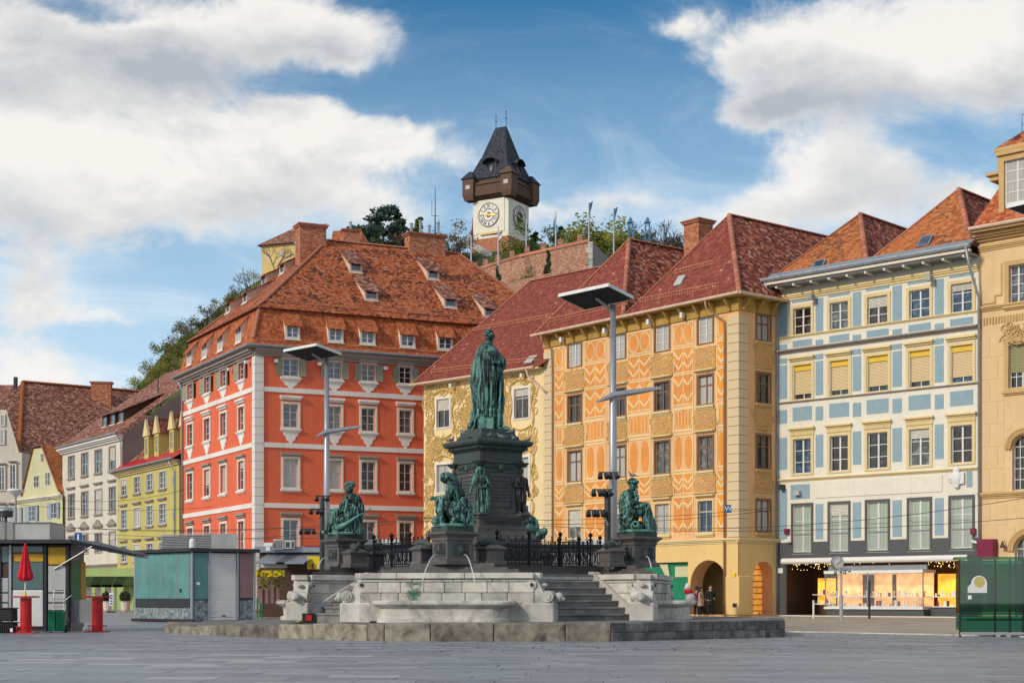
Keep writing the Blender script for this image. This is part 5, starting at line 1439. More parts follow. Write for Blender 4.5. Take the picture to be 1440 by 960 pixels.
# --- small gabled pale green house
PG=G(88,151);PGl=G(22,160);F_P=Facade(PGl,PG);F=F_P
pg=thing('gabled_house',PGl,'pale green house with a steep truncated gable and bright orange tiled roof side','house')
zp=lambda px,py:F.Zp(px,py)
uA,uB_=F.U(33),F.U(85)
b=B();b.poly([(0,0,0),(F.L,0,0),(F.L,0,zp(86,697)),(F.U(84),0,zp(84,692)),(F.U(61),0,zp(61,629)),(F.U(47.5),0,zp(47.5,631)),(F.U(32),0,zp(33,697)),(0,0,zp(30,700))])
b.build('wall','wall_pale_green',pg,F.M)
for(a,c,y1_,y0_,mt)in((57.5,62,649,637,'glass_dark'),(48,55,684,667,'glass_grey'),(64,71,683,665,'glass_grey')):
 window(F,pg,F.U(a),F.U(c),zp(60,y1_),zp(60,y0_),glass=mt,rows=2,rec=-.04,bar=.05)
for(a,c,y1_,y0_)in((20,28,731,709),(41,50,731,709),(72,80,730,708)):
 window(F,pg,F.U(a),F.U(c),zp(60,y1_),zp(60,y0_),glass='glass_dark',rows=3,rec=-.04,shutters=('blue_shutter',(-1,1),.1))
for(a,c,y1_,y0_)in((41,50,790,762),(72,80,790,762)):window(F,pg,F.U(a),F.U(c),zp(60,y1_),zp(60,y0_),glass='glass_dark',rows=3,rec=-.04)
cornice(F,pg,0,F.L,zp(60,703),.35,.4,'trim_cream','string_course')
bo=B();bo.prism([(F.U(47),-.7),(F.U(62),-.7),(F.U(59),-.0),(F.U(50),0)][::1],zp(60,760),zp(60,704));
rt=B();rt.poly([F.pt(F.U(61),-.2,zp(61,626)),F.pt(F.U(86),-.2,zp(85,692)),F.pt(F.U(86)+.3,11,zp(85,692)),F.pt(F.U(61),11,zp(61,626))]);rt.poly([F.pt(F.U(47.5),-.2,zp(47,630)),F.pt(F.U(61),-.2,zp(61,626)),F.pt(F.U(61),11,zp(61,626)),F.pt(F.U(47.5),11,zp(47,630))]);rt.poly([F.pt(F.U(31),-.2,zp(33,697)),F.pt(F.U(47.5),-.2,zp(47,630)),F.pt(F.U(47.5),11,zp(47,630)),F.pt(F.U(31),11,zp(33,697))])
rt.build('roof','roof_orange',pg)
core(pg,[F.pt(0,.3),F.pt(F.L,.3),F.pt(F.L,11),F.pt(0,11)],0,zp(60,706),'wall_pale_green')
c=F.pt(F.U(63),7,0)
ridge_caps(pg,F.pt(F.U(61),-.2,zp(61,626)),F.pt(F.U(85.5),-.2,zp(85,692)),joined=True,sp=.35,r=.1)
# --- big brown roof house behind
b0=thing('brown_roof_house',G(40,150),'white old house with a huge mottled brown roof and brick chimney at the left','house')
A_,B_,C_,D_=P(32,537,186),P(200,551,196),P(215,640,184),P(27,636,172)
b=B();b.poly([D_,C_,B_,A_]);b.poly([P(-45,605,172),D_,A_]);b.poly([A_,B_,B_+Vector((-6,16,-9)),A_+Vector((-6,16,-9))])
b.build('roof','roof_brown',b0)
b=B();b.poly([P(29,633,171.9),P(205,638,183),B_.lerp(C_,.82)+Vector((0,-.3,.2)),A_.lerp(D_,.84)+Vector((0,-.3,.2))]);
for pa,pb in((A_,B_),(D_,A_)):ridge_caps(b0,pa,pb,joined=True,sp=.45,r=.28,mat='roof_orange')
wl=B();q=[P(-60,574,170),P(9,576,170),P(13,592,170),P(27,636,170)]
wl.poly([G(-60,170),G(31,170),Vector((q[3].x+.3,170,q[3].z)),q[3],q[1],q[0]]);wl.poly([G(31,170),G(31,170)+Vector((6,20,0)),q[3]+Vector((6,20,0)),Vector((q[3].x+.3,170,q[3].z))])
wl.build('wall','wall_white',b0)
Fq=Facade(G(-60,169.9),G(31,169.9))
for(a,c,y1_,y0_)in((-2,5.5,624,604),(1,6,598,583),(-1,6.5,689,656),(14,22,687,653),(-1,6,735,712),(14,22,735,712)):
 window(Fq,b0,Fq.U(a),Fq.U(c),Fq.Zp(5,y1_),Fq.Zp(5,y0_),glass='glass_grey',rows=3,rec=-.05,bar=.06,surround='trim_cream',sw=.1,hood=('trim_grey',.1,.2,.05)if y1_>640 else None)
core(b0,[G(-60,170.4),G(30,170.4),G(30,170.4)+Vector((5,19,0)),G(-60,190)],0,P(0,640,170).z,'wall_white')
ch=P(143,552,190);chimney(b0,(ch.x,ch.y),2.4,1.2,ch.z-3,P(143,540,190).z,.1,'brick_red')
b=B();p=P(22,537,186);b.box(p.x-.2,p.x+.2,185.8,186.2,p.z-1.5,p.z+.6);b.build('chimney_pot','dark_metal',b0)
# --- house at far left edge with only its roof end showing
b1=thing('corner_roof_house',G(-20,200),'dark ridge of another old roof peeping at the left edge','house')
b=B();b.poly([P(-60,580,198),P(10,580,198),P(22,541,206),P(-60,541,206)]);b.build('roof','roof_brown',b1)
core(b1,[G(-60,199),G(8,199),G(8,210),G(-60,210)],0,P(0,581,198).z,'wall_bluegrey')
# ================================================================== castle hill
CREST=[(100,700),(150,585),(185,555),(230,492),(300,438),(360,394),(420,372),(500,358),(600,352),(660,352),(750,352),(840,356),(900,362),(1000,374),(1150,420),(1400,560)]
def interp(tab,x):
 if x<=tab[0][0]:return tab[0][1]
 for(a,b_),(c,d)in zip(tab,tab[1:]):
  if x<=c:return b_+(d-b_)*(x-a)/(c-a)
 return tab[-1][1]
DC=330.0
def hill_z(x,y):
 s=x/y;px=CX+FPX*s
 zc=EYE+(HY-interp(CREST,px))/FPX*DC
 t=max(0,min(1.0,(y-185)/(DC-185)))
 return max(-.5,zc*(t**.85)+(1.6*mnoise.noise(Vector((x*.04,y*.04,0)))if t>0 else 0))if y<=DC else zc-(y-DC)*.02
b=B();NX,NY=90,34
grid=[]
for j in range(NY+1):
 y=185+(DC-185)*j/(NY-6)if j<=NY-6 else DC+(j-(NY-6))*12
 for i in range(NX+1):
  s=-.36+(.80)*i/NX;grid.append((s*y,y,hill_z(s*y,y)))
fs=[(j*(NX+1)+i,j*(NX+1)+i+1,(j+1)*(NX+1)+i+1,(j+1)*(NX+1)+i)for j in range(NY)for i in range(NX)]
b.mesh(grid,fs);b.build('hill','hill_soil',kind='structure',smooth=True)
# ------------------------------------------------------------------ trees
def crown_mesh(name,mat,kind,seed,n):
 r=random.Random(seed);b=B()
 blobs=[]
 if kind=='round':
  for _ in range(16):blobs.append((Vector((r.gauss(0,.26),r.gauss(0,.26),.62+r.gauss(0,.17))),r.uniform(.11,.21)))
 elif kind=='cone':
  for k in range(18):z=.15+.85*k/18;blobs.append((Vector((r.gauss(0,.10)*(1.1-z),r.gauss(0,.10)*(1.1-z),z)),.19*(1.12-z)))
 elif kind=='cedar':
  for k in range(22):z=.35+.6*r.random();a=r.random()*6.28;q=.36*(1.15-z)*r.uniform(.3,1.2)*1.4;blobs.append((Vector((q*cos(a),q*sin(a),z)),r.uniform(.07,.13)))
 elif kind=='bush':
  for _ in range(14):blobs.append((Vector((r.gauss(0,.36),r.gauss(0,.36),.28+abs(r.gauss(0,.2)))),r.uniform(.14,.26)))
 ls=.021 if kind!='cedar' else .022
 for i in range(n):
  c,R=blobs[int(r.random()*len(blobs))]
  d=Vector((r.gauss(0,1),r.gauss(0,1),r.gauss(0,1)*.8)).normalized()*R*r.random()**.45
  if kind=='cedar':d.z*=.35
  p=c+d;t1=Vector((r.gauss(0,1),r.gauss(0,1),r.gauss(0,.6))).normalized();t2=t1.orthogonal().normalized()
  a_=r.random()*6.28;t2=(t2*cos(a_)+t1.cross(t2)*sin(a_));s=ls*r.uniform(.5,1.5)
  b.poly([p-t1*s,p+t2*s*.6,p+t1*s,p-t2*s*.6])
 return b.data(name,mat)
def bare_mesh(seed,mat='bark',depth=5,spread=.5):
 r=random.Random(seed);b=B()
 def br(p,d,L,rad,k):
  q=p+d*L
  b.tube([p,(p+q)/2+Vector((r.gauss(0,.02),r.gauss(0,.02),0))*L,q],[rad,rad*.85,rad*.7],4 if k<3 else 3,caps=False)
  if k>=depth:return
  for _ in range(2 if k<1 else 3):
   dd=(d+Vector((r.gauss(0,spread),r.gauss(0,spread),r.gauss(.12,spread*.6)))).normalized()
   br(q,dd,L*r.uniform(.62,.82),rad*.6,k+1)
 br(Vector((0,0,0)),Vector((0,0,1)),.26,.028,0)
 return b.data('branches',mat)
def trunk_mesh(h=.6):return B().tube([(0,0,-.1),(.01,0,h*.5),(0,.01,h)],[.03,.022,.01],6).data('trunk','bark')
TR=trunk_mesh(.62)
CR={}
def crown(kind,mat,v):
 k=(kind,mat,v)
 if k not in CR:CR[k]=crown_mesh('crown',mat,kind,hash((kind,v))%997 if False else(len(kind)*31+v*7),(2300 if v<3 else 1300)if kind!='cone' else 2200)
 return CR[k]
BARE=[bare_mesh(s)for s in(1,2,3)]
def plant(px,ytop,d,h,kind,mat,label,v=0,wide=1.0,group=None,base_z=None,cat='tree',name=None):
 z1=EYE+(HY-ytop)/FPX*d;x=(px-CX)/FPX*d
 z0=z1-h if base_z is None else base_z;h=z1-z0
 W=T(x,d,z0)@RZ(v*1.7+px)@Matrix.Diagonal((h*wide,h*wide,h,1))
 t=thing(name or{'round':'leafy_tree','cone':'cypress_tree','cedar':'cedar_tree','bush':'shrub','bare':'bare_tree'}[kind],(x,d,z0),label,cat,group=group)
 if kind=='bare':link('branches',BARE[v%3],t,W)
 else:
  if kind!='bush':link('trunk',TR,t,W)
  link('crown',crown(kind,mat,v%3),t,W,kind='stuff')
 return t
R=random.Random(21)
# slope seen left of the red palace: mixed scrub
where=['lowest on the slope','above the yellow house roof','beside the bare twigs','in the middle of the slope','where the slope steepens','just under the hilltop house']
G1='trees on the slope behind the red palace'
sl=[(188,520,'bush','foliage_yellow'),(200,528,'round','foliage_green'),(212,500,'round','foliage_yellow'),(226,486,'bare',None),(238,470,'round','foliage_yellow'),(232,500,'bush','foliage_brown'),(250,455,'round','foliage_brown'),(246,480,'bush','foliage_yellow'),(262,438,'round','foliage_brown'),(262,460,'bush','foliage_yellow'),(276,430,'bare',None),(288,424,'bare',None),(300,425,'round','foliage_green'),(312,410,'bare',None),(322,402,'round','foliage_yellow'),(334,396,'bare',None),(342,392,'round','foliage_green'),(350,380,'bare',None),(355,364,'bare',None),(362,395,'bush','foliage_yellow'),(376,366,'bush','foliage_yellow'),(390,330,'bare',None),(184,540,'bush','foliage_green'),(220,520,'bush','foliage_green'),(300,440,'bush','foliage_brown'),(276,448,'bush','foliage_green')]
col={'foliage_yellow':'yellow green','foliage_green':'fresh green','foliage_dark':'dark green','foliage_brown':'olive brown',None:'leafless grey','foliage_blue':'blue green'}
knd={'bush':'shrub','round':'tree','bare':'tree','cone':'cypress','cedar':'cedar'}
for i,(px,y,k,m_)in enumerate(sl):
 h={'bush':4.2,'round':6.0,'bare':9.5}[k]
 ref=('straight above the white house roof' if px<225 else 'just left of the red palace eaves' if px<262 else 'behind the left palace dormers' if px<330 else 'below the yellow hilltop house')
 used=globals().setdefault('USED',{});base_='%s %s on the slope %s'%(col[m_],knd[k],ref);used.setdefault(base_,[]).append((px,y))
 nth=len(used[base_]);lab_=base_+['',', next one up',', third up',', topmost'][nth-1]
 plant(px,y+(0 if k=='bare' else 13),268-(y-330)*.2,h,k,m_,lab_,v=i,wide=.95 if k!='bush' else 1.3,group=G1)
G2='trees and shrubs on the hilltop'
top=[(524,288,'cedar','foliage_blue',15,1.3,'blue green spreading cedar with open tiers, tallest tree left of the antenna mast'),(540,286,'cedar','foliage_blue',14,1.0,'second blue cedar close beside the tallest one on the hilltop'),(560,291,'cone','foliage_dark',13,1.2,'dark pointed conifer right of the blue cedars'),(572,300,'bare',None,12,1.0,'thin leafless tree between the dark conifer and the antenna'),(588,304,'cone','foliage_green',10,1.5,'rounded green conifer left of the antenna mast'),(512,322,'bush','foliage_brown',7,1.4,'olive brown scrub under the blue cedars'),(535,322,'round','foliage_brown',8,1.3,'brownish bare-topped tree under the cedars'),(556,326,'bush','foliage_green',7,1.4,'green shrub behind the long brick chimney'),(600,326,'bush','foliage_brown',6,1.5,'brown scrub right behind the chimney pots'),(622,318,'round','foliage_brown',8,1.2,'rusty brown tree right of the antenna mast'),(636,320,'bare',None,9,1.0,'bare tree between antenna and clock tower'),(648,318,'bare',None,9,1.0,'bare tree just left of the clock tower'),(630,334,'bush','foliage_dark',5,1.5,'dark evergreen hedge bush left of the tower steps'),(640,345,'bush','foliage_green',5,1.8,'green hedge below the tower steps, left end'),(655,350,'bush','foliage_green',5,1.8,'green hedge below the tower steps, middle'),(672,357,'bush','foliage_dark',5,1.8,'dark green hedge below the tower steps, right end'),(690,364,'bush','foliage_green',4,1.8,'low green bush beneath the brick tower base'),(706,360,'bush','foliage_dark',4,1.6,'low dark bush beneath the brick tower base'),(722,356,'bush','foliage_brown',4,1.6,'brownish bush at the right foot of the tower'),(742,352,'bush','foliage_green',4,1.6,'small green bush right of the tower base'),(752,326,'cone','foliage_dark',9,1.6,'stout dark yew right of the clock tower'),(762,324,'round','foliage_green',9,1.3,'leafy green tree between the tower and the blue flag'),(745,334,'bush','foliage_yellow',6,1.4,'yellowish bush beside the stout yew'),(787,316,'cone','foliage_blue',11,1.3,'dark blue fir right of the leaning blue flag'),(775,330,'bush','foliage_brown',6,1.3,'olive scrub left of the dark blue fir'),(815,318,'round','foliage_green',10,1.3,'green tree left of the tallest flagpole'),(832,314,'round','foliage_yellow',10,1.3,'tall tree behind the tallest flagpole'),(850,310,'round','foliage_yellow',11,1.3,'bright yellow green tree between the two right-hand flags'),(872,318,'round','foliage_green',9,1.3,'green tree right of the rightmost flag'),(862,334,'bush','foliage_brown',7,1.5,'brown scrub at the end of the retaining wall'),(846,348,'bush','foliage_brown',7,1.6,'bare brown brush on the slope beyond the wall end'),(868,352,'bush','foliage_brown',7,1.6,'dry brush above the centre roof valley'),(888,290,'bare',None,14,1.0,'bare tree left of the twin blue roof vents'),(905,300,'bare',None,12,.9,'small bare tree between the blue vents'),(925,292,'bare',None,14,1.0,'bare tree just right of the blue vents'),(942,288,'bare',None,15,1.0,'tall leafless tree in the middle of the right-hand row'),(958,288,'bare',None,15,1.1,'leafless tree right behind the orange brick chimney'),(975,286,'bare',None,15,1.0,'leafless tree above the orange brick chimney'),(993,292,'bare',None,13,1.0,'leafless tree at the right end of the row'),(895,325,'bush','foliage_brown',6,1.6,'brown scrub behind the middle maroon ridge'),(930,330,'bush','foliage_brown',6,1.6,'brown scrub left of the orange brick chimney')]
for i,(px,y,k,m_,h,wd,lab)in enumerate(top):
 if k=='bare':h*=1.25
 plant(px,y,322 if px<800 else 300,h*1.25,k,m_,lab,v=i,wide=wd*.9,group=G2)
plant(771,350,268,11,'cone','foliage_dark','slim dark cypress growing against the pink retaining wall',1,.55)
plant(700,372,262,9,'cone','foliage_dark','thin dark cypress below the leftmost white flagpole',2,.5)
plant(737,384,262,7,'round','foliage_dark','scraggy dark tree on the wall foot above the maroon ridge',0,.7)
plant(762,378,262,4,'bush','foliage_yellow','yellowish bush at the foot of the slim cypress',1,1.6)
# ------------------------------------------------------------------ retaining wall of pink brick
DW=285
rw=thing('retaining_wall',P(760,400,DW),'long pink brick retaining wall climbing the hill below the clock tower','wall')
tp=[(660,384),(690,374),(730,362),(775,352),(829,340)]
for k in range(len(tp)-1):
 (a,ya),(c,yc)=tp[k],tp[k+1];da,dc=DW-k*4,DW-(k+1)*4
 A_,C_=P(a,ya,da),P(c,yc,dc);b=B()
 lo=P(a,470,da).z
 q=[(A_.x,A_.y,lo),(C_.x,C_.y,lo),tuple(C_),tuple(A_)];q2=[(x,y+1.2,z)for x,y,z in q]
 b.mesh(q+q2,[(0,1,2,3),(3,2,6,7),(1,5,6,2),(4,0,3,7)]);b.build('wall_section','brick_pink',rw)
 b=B();u_=Vector((0,0,1));
 b.mesh([tuple(A_+Vector((0,-.25,0))),tuple(C_+Vector((0,-.25,0))),tuple(C_+Vector((0,-.25,.5))),tuple(A_+Vector((0,-.25,.5))),tuple(A_+Vector((0,1.3,.5))),tuple(C_+Vector((0,1.3,.5)))],[(0,1,2,3),(3,2,5,4)]);b.build('coping','terracotta_trim',rw)
 for kk in range(2):
  p=A_.lerp(C_,.25+.5*kk);B().box(p.x-.45,p.x+.45,p.y-.1,p.y+.9,p.z+.5,p.z+1.6).build('merlon','brick_pink',rw)
e=P(829,340,DW-16)
for k in range(12):B().bbox(e.x-.2-.35*(k%2),e.x+.55,e.y-.25,e.y+1.3,e.z-1.0*k-1.0,e.z-1.0*k-.03,.03).build('quoin_stone','stone_trim',rw)
b=B();e2=P(905,372,DW-10);b.mesh([(e.x+.56,e.y,e.z-14),(e2.x,e2.y+25,e2.z-14),(e2.x,e2.y+25,e.z-.5),(e.x+.56,e.y,e.z-.1)],[(0,1,2,3)]);b.build('return_wall','wall_grey',rw)
# second low wall lower down
w2=thing('terrace_wall',P(730,410,262),'low pink terrace wall just above the maroon roof ridge','wall')
A_,C_=P(690,403,258),P(800,378,254);b=B();b.mesh([(A_.x,A_.y,A_.z-8),(C_.x,C_.y,C_.z-8),tuple(C_),tuple(A_),(A_.x,A_.y+1,A_.z),(C_.x,C_.y+1,C_.z)],[(0,1,2,3),(3,2,5,4)]);b.build('wall_section','brick_pink',w2)
# ------------------------------------------------------------------ yellow house on the hill
yh=thing('hilltop_house',P(395,370,300),'pale yellow house with hipped red roof on the hill behind the big chimney','house')
a,c=P(368.5,384,300),P(440,384,296)
Fh=Facade((a.x,a.y),(c.x,c.y));zt_=P(372,346,300).z
hb=B();hb.poly([(0,0,a.z-12),(Fh.L,0,a.z-12),(Fh.L,0,zt_),(0,0,zt_)]);hb.poly([(0,12,a.z-12),(0,0,a.z-12),(0,0,zt_),(0,12,zt_)]);hb.build('wall','wall_yellow_hill',yh,Fh.M)
for px in(378,396,408):window(Fh,yh,Fh.U(px)-.6,Fh.U(px)+.6,zt_-3.3,zt_-1.4,glass='glass_grey',rec=-.03,rows=2)
hb=B();zr2=P(410,322,306).z;hb.poly([(-.8,-.8,zt_),(Fh.L,-.8,zt_),(Fh.L,6,zr2),(4.6,6,zr2)]);hb.poly([(-.8,12.8,zt_),(-.8,-.8,zt_),(4.6,6,zr2)]);hb.build('roof','roof_brown',yh,Fh.M)
# ------------------------------------------------------------------ clock tower
DT=344.0
tc0=G(715,DT);tw=thing('clock_tower',P(708,345,DT+4),'hilltop clock tower with timber gallery, cream walls, two clock faces and tall slate roof','tower')
ta=radians(30);S=9.3
TL=tc0+Vector((-cos(ta),sin(ta),0))*S;TRt=tc0+Vector((sin(ta),cos(ta),0))*S
FL,FR=Facade(TL,tc0),Facade(tc0,TRt)
zc=lambda y:EYE+(HY-y)/FPX*DT
zb0,zb1,zg0,zg1,ze_,zrd=zc(362),zc(331),zc(272),zc(252),zc(245),EYE+(HY-179)/FPX*(DT+6.2)
cen=(TL+TRt)/2
def sq(h,ang=0):return[cen+(Vector((-cos(ta),sin(ta),0))*a_+Vector((sin(ta),cos(ta),0))*b_)*h for a_,b_ in((-1,-1),(1,-1),(1,1),(-1,1))]
def sqp(h):return[(p.x,p.y)for p in sq(h)]
def ccw(pts):
 a=sum(pts[i][0]*pts[(i+1)%len(pts)][1]-pts[(i+1)%len(pts)][0]*pts[i][1]for i in range(len(pts)))
 return pts if a>0 else pts[::-1]
B().prism(ccw(sqp(S/2)),zb1-.5,ze_-.2).build('shaft','wall_tower',tw)
b=B();lo,hi=sq(S/2+1.1),sq(S/2+.12)
for k in range(4):
 j=(k+1)%4;b.poly([(lo[j].x,lo[j].y,zb0-12),(lo[k].x,lo[k].y,zb0-12),(hi[k].x,hi[k].y,zb1),(hi[j].x,hi[j].y,zb1)])
b.poly([(p.x,p.y,zb1)for p in hi]);b.build('brick_base','brick_red',tw)
for F,inv in((FL,False),(FR,True)):
# plaster panel behind the dial
 if not inv:B().box(1.0,F.L-1.0,-.16,0,zc(323),zg0-.5).build('dial_panel','wall_tower',tw,F.M);B().box(2.0,F.L-1.8,-.5,0,zc(326),zc(323)).build('ledge','trim_yellow',tw,F.M)
 zcn,rc=zc(298.5 if not inv else 300.5),2.72
 M=F.at(F.L/2-(.35 if not inv else 0),zcn,-.2)@Matrix.Rotation(pi/2,4,'X')
 d=B();d.lathe([(0.01,0),(rc,0),(rc,.1),(.01,.11)],40);dial=d.build('clock_face','clock_white',tw,M)
 r_=B()
 for rr,ww in((rc-.04,.13),(rc*.52,.12),(rc*.2,.2)):
  r_.lathe([(rr-ww,.1),(rr-ww,.16),(rr+ww*.3,.16),(rr+ww*.3,.1)],36,caps=False)
 if inv:r_.lathe([(.02,.1),(rc*.45,.1),(rc*.45,.14),(.02,.15)],24)
 r_.build('clock_ring','clock_black',dial,M)
 num=B()
 RO=['XII','I','II','III','IIII','V','VI','VII','VIII','IX','X','XI']
 for k in range(12):
  a_=-k*pi/6;Mk=M@RZ(a_);s_=RO[k];n_=len(s_);x=-(n_-1)*.13
  for chh in s_:
   if chh=='I':num.box(x-.04,x+.04,rc*.6,rc*.88,.11,.15,Mk)
   else:
    for q_ in(-1,1):
     top_,bot_=(.12,-.12)if chh=='X' else(.12,0.0)
     num.mesh([(x+q_*bot_-.035,rc*.6,.15),(x+q_*bot_+.035,rc*.6,.15),(x+q_*top_+.035,rc*.88,.15),(x+q_*top_-.035,rc*.88,.15)],[(0,1,2,3)],Mk)
   x+=.26
 num.build('clock_numeral','clock_black',dial,kind='stuff')
 for ang,ln,ww in((radians(-97),rc*.84,.17),(radians(72),rc*.6,.22)):
  h_=B();h_.mesh([(-.08,-rc*.25,.2),(.08,-rc*.25,.2),(ww,ln*.62,.2),(.0,ln,.2),(-ww,ln*.62,.2),(-.08,-rc*.25,.26),(.08,-rc*.25,.26),(ww,ln*.62,.26),(0,ln,.26),(-ww,ln*.62,.26)],[(5,6,7,8,9),(0,1,6,5),(1,2,7,6),(2,3,8,7),(3,4,9,8),(4,0,5,9)],RZ(ang))
  h_.build('clock_hand','gold',dial,M)
 B().box(F.L*.5+.5,F.L*.5+1.6,-.05,.02,zb1+.6,zb1+1.7).build('window','glass_dark',tw,F.M)if not inv else None
 # timber gallery round the tower
def gallery_side(F,out=1.2):
 b=B();b.box(-1.2,F.L+1.2,-out,0,zg0+.2,zg1-.6);b.mesh([(-1.2,-out,zg0+.2),(F.L+1.2,-out,zg0+.2),(F.L+1.2,0,zg0-.9),(-1.2,0,zg0-.9)],[(0,3,2,1),(0,1,2,3)])
 g=b.build('gallery','wood_tower',tw,F.M)
 b=B();b.mesh([(-1.4,-out-.3,zg1-.6),(F.L+1.4,-out-.3,zg1-.6),(F.L+1.4,0,zg1+.8),(-1.4,0,zg1+.8)],[(0,1,2,3)]);b.build('gallery_roof','wood_tower',g,F.M)
 b=B();
 for k in range(int(F.L/.5)):b.box(-1+k*.55,-.9+k*.55,-out-.05,-out,zg0+.2,zg1-.7)
 b.build('plank_batten','wood_dark',g,F.M,kind='stuff')
 for k in(.2,.62):B().box(F.L*k,F.L*k+.8,-out-.04,-out+.01,zg0+1.5,zg0+2.2).build('hatch','wood_dark',g,F.M)
for p0_,p1_ in((TL,tc0),(tc0,TRt),(TRt,TRt+TL-tc0),(TRt+TL-tc0,TL)):gallery_side(Facade(p0_,p1_))
for k,p in enumerate((TL,tc0,TRt,TRt+TL-tc0)):
 o=(p-cen).normalized();c=p+o*.5;hs_=1.45
 u_=Vector((-cos(ta),sin(ta),0));v_=Vector((sin(ta),cos(ta),0))
 def cp(a_,b_,z):q=c+u_*a_+v_*b_;return(q.x,q.y,z)
 zq0,zq1=zg0-.2,zg1+1.1
 b=B();ring_=[(-1,-1),(1,-1),(1,1),(-1,1)]
 for(r0__,z0__,r1__,z1__)in((hs_*.75,zq0-.5,hs_,zq0+.7),(hs_,zq0+.7,hs_,zq1)):
  for i in range(4):
   j=(i+1)%4;b.poly([cp(ring_[j][0]*r0__,ring_[j][1]*r0__,z0__),cp(ring_[i][0]*r0__,ring_[i][1]*r0__,z0__),cp(ring_[i][0]*r1__,ring_[i][1]*r1__,z1__),cp(ring_[j][0]*r1__,ring_[j][1]*r1__,z1__)])
 b.poly([cp(a_*hs_*.75,b_*hs_*.75,zq0-.5)for a_,b_ in ring_]);t_=b.build('turret','wood_tower',tw)
 b=B()
 for i in range(4):
  j=(i+1)%4;b.poly([cp(ring_[j][0]*1.8,ring_[j][1]*1.8,zq1-.15),cp(ring_[i][0]*1.8,ring_[i][1]*1.8,zq1-.15),cp(ring_[i][0]*.4,ring_[i][1]*.4,zq1+1.7),cp(ring_[j][0]*.4,ring_[j][1]*.4,zq1+1.7)])
 b.poly([cp(a_*.4,b_*.4,zq1+1.7)for a_,b_ in ring_]);b.build('turret_roof','slate' if k!=1 else 'wood_tower',t_)
 fr=(Vector((c.x,c.y,0))*-1).normalized()
 Ft=Facade((c-v_*hs_+u_*hs_)[:2],(c-v_*hs_-u_*hs_)[:2]);B().box(Ft.L*.3,Ft.L*.7,-.08,-.01,zq0+2.0,zq0+2.9).build('hatch','light_panel',t_,Ft.M)
for k in range(2):F=(FL,FR)[k];[B().box(F.L*f_,F.L*f_+.8,-.06,.02,ze_-1.9,ze_-.7).build('window','glass_dark',tw,F.M)for f_ in(.3,.62)]
# roof: tall tapering hip with a short ridge
er=sq(S/2+.75);md=[cen+(p-cen)*.63 for p in er]
rdir=Vector((-cos(ta),sin(ta),0));q0_,q1_=cen-rdir*1.35,cen+rdir*1.35
b=B();zm=ze_+(zrd-ze_)*.38
wr=[q0_-Vector((sin(ta),cos(ta),0))*.25,q1_-Vector((sin(ta),cos(ta),0))*.25,q1_+Vector((sin(ta),cos(ta),0))*.25,q0_+Vector((sin(ta),cos(ta),0))*.25]
L3=[[(p.x,p.y,ze_-.2)for p in er],[(p.x,p.y,zm)for p in md],[(p.x,p.y,zrd)for p in wr]]
for k in range(2):
 for i in range(4):j=(i+1)%4;b.poly([L3[k][j],L3[k][i],L3[k+1][i],L3[k+1][j]])
b.poly(L3[2]);b.poly(L3[0]);b.build('roof','slate',tw)
for i in range(4):j=i;ridge_caps(tw,L3[0][j],L3[1][j],'slate',joined=True,sp=1,r=.12)
for q_,hh in((q0_,3.4),(q1_,2.8)):
 b=B();b.tube([(q_.x,q_.y,zrd-.2),(q_.x,q_.y,zrd+hh)],.06,5);b.ball((q_.x,q_.y,zrd+hh*.55),.2);b.ball((q_.x,q_.y,zrd+hh),.16);b.build('finial','dark_metal',tw)
for F in(FL,FR):
 x=F.L/2;y0=.1;z0=ze_+1.0
 b=B();b.box(x-1.4,x-1.2,y0,y0+3,z0,z0+2.4);b.box(x+1.2,x+1.4,y0,y0+3,z0,z0+2.4);b.box(x-1.2,x+1.2,y0+1.9,y0+2.1,z0,z0+2.7);b.box(x-1.4,x+1.4,y0-.1,y0+3,z0-.3,z0)
 d_=b.build('bell_dormer','wood_dark',tw,F.M)
 b=B();pts=[(x+2.0*sin(a_),z0+1.9+1.5*cos(a_))for a_ in[radians(-80+160*k/8)for k in range(9)]]
 for i in range(8):(xa,za_),(xb,zb_)=pts[i],pts[i+1];b.mesh([(xa,y0-.9,za_),(xb,y0-.9,zb_),(xb,y0+3.6,zb_),(xa,y0+3.6,za_),(xa,y0-.9,za_-.2),(xb,y0-.9,zb_-.2)],[(0,1,2,3),(4,5,1,0)])
 b.build('dormer_hood','slate',d_,F.M)
 B().lathe([(.75,0),(.62,.25),(.42,.9),(.28,1.25),(.05,1.4)],12,(x,y0+.5,z0+.5)).build('bell','grey_metal',d_,F.M,smooth=True)
 # ramp/steps railing beside the tower base
st=thing('tower_steps',P(675,350,330),'pale stone stair ramp running down left of the tower base','stairs')
a,c=P(664,344,332),P(690,360,326)
for k in range(8):p=a.lerp(c,k/8);B().box(p.x-.8,p.x+.8,p.y-.6,p.y+.6,p.z-.7,p.z+.35).build('step','stone_trim',st)
# red onion finial of a chapel left of the tower
p=P(664.5,345,350);ch=thing('onion_turret',p,'thin dark red onion turret peeping out left of the tower','turret')
B().lathe([(.6,-6),(.6,-1),(.9,0),(.75,.9),(.3,2.2),(.5,3.0),(.2,3.8),(.1,5),(.05,6.5)],8).build('body','maroon_sign',ch,T(p))
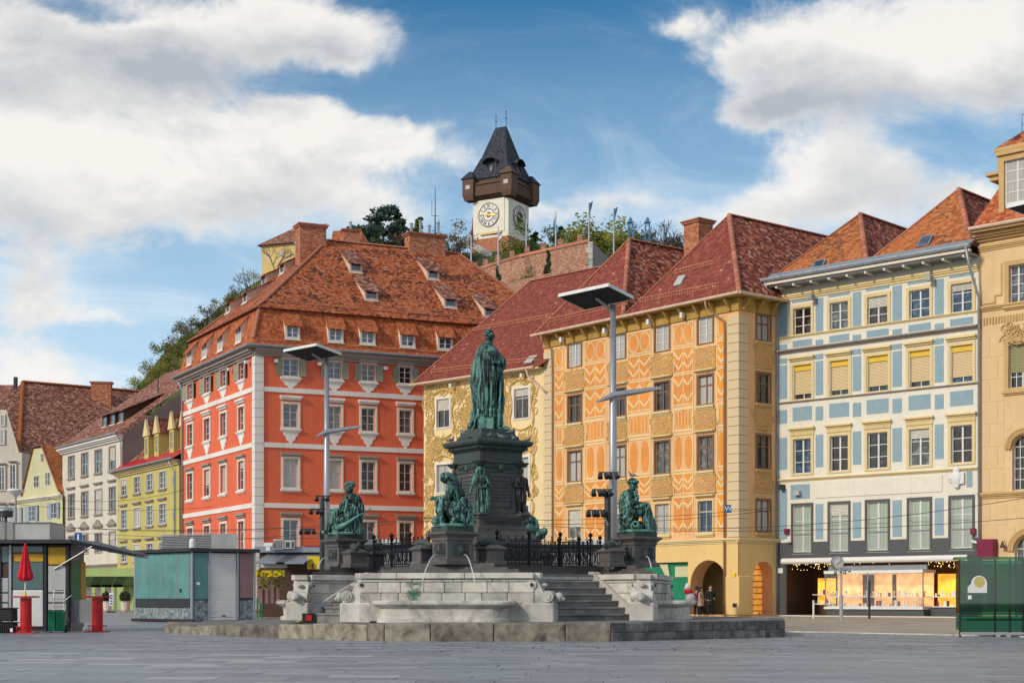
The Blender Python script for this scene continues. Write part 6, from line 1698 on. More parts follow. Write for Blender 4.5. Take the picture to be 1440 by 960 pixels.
# antenna mast and flags
p=P(612,352,318);an=thing('antenna_mast',p,'thin grey antenna mast standing left of the clock tower','antenna')
zt_=P(612,264,318).z-p.z
b=B();b.tube([(0,0,-3),(0,0,zt_)],[.22,.06],5);b.build('pole','dark_metal',an,T(p))
b=B();b.tube([(-.7,0,zt_*.55),(.7,0,zt_*.55)],.06,4);b.tube([(-.7,0,zt_*.55),(-.7,0,zt_*.8)],.06,4);b.tube([(.8,0,0),(.8,0,zt_*.5)],.07,4);b.build('aerial','dark_metal',an,T(p))
for i,(px,yt,yb,d,fl,lab)in enumerate([(662.5,333,362,285,.0,'short white flagpole left of the brick tower base'),(700.5,318,372,272,.35,'white flagpole with a limp pale flag below the clock'),(740,307,362,280,0,'bare pole standing in front of the tower\'s right edge'),(781.5,296,350,282,1,'flagpole with a leaning blue flag right of the tower'),(828,285,342,270,1,'tallest flagpole with a furled dark flag above the wall end'),(863,293,350,275,1,'flagpole with a blue flag right of the tallest one')]):
 p=P(px,yb,d);t=thing('flagpole',p,lab,'flagpole',group='flagpoles on the hill');hh=P(px,yt,d).z-p.z
 B().tube([(0,0,-2),(0,0,hh)],[.16,.10],6).build('pole','mast_metal',t,T(p))
 if fl:
  f_=B();n_=8;H_=hh*(.42 if fl==1 else .2);z0=hh*(.98 if i>3 else .78)
  for k in range(n_):
   a_,c_=k/n_,(k+1)/n_;wv=lambda t_:(.65*(1-t_)if i>3 else .6*sin(pi*t_*.9+.2))
   f_.poly([(.1,0,z0-H_*a_),(.1,0,z0-H_*c_),((-1 if i==3 else 1)*wv(c_)+.1,.25*sin(k),z0-H_*c_+.4),((-1 if i==3 else 1)*wv(a_)+.1,.25*sin(k-1),z0-H_*a_+.4)])
  f_.build('flag','flag_blue' if i!=1 else 'white_paint',t,T(p))
for px,lab in((886.5,'left one of two slim blue lattice masts behind the centre roof'),(910.5,'right one of two slim blue lattice masts behind the centre roof')):
 p=P(px,336,240);t=thing('lattice_mast',p,lab,'mast',group='blue masts behind the centre roof')
 b=B();
 for sx,sy in((-1,-1),(1,-1),(1,1),(-1,1)):b.tube([(sx*.55,sy*.55,-6),(sx*.3,sy*.3,2.6)],.09,4)
 for k in range(6):z=-4+k*1.1;b.tube([(-.5,-.5,z),(.45,-.45,z+1)],.05,4);b.tube([(.5,-.5,z),(-.45,-.45,z+1)],.05,4)
 b.box(-.5,.5,-.5,.5,2.5,2.7);b.build('lattice','flag_blue',t,T(p));B().lathe([(.28,2.7),(.28,3.1),(.1,3.4)],8).build('cap','flag_blue',t,T(p))
 # ================================================================== fountain
FC=Vector((-.73,46.0,0));FA=-.199
FM=T(FC)@RZ(FA)
ZP,Z2=.45,1.75
fou=thing('monument_fountain',FC,'stepped pale stone fountain with four basins and dark pedestals in the middle of the square','fountain')
# low platform: irregular polygon with single kerb stones; the square falls away slightly so its height differs
PP=[(-10.6,46.8,.20),(-6.27,41.1,.34),(-3.14,37.75,.43),(2.45,37.8,.45),(7.45,41.9,.46),(8.3,47,.46),(3.5,54,.46),(-6,55.5,.42),(-11.5,51,.25)]
b=B();cx0=(-.7,46,.455)
for i in range(len(PP)):
 p,q=PP[i],PP[(i+1)%len(PP)];b.poly([cx0,p,q])
b.build('platform_top','stone_step',fou)
rk=random.Random(2)
for i in range(len(PP)):
 p,q=Vector(PP[i]),Vector(PP[(i+1)%len(PP)]);L=(q-p).length;dd=(q-p).normalized();s=0
 if i>5:step=4.0
 while s<L-.01:
  ln=min(L-s,rk.uniform(1.1,2.3));ln=L-s if L-s-ln<.5 else ln
  a,c=p+dd*s,p+dd*(s+ln);zt=(a.z+c.z)/2+.012
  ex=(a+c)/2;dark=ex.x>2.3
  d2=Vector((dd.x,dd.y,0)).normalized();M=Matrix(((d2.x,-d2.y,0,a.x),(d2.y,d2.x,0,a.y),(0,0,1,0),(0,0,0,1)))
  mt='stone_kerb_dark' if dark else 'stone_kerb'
  if dark and i in(3,4):
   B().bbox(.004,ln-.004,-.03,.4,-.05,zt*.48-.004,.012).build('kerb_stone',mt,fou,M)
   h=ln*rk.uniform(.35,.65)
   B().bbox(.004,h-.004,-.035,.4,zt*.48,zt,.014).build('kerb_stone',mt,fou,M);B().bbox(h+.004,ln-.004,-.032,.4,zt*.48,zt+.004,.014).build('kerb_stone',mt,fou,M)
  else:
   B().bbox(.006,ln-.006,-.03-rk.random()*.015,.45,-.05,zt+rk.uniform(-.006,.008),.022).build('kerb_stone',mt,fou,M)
  s+=ln
  # plinth with four arms and diagonal flights
PL_=[(-2.4,-5.2),(2.4,-5.2),(2.4,-4.8),(1.0,-3.4),(3.4,-1.0),(4.8,-2.4),(5.2,-2.4),(5.2,2.4),(4.8,2.4),(3.4,1.0),(1.0,3.4),(2.4,4.8),(2.4,5.2),(-2.4,5.2),(-2.4,4.8),(-1,3.4),(-3.4,1),(-4.8,2.4),(-5.2,2.4),(-5.2,-2.4),(-4.8,-2.4),(-3.4,-1),(-1,-3.4),(-2.4,-4.8)]
b=B();
def sheet(pts,z,b):b.poly([(x,y,z)for x,y in pts])
b.prism([(x*.985,y*.985)for x,y in PL_],.3,Z2-.02)
b.build('plinth_core','stone_trim',fou,FM)
sr=random.Random(9)
def course(p,q,z0,z1,out,mean,mat='stone_pale',name='stone'):
 p,q=Vector((*p,0)),Vector((*q,0));L=(q-p).length;d=(q-p).normalized();s=0
 M=FM@Matrix(((d.x,-d.y,0,p.x),(d.y,d.x,0,p.y),(0,0,1,0),(0,0,0,1)))
 while s<L-.01:
  ln=min(L-s,mean*sr.uniform(.7,1.3));ln=L-s if L-s-ln<mean*.45 else ln
  B().bbox(s+.006,s+ln-.006,-out-sr.random()*.008,.12,z0+.006,z1-.006,.014).build(name,mat,fou,M);s+=ln
n=len(PL_)
for i in range(n):
 p,q=PL_[i],PL_[(i+1)%n]
 my=(p[1]+q[1])/2;L=math.dist(p,q)
 if my>3.0:continue
 for(z0,z1)in((.92,1.21),(1.21,1.50)):course(p,q,z0,z1,.06,.62)
 if L>1.5:course(p,q,.44,.92,.12,1.3,'stone_trim','base_stone')
 course(p,q,1.585,Z2,.15,1.5,'stone_trim','cap_stone');course(p,q,1.50,1.58,.08,1.4,'stone_trim','moulding')
 # flights of steps
for k4,ang in enumerate((-pi/4,-3*pi/4,pi/4,3*pi/4)):
 MF=FM@RZ(ang)
 for k in range(7):
  z1=ZP+(Z2-ZP)*(k+1)/7;x1=5.1-k*.30
  b=B();b.bbox(2.9,x1,-1.52,1.52,z1-.055,z1-.002,.012);b.box(2.9,x1-.045,-1.5,1.5,z1-(Z2-ZP)/7-(.02 if k else .2),z1-.056);b.build('step','stone_step',fou,MF)
 for sg in(-1,1):
  y0,y1=(1.50,1.74)if sg>0 else(-1.74,-1.50)
  B().extr([(5.32,.3),(5.32,.62),(5.2,.68),(3.25,Z2+.08),(3.05,Z2+.08),(3.05,.3)][::-1],y0,y1).build('stringer','stone_trim',fou,MF)
  # scroll consoles at the arm ends
def console(M):
 b=B();b.bbox(-.02,.84,-.34,.34,ZP-.05,.94,.03)
 prof=[(0,.94),(.80,.94),(.80,1.02),(.66,1.06),(.60,1.16),(.52,1.26),(.48,1.36),(.42,1.46),(.30,1.56),(.12,1.58),(0,1.56)]
 b.extr(prof[::-1],-.22,.22)
 c=b.build('console','stone_trim',fou,M)
 b=B()
 for(x,z,r,w_)in((.66,1.12,.155,.30),(.24,1.43,.12,.27)):
  b.lathe([(r,-w_),(r,w_)],14,(0,0,0),T(x,0,z)@Matrix.Rotation(pi/2,4,'X'));b.lathe([(r*.6,-w_-.03),(r*.6,w_+.03)],10,(0,0,0),T(x,0,z)@Matrix.Rotation(pi/2,4,'X'))
 b.build('scroll','stone_trim',c,M)
 b=B();
 for yy in(-.305,.305):b.ball((.24,yy,1.43),.05,8,5)
 b.build('rosette','dark_metal',c,M)
 b=B();b.ball((.93,0,1.10),(.12,.15,.13),10,7);b.ball((1.03,0,1.05),(.07,.08,.06),8,5);b.ball((.5,0,1.42),(.14,.1,.06),8,5);b.build('carved_mask','stone_trim',c,M,smooth=True)
for ang in(0,pi/2,pi,-pi/2):
 MA=FM@RZ(ang)
 console(MA@T(2.1,-5.0,0));console(MA@T(-2.1,-4.98,0)@RZ(pi))
 # trough basin
 def outl(w_,d_,z,m_=5):
  pts=[(-w_,-5.26)]
  for k in range(m_+1):a=pi+pi/2*k/m_;pts.append((-w_+d_*.55+d_*.55*cos(a),-5.26-d_+d_*.6+d_*.6*sin(a)))
  for k in range(m_+1):a=-pi/2+pi/2*k/m_;pts.append((w_-d_*.55+d_*.55*cos(a),-5.26-d_+d_*.6+d_*.6*sin(a)))
  pts.append((w_,-5.26));return[(x,y,z)for x,y in pts]
 b=B();rings=[outl(1.80,.78,ZP-.03),outl(1.80,.78,.52),outl(1.70,.70,.56),outl(1.72,.72,.80),outl(1.86,.84,.86),outl(1.92,.90,.91),outl(1.92,.90,.97),outl(1.86,.84,1.01),outl(1.62,.62,1.01),outl(1.60,.60,.93)]
 b.loft(rings,caps=False);tr=b.build('basin','stone_trim' if ang==0 else 'stone_pale',fou,MA)
 B().poly(outl(1.61,.61,.95)).build('water','water_still',tr,MA)
 # dark slabs on the plinth
def scaled(f):return[(x*f,y*f)for x,y in PL_]
def inset(t_):
 w_=2.4-t_;e=5.2-t_;return[(-w_,-e),(w_,-e),(w_,-e+.3),(1.0,-3.4),(3.4,-1.0),(e-.3,-w_),(e,-w_),(e,w_),(e-.3,w_),(3.4,1.0),(1.0,3.4),(w_,e-.3),(w_,e),(-w_,e),(-w_,e-.3),(-1,3.4),(-3.4,1),(-e+.3,w_),(-e,w_),(-e,-w_),(-e+.3,-w_),(-3.4,-1),(-1,-3.4),(-w_,-e+.3)]
for(t_,z0,z1)in((.32,Z2-.02,Z2+.10),(.45,Z2+.1,Z2+.16),(.62,Z2+.16,Z2+.27)):
 b=B();e=5.2-t_;q=1.78+t_;xe=min(2.4-t_,e-1.414*q);D=2.95-t_*.5;pts=[]
 for(ux,uy)in((1,0),(0,1),(-1,0),(0,-1)):
  for(x,y)in((-xe,-e),(xe,-e),(.707*(D-q),-.707*(D+q)),(.707*(D+q),-.707*(D-q))):pts.append((x*ux-y*uy,x*uy+y*ux))
 b.prism(pts,z0,z1);b.build('dark_slab','stone_bronze_base',fou,FM)
 # pedestal of the main statue: square with its corners over the arms
ped=thing('central_pedestal',FC+Vector((0,0,2.0)),'tall dark bronze and stone pedestal with heavy cornice under the main statue','pedestal')
def zy(y):return(840-y)*.0211+1.08
b=B();b.lathe([(1.78,1.98),(1.78,2.10),(1.68,2.14),(1.60,2.18),(1.60,2.56),(1.68,2.62),(1.70,2.68),(1.58,2.74),(1.58,2.84),(1.36,3.02),(1.30,3.06),(1.30,3.14),(1.17,3.2),(1.17,3.42)],4);b.build('base','stone_bronze_base',ped,FM)
b=B();b.lathe([(1.24,3.42),(1.26,3.50),(1.16,3.56),(.97,3.58),(.97,4.80)],4);b.build('shaft','stone_bronze_base',ped,FM)
b=B();b.lathe([(1.03,4.80),(1.03,5.05),(1.09,5.08),(1.09,5.16),(1.06,5.18),(1.06,5.40),(1.12,5.44)],4);b.build('frieze_block','bronze_dark',ped,FM)
b=B();b.lathe([(1.12,5.44),(1.20,5.50),(1.22,5.56),(1.34,5.60),(1.40,5.66),(1.40,5.72),(1.30,5.76),(1.0,5.80),(.96,5.82),(.96,5.88),(.88,5.92),(.84,5.98),(.84,6.10)],4);b.build('cornice','bronze_dark',ped,FM)
s4=lambda r:r/sqrt(2)
for k in range(4):
 MS=FM@RZ(-pi/4+k*pi/2)
 MS=FM@RZ(-pi/4+k*pi/2)@RZ(pi/2)
 h=s4(.97)
 b=B();
 for(x0,x1,z0,z1)in((-.42,.42,3.75,3.80),(-.42,.42,4.66,4.71),(-.42,-.37,3.8,4.66),(.37,.42,3.8,4.66)):b.box(x0,x1,-h-.03,-h+.01,z0,z1)
 b.build('panel_frame','bronze_dark',ped,MS)
 ll=B();r=random.Random(k)
 for row in range(7):
  x=-.32
  while x<.3:w_=r.uniform(.02,.05);ll.box(x,x+w_,-h-.012,-h,3.92+row*.1,3.97+row*.1);x+=w_+.018
 ll.build('inscription_relief','bronze_dark',ped,MS,kind='stuff')
 b=B();hc=s4(1.2)
 for i in range(17):x=-.78+i*.0975;b.box(x-.028,x+.028,-hc-.07,-hc+.02,5.485,5.545)
 b.build('dentil','bronze_dark',ped,MS,kind='stuff')
 g=B();hf=s4(1.03);rr=random.Random(30+k)
 for sg in(-1,1):
  for(r_,x,z)in((.085,.16,4.93),(.06,.32,4.92),(.04,.45,4.93)):
   g.tube([(sg*x+r_*cos(t_)*(1-.1*t_),-hf-.02,z+r_*sin(t_)*(1-.1*t_))for t_ in[q*.62 for q in range(11)]],.018,4)
 g.ball((0,-hf-.02,4.93),(.09,.05,.1),8,6);g.build('frieze_ornament','bronze_dark',ped,MS,kind='stuff')
 g=B();hb_=s4(1.6);hl=s4(1.17)
 for i in range(9):
  x=-.88+i*.22;g.tube([(x+.085*cos(t_),-hb_-.015,2.37+.12*sin(t_))for t_ in[q*2*pi/10 for q in range(11)]],.016,4)
  g.tube([(x+.11,-hb_-.015,2.22),(x+.05,-hb_-.02,2.37),(x+.11,-hb_-.015,2.52)],.014,4)
 for i in range(11):x=-.6+i*.12;g.tube([(x+.04*cos(t_),-hl-.015,3.31+.05*sin(t_))for t_ in[q*2*pi/8 for q in range(9)]],.014,4)
 g.build('plinth_relief','bronze_dark',ped,MS,kind='stuff')
 # the four corner piers
def relief_face(b,w_,z0,z1,y,seed):
 r=random.Random(seed)
 b.box(-w_,w_,y-.02,y+.01,z0,z1)
 for _ in range(16):
  x,z,q=r.uniform(-w_*.75,w_*.75),r.uniform(z0+.06,z1-.06),r.uniform(.04,.09)
  b.tube([(x+q*(1-t_/9)*cos(t_),y-.03,z+q*(1-t_/9)*sin(t_))for t_ in[k*.8 for k in range(9)]],.018,4)
 b.ball((0,y-.02,(z0+z1)/2),(.10,.07,.12),8,6);b.ball((0,y-.08,(z0+z1)/2-.04),(.03,.05,.03),6,4)
PIERS=[]
for k,(ang,lab)in enumerate(((0,'front dark pier with lion mask reliefs under the stooping river figure'),(pi/2,'right dark pier with a mask relief under the pensive seated figure'),(-pi/2,'left dark pier with reliefs under the seated figure with the rudder'),(pi,'rear dark pier hidden behind the tall pedestal'))):
 MA=FM@RZ(ang)@T(0,-4.5,0);pos=MA@Vector((0,0,2.0))
 pr=thing('corner_pier',pos,lab,'pier',group='dark piers at the fountain corners')
 MR=MA@RZ(pi/4)
 b=B();b.lathe([(.66,1.98),(.66,2.08),(.60,2.12),(.56,2.14),(.56,2.60)],4);b.build('shaft','stone_bronze_base',pr,MA)
 b=B();b.lathe([(.56,2.60),(.60,2.64),(.60,2.70),(.68,2.76),(.76,2.80),(.76,2.85),(.66,2.87),(.60,2.88)],4);b.build('cornice','stone_bronze_base',pr,MA)
 b=B();b.lathe([(.60,2.88),(.60,3.0),(.57,3.02)],4);b.build('figure_base','bronze_dark',pr,MA)
 for j in range(4):
  b=B();relief_face(b,.27,2.20,2.56,-s4(.56),7*k+j);b.build('relief_panel','bronze_dark',pr,MR@RZ(j*pi/2),smooth=False)
 PIERS.append((MA,pos))
 for sg in(-1,1):
  MB_=MA@T(sg*.95,.62,0)
  sb=thing('side_block',MB_@Vector((0,0,2)),'low dark block with sloped cap beside the %s pier, %s'%(['front','right','left','rear'][k],['toward the left' if(sg<0)else 'toward the right','nearer the camera' if sg<0 else 'farther from the camera','nearer the camera' if sg>0 else 'farther from the camera','left side' if sg>0 else 'right side'][k]),'block',group='low dark blocks beside the piers')
  b=B();b.lathe([(.42,1.98),(.42,2.06),(.36,2.09),(.36,2.36),(.44,2.40),(.46,2.44),(.22,2.54)],4);b.build('body','stone_bronze_base',sb,MB_)
  b=B();b.tube([(-.32,0,2.52),(-.15,0,2.62),(.05,0,2.60),(.25,0,2.53),(.42,0,2.60),(.5,.05,2.70)],[.05,.12,.11,.07,.04,.07],8);b.ball((-.3,0,2.6),(.09,.07,.07),8,6);b.build('bronze_fish','bronze_dark',sb,MB_@RZ(sg*.5),smooth=True)
  # wrought-iron railings between the piers
for k,(ang,lab)in enumerate(((-pi/4,'ornate black iron railing right of the front pier, above the wide steps'),(-3*pi/4,'ornate black iron railing left of the front pier, above the narrow steps'),(pi/4,'ornate black iron railing behind the right pier'),(3*pi/4,'ornate black iron railing behind the left pier'))):
 MF=FM@RZ(ang)@T(3.0,0,0)@RZ(pi/2);z0=1.98;W_=1.62
 rl=thing('iron_railing',MF@Vector((0,0,z0)),lab,'railing',group='iron railings of the fountain')
 b=B()
 for z in(.06,.52,.68):b.box(-W_,W_,-.018,.018,z0+z,z0+z+.03)
 for i in range(27):x=-W_+i*W_*2/26;b.tube([(x,0,z0),(x,0,z0+.72)],.011,4)
 b.build('bars','black_iron',rl,MF)
 b=B()
 for i in range(13):
  x=-W_+.13+i*(W_*2-.26)/12
  b.tube([(x+.10*cos(t_),-.012,z0+.30+.16*sin(t_))for t_ in[q*2*pi/12 for q in range(13)]],.014,4)
  for sg in(-1,1):b.tube([(x+sg*(.02+.06*(1-t_/8)*(1+cos(t_))),-.014,z0+.60+.055*sin(t_))for t_ in[q*.6 for q in range(10)]],.010,4)
  b.tube([(x,0,z0+.7),(x,0,z0+.84)],[.014,.008],4);b.ball((x,0,z0+.82),.028,6,4);b.tube([(x-.06,0,z0+.78),(x,0,z0+.73),(x+.06,0,z0+.78)],.010,4)
 b.build('scrollwork','black_iron',rl,MF,kind='stuff')
 for x in(-W_,-W_/3,W_/3,W_):
  b=B();b.lathe([(.05,0),(.05,.08),(.032,.1),(.032,.74),(.055,.76),(.055,.8),(.02,.82),(.045,.88),(.05,.92),(.0,1.02)],8,(x,0,z0));
  for q in range(4):b.tube([(x,0,z0+.84),(x+.07*cos(q*pi/2),.07*sin(q*pi/2),z0+.9),(x+.05*cos(q*pi/2),.05*sin(q*pi/2),z0+.96)],.01,4)
  b.build('post','black_iron',rl,MF)
  # water spouts
for i,(a,c,lab)in enumerate([(P(615.5,780,41.2),P(594,816,40.3),'thin water jet falling left from the front pier mask'),(P(652,780,41.2),P(668,820,40.0),'thin water jet falling right from the front pier mask'),(P(908,783,44.6),P(916,798,44.0),'short water jet from the right pier mask'),(P(459,785,46.2),P(446,800,46.0),'short water jet from the left pier mask')]):
 t=thing('water_jet',a,lab,'water jet',group='water jets of the fountain');b=B();pts=[]
 for k in range(11):s=k/10;pts.append((a.x+(c.x-a.x)*s,a.y+(c.y-a.y)*s,a.z+.06*s*(1-s)*4+(c.z-a.z)*s**1.8))
 b.tube(pts,[.012+.006*k/10 for k in range(11)],6);b.build('stream','water_jet',t,smooth=True)
 # green algae stain below the left jet
b=B();
MS=FM
m,t_,bb_=newmat('algae')
bb_.inputs['Base Color'].default_value=(.02,.13,.05,1);bb_.inputs['Roughness'].default_value=.7
nn=t_.noise(coords(t_,'Object'),7,5,.7);al=t_.math('MULTIPLY',t_.rng(nn,.42,.62,0,.9),1.0);t_.l.new(al,bb_.inputs['Alpha'])
m,t_,bb_=newmat('copper_stain');bb_.inputs['Base Color'].default_value=(.02,.26,.22,1);nn=t_.noise(coords(t_,'Object'),9,5,.7);t_.l.new(t_.rng(nn,.38,.56,0,.8),bb_.inputs['Alpha'])
b.mesh([(-1.0,-5.29,.95),(-.72,-5.29,.95),(-.66,-5.29,1.5),(-1.1,-5.29,1.5)],[(0,1,2,3)]);b.build('algae_stain','algae',fou,FM)
B().mesh([(-.9,-5.295,.93),(-.8,-5.295,.93),(-.8,-5.295,1.2),(-.9,-5.295,1.2)],[(0,1,2,3)]).build('copper_stain','copper_stain',fou,FM)
# ================================================================== figures
class Fig:
 def __init__(s):s.b=B()
 def cap(s,p0,p1,r0,r1=None,n=12):
  r1=r0 if r1 is None else r1;p0,p1=Vector(p0),Vector(p1);d=(p1-p0);d=d.normalized()if d.length>1e-6 else Vector((0,0,1))
  s.b.tube([p0-d*r0*.98,p0-d*r0*.7,p0,p1,p1+d*r1*.7,p1+d*r1*.98],[r0*.2,r0*.7,r0,r1,r1*.7,r1*.2],n);return s
 def chain(s,pts,rs):
  for i in range(len(pts)-1):s.cap(pts[i],pts[i+1],rs[i],rs[i+1])
  return s
 def ell(s,c,r):s.b.ball(c,r,14,10);return s
 def loft(s,secs,n=40,fold=0.0,kf=15,seed=0):
  """secs: (z, xl, xr, yc, half depth)"""
  rings=[]
  for(z,xl,xr,yc,hd)in secs:
   cx_,hw=(xl+xr)/2,(xr-xl)/2
   rings.append([(cx_+hw*cos(t)*(1+fold*sin(kf*t+seed+z*2.0)),yc+hd*sin(t)*(1+fold*sin(kf*t+seed+z*2.0)),z)for t in[2*pi*k/n for k in range(n)]])
  s.b.loft(rings);return s
 def hand(s,wrist,tip_dir,up=(0,0,1),sc=1.0,curl=.5):
  w_=Vector(wrist);d=Vector(tip_dir).normalized();u=Vector(up);sd_=d.cross(u).normalized();u=sd_.cross(d)
  s.cap(w_,w_+d*.07*sc,.034*sc,.04*sc)
  for k in range(4):
   o=sd_*(k-1.5)*.021*sc;L=(.07,.082,.078,.062)[k]*sc;a=w_+d*.09*sc+o
   m_=a+(d*.75-u*curl*.5).normalized()*L*.55;e=m_+(d*.4-u*curl*1.2).normalized()*L*.5
   s.cap(a,m_,.0115*sc,.0105*sc,6);s.cap(m_,e,.0105*sc,.009*sc,6)
  a=w_+sd_*.035*sc+d*.03*sc;m_=a+(sd_*.7+d*.7).normalized()*.045*sc;s.cap(a,m_,.013*sc,.011*sc,6);s.cap(m_,m_+(d-u*.5).normalized()*.035*sc,.011*sc,.009*sc,6);return s
 def head(s,c,r,face=(1,0),tilt=0.0,hair='short',beard=False):
  """face: horizontal direction the face looks in"""
  c=Vector(c);f=Vector((face[0],face[1],tilt)).normalized();sdv=Vector((-f.y,f.x,0)).normalized();up=f.cross(sdv)*-1 if f.cross(sdv).z<0 else f.cross(sdv)
  def at(a,b_,z):return c+f*a*r+sdv*b_*r+up*z*r
  s.ell(c,(r*.92,r*.92,r*1.08));s.cap(at(.25,0,-.35),at(.45,0,-.78),r*.55,r*.32)
  s.cap(at(.80,0,.12),at(1.02,0,-.22),r*.09,r*.13)
  s.cap(at(.78,-.30,.20),at(.78,.30,.20),r*.13);s.cap(at(.72,-.16,-.5),at(.72,.16,-.5),r*.10)
  for sg in(-1,1):s.ell(at(.70,sg*.33,.02),(r*.12,)*3);s.ell(at(-.05,sg*.92,-.05),(r*.12,r*.10,r*.2))
  if beard:s.cap(at(.5,0,-.6),at(.55,0,-1.25),r*.42,r*.2)
  if hair!='none':
   rr=random.Random(int(c.x*1000)+5)
   for k in range(26):
    a=rr.uniform(0,2*pi);e=rr.uniform(.05,1.3);q=Vector((cos(a)*cos(e),sin(a)*cos(e),sin(e)))
    if f.dot(q)>.45 and e<.6:continue
    s.ell(c+q*r*.95,(r*.22,)*3)
  return s
 def finish(s,name,mat,parent,M,voxel=.022,fold=.0,fmask=None,fs=(9,9,1.4),seed=0.0):
  me=s.b.data('tmp',mat);o=bpy.data.objects.new('tmp_fig',me);COL.objects.link(o)
  md=o.modifiers.new('r','REMESH');md.mode='VOXEL';md.voxel_size=voxel;md.use_smooth_shade=True
  sm=o.modifiers.new('s','SMOOTH');sm.factor=.5;sm.iterations=2
  dg=bpy.context.evaluated_depsgraph_get();dg.update()
  m2=bpy.data.meshes.new_from_object(o.evaluated_get(dg));bpy.data.objects.remove(o);bpy.data.meshes.remove(me)
  m2.name=name
  if fold:
   ns=[v.normal.copy()for v in m2.vertices]
   for v,nn in zip(m2.vertices,ns):
    k=fmask(v.co)if fmask else 1.0
    if k<=0:continue
    p=v.co;h=mnoise.noise(Vector((p.x*fs[0]+seed,p.y*fs[1],p.z*fs[2])));h2=mnoise.noise(Vector((p.x*fs[0]*2.1,p.y*fs[1]*2.1+seed,p.z*fs[2]*1.5)))
    v.co=p+nn*fold*k*((1-abs(h)*2.6)*.9+h2*.5)
  m2.materials.clear();m2.materials.append(MATS[mat]);m2.polygons.foreach_set('use_smooth',[True]*len(m2.polygons))
  return link(name,m2,parent,M)
  # --- main statue, seen from behind its left shoulder
sp_=FC+Vector((0,0,6.1));SM=T(sp_)
stt=thing('main_statue',sp_,'tall green bronze statue of a standing man in a long caped robe atop the pedestal','statue')
f=Fig()
f.loft([(.50,-.45,.20,0,.26),(.8,-.43,.28,0,.30),(1.17,-.49,.34,0,.32),(1.6,-.48,.37,0,.31),(1.85,-.45,.38,0,.30),(2.1,-.42,.36,0,.29),(2.3,-.38,.30,0,.27),(2.45,-.31,.22,0,.23),(2.58,-.19,.16,0,.16),(2.68,-.10,.13,0,.12)],64,.05,13)
f.loft([(.0,-.62,-.34,.0,.20),(.25,-.55,-.22,0,.24),(.6,-.46,-.02,0,.26)],48,.07,9,2)
f.loft([(.42,-.28,.24,-.02,.28),(.5,-.30,.24,0,.30),(.62,-.35,.26,0,.31)],48,.06,17,1)
# short shoulder cape over the arm
f.loft([(1.98,-.05,.44,-.10,.28),(2.1,-.14,.42,-.08,.30),(2.3,-.24,.32,-.04,.28),(2.48,-.2,.2,0,.2),(2.6,-.1,.12,0,.12)],48,.03,11,4)
f.cap((.10,-.08,2.40),(.40,-.10,2.06),.17,.14);f.cap((.40,-.10,2.06),(.42,.2,1.92),.13,.09);f.hand((.40,.24,1.93),(-.6,.5,.1),(0,0,1),1.7)
f.cap((.28,0,1.85),(.36,0,.95),.15,.13);f.cap((.36,-.02,.95),(.36,-.02,.55),.15,.12);f.cap((.34,-.02,.62),(.36,-.02,.14),.125,.085)
f.cap((.34,-.02,.07),(.62,-.05,.05),.085,.055);f.cap((.12,.14,.8),(.18,.18,.1),.13,.09);f.cap((.18,.18,.06),(.40,.22,.05),.08,.05)
f.cap((.02,0,2.55),(.05,0,2.72),.12,.11);f.head((.05,0,2.86),.17,(1,.12),0.0,'short')
f.finish('figure','bronze_green',stt,SM,.017,.045,lambda p:min(1,max(0,(2.35-p.z)*3))*(1 if p.z>.08 else 0),(8,8,.9),3)
b=B();b.bbox(-.30,.19,-.24,.24,-.01,.56,.03);b.build('stump','bronze_green',stt,SM)
# --- seated figures on the piers; local frame is aligned with the view: x right, y away
def seat_rock(M,parent,w_=.42):
 b=Fig();b.cap((-.2,0,.1),(.3,.05,.1),.22,.24);b.cap((.1,.1,.3),(.25,.1,.45),.24,.2)
 return b
def drape(f,hips,knees,feet,n=7,r=.045,seed=0):
 """cloth ridges running from the hips over the knees to the feet"""
 rr=random.Random(seed)
 for k in range(n):
  t=k/(n-1);a=Vector(hips[0]).lerp(Vector(hips[1]),t);q=Vector(knees[0]).lerp(Vector(knees[1]),t);e=Vector(feet[0]).lerp(Vector(feet[1]),t)
  j=Vector((rr.uniform(-.03,.03),rr.uniform(-.03,.03),rr.uniform(-.02,.03)))
  f.chain([a,(a+q)/2+Vector((0,0,-.02))+j,q,(q+e)/2+j,e],[r*.9,r,r*1.2,r,r*1.2])
  # A: front figure, leaning forward with joined hands, looks down to the left
pA=PIERS[0][1].copy();pA.z=3.02;MA_=T(pA)
fgA=thing('river_figure',pA,'green bronze veiled woman stooping forward on the front pier','statue',group='bronze river figures')
f=Fig()
f.cap((.0,.05,.10),(.32,.05,.12),.16,.2);f.cap((.1,.1,.28),(.25,.1,.35),.22,.2)
f.chain([(.16,.02,.50),(.13,-.02,.78),(.02,-.04,1.03)],[.23,.19,.20]);f.cap((-.06,-.22,1.05),(.02,.18,1.05),.10)
f.cap((-.02,-.04,1.12),(-.16,-.04,1.24),.09,.07);f.head((-.21,-.05,1.31),.13,(-1,-.25),-.35,'long')
f.chain([(-.14,.02,1.40),(.0,.03,1.32),(.14,.06,1.1),(.3,.1,.85),(.38,.1,.6)],[.09,.10,.09,.07,.05])
f.chain([(-.06,-.24,1.03),(-.12,-.30,.78),(-.46,-.16,.74)],[.095,.075,.05]);f.chain([(.0,.2,1.03),(-.14,.2,.8),(-.46,-.04,.76)],[.09,.07,.05])
f.hand((-.48,-.16,.74),(-1,.1,.1),(0,0,1),1.1);f.hand((-.48,-.04,.76),(-1,-.3,.1),(0,0,1),1.1)
f.chain([(.12,-.14,.45),(-.34,-.20,.62),(-.32,-.2,.10)],[.18,.135,.09]);f.cap((-.32,-.2,.06),(-.44,-.24,.05),.06,.045)
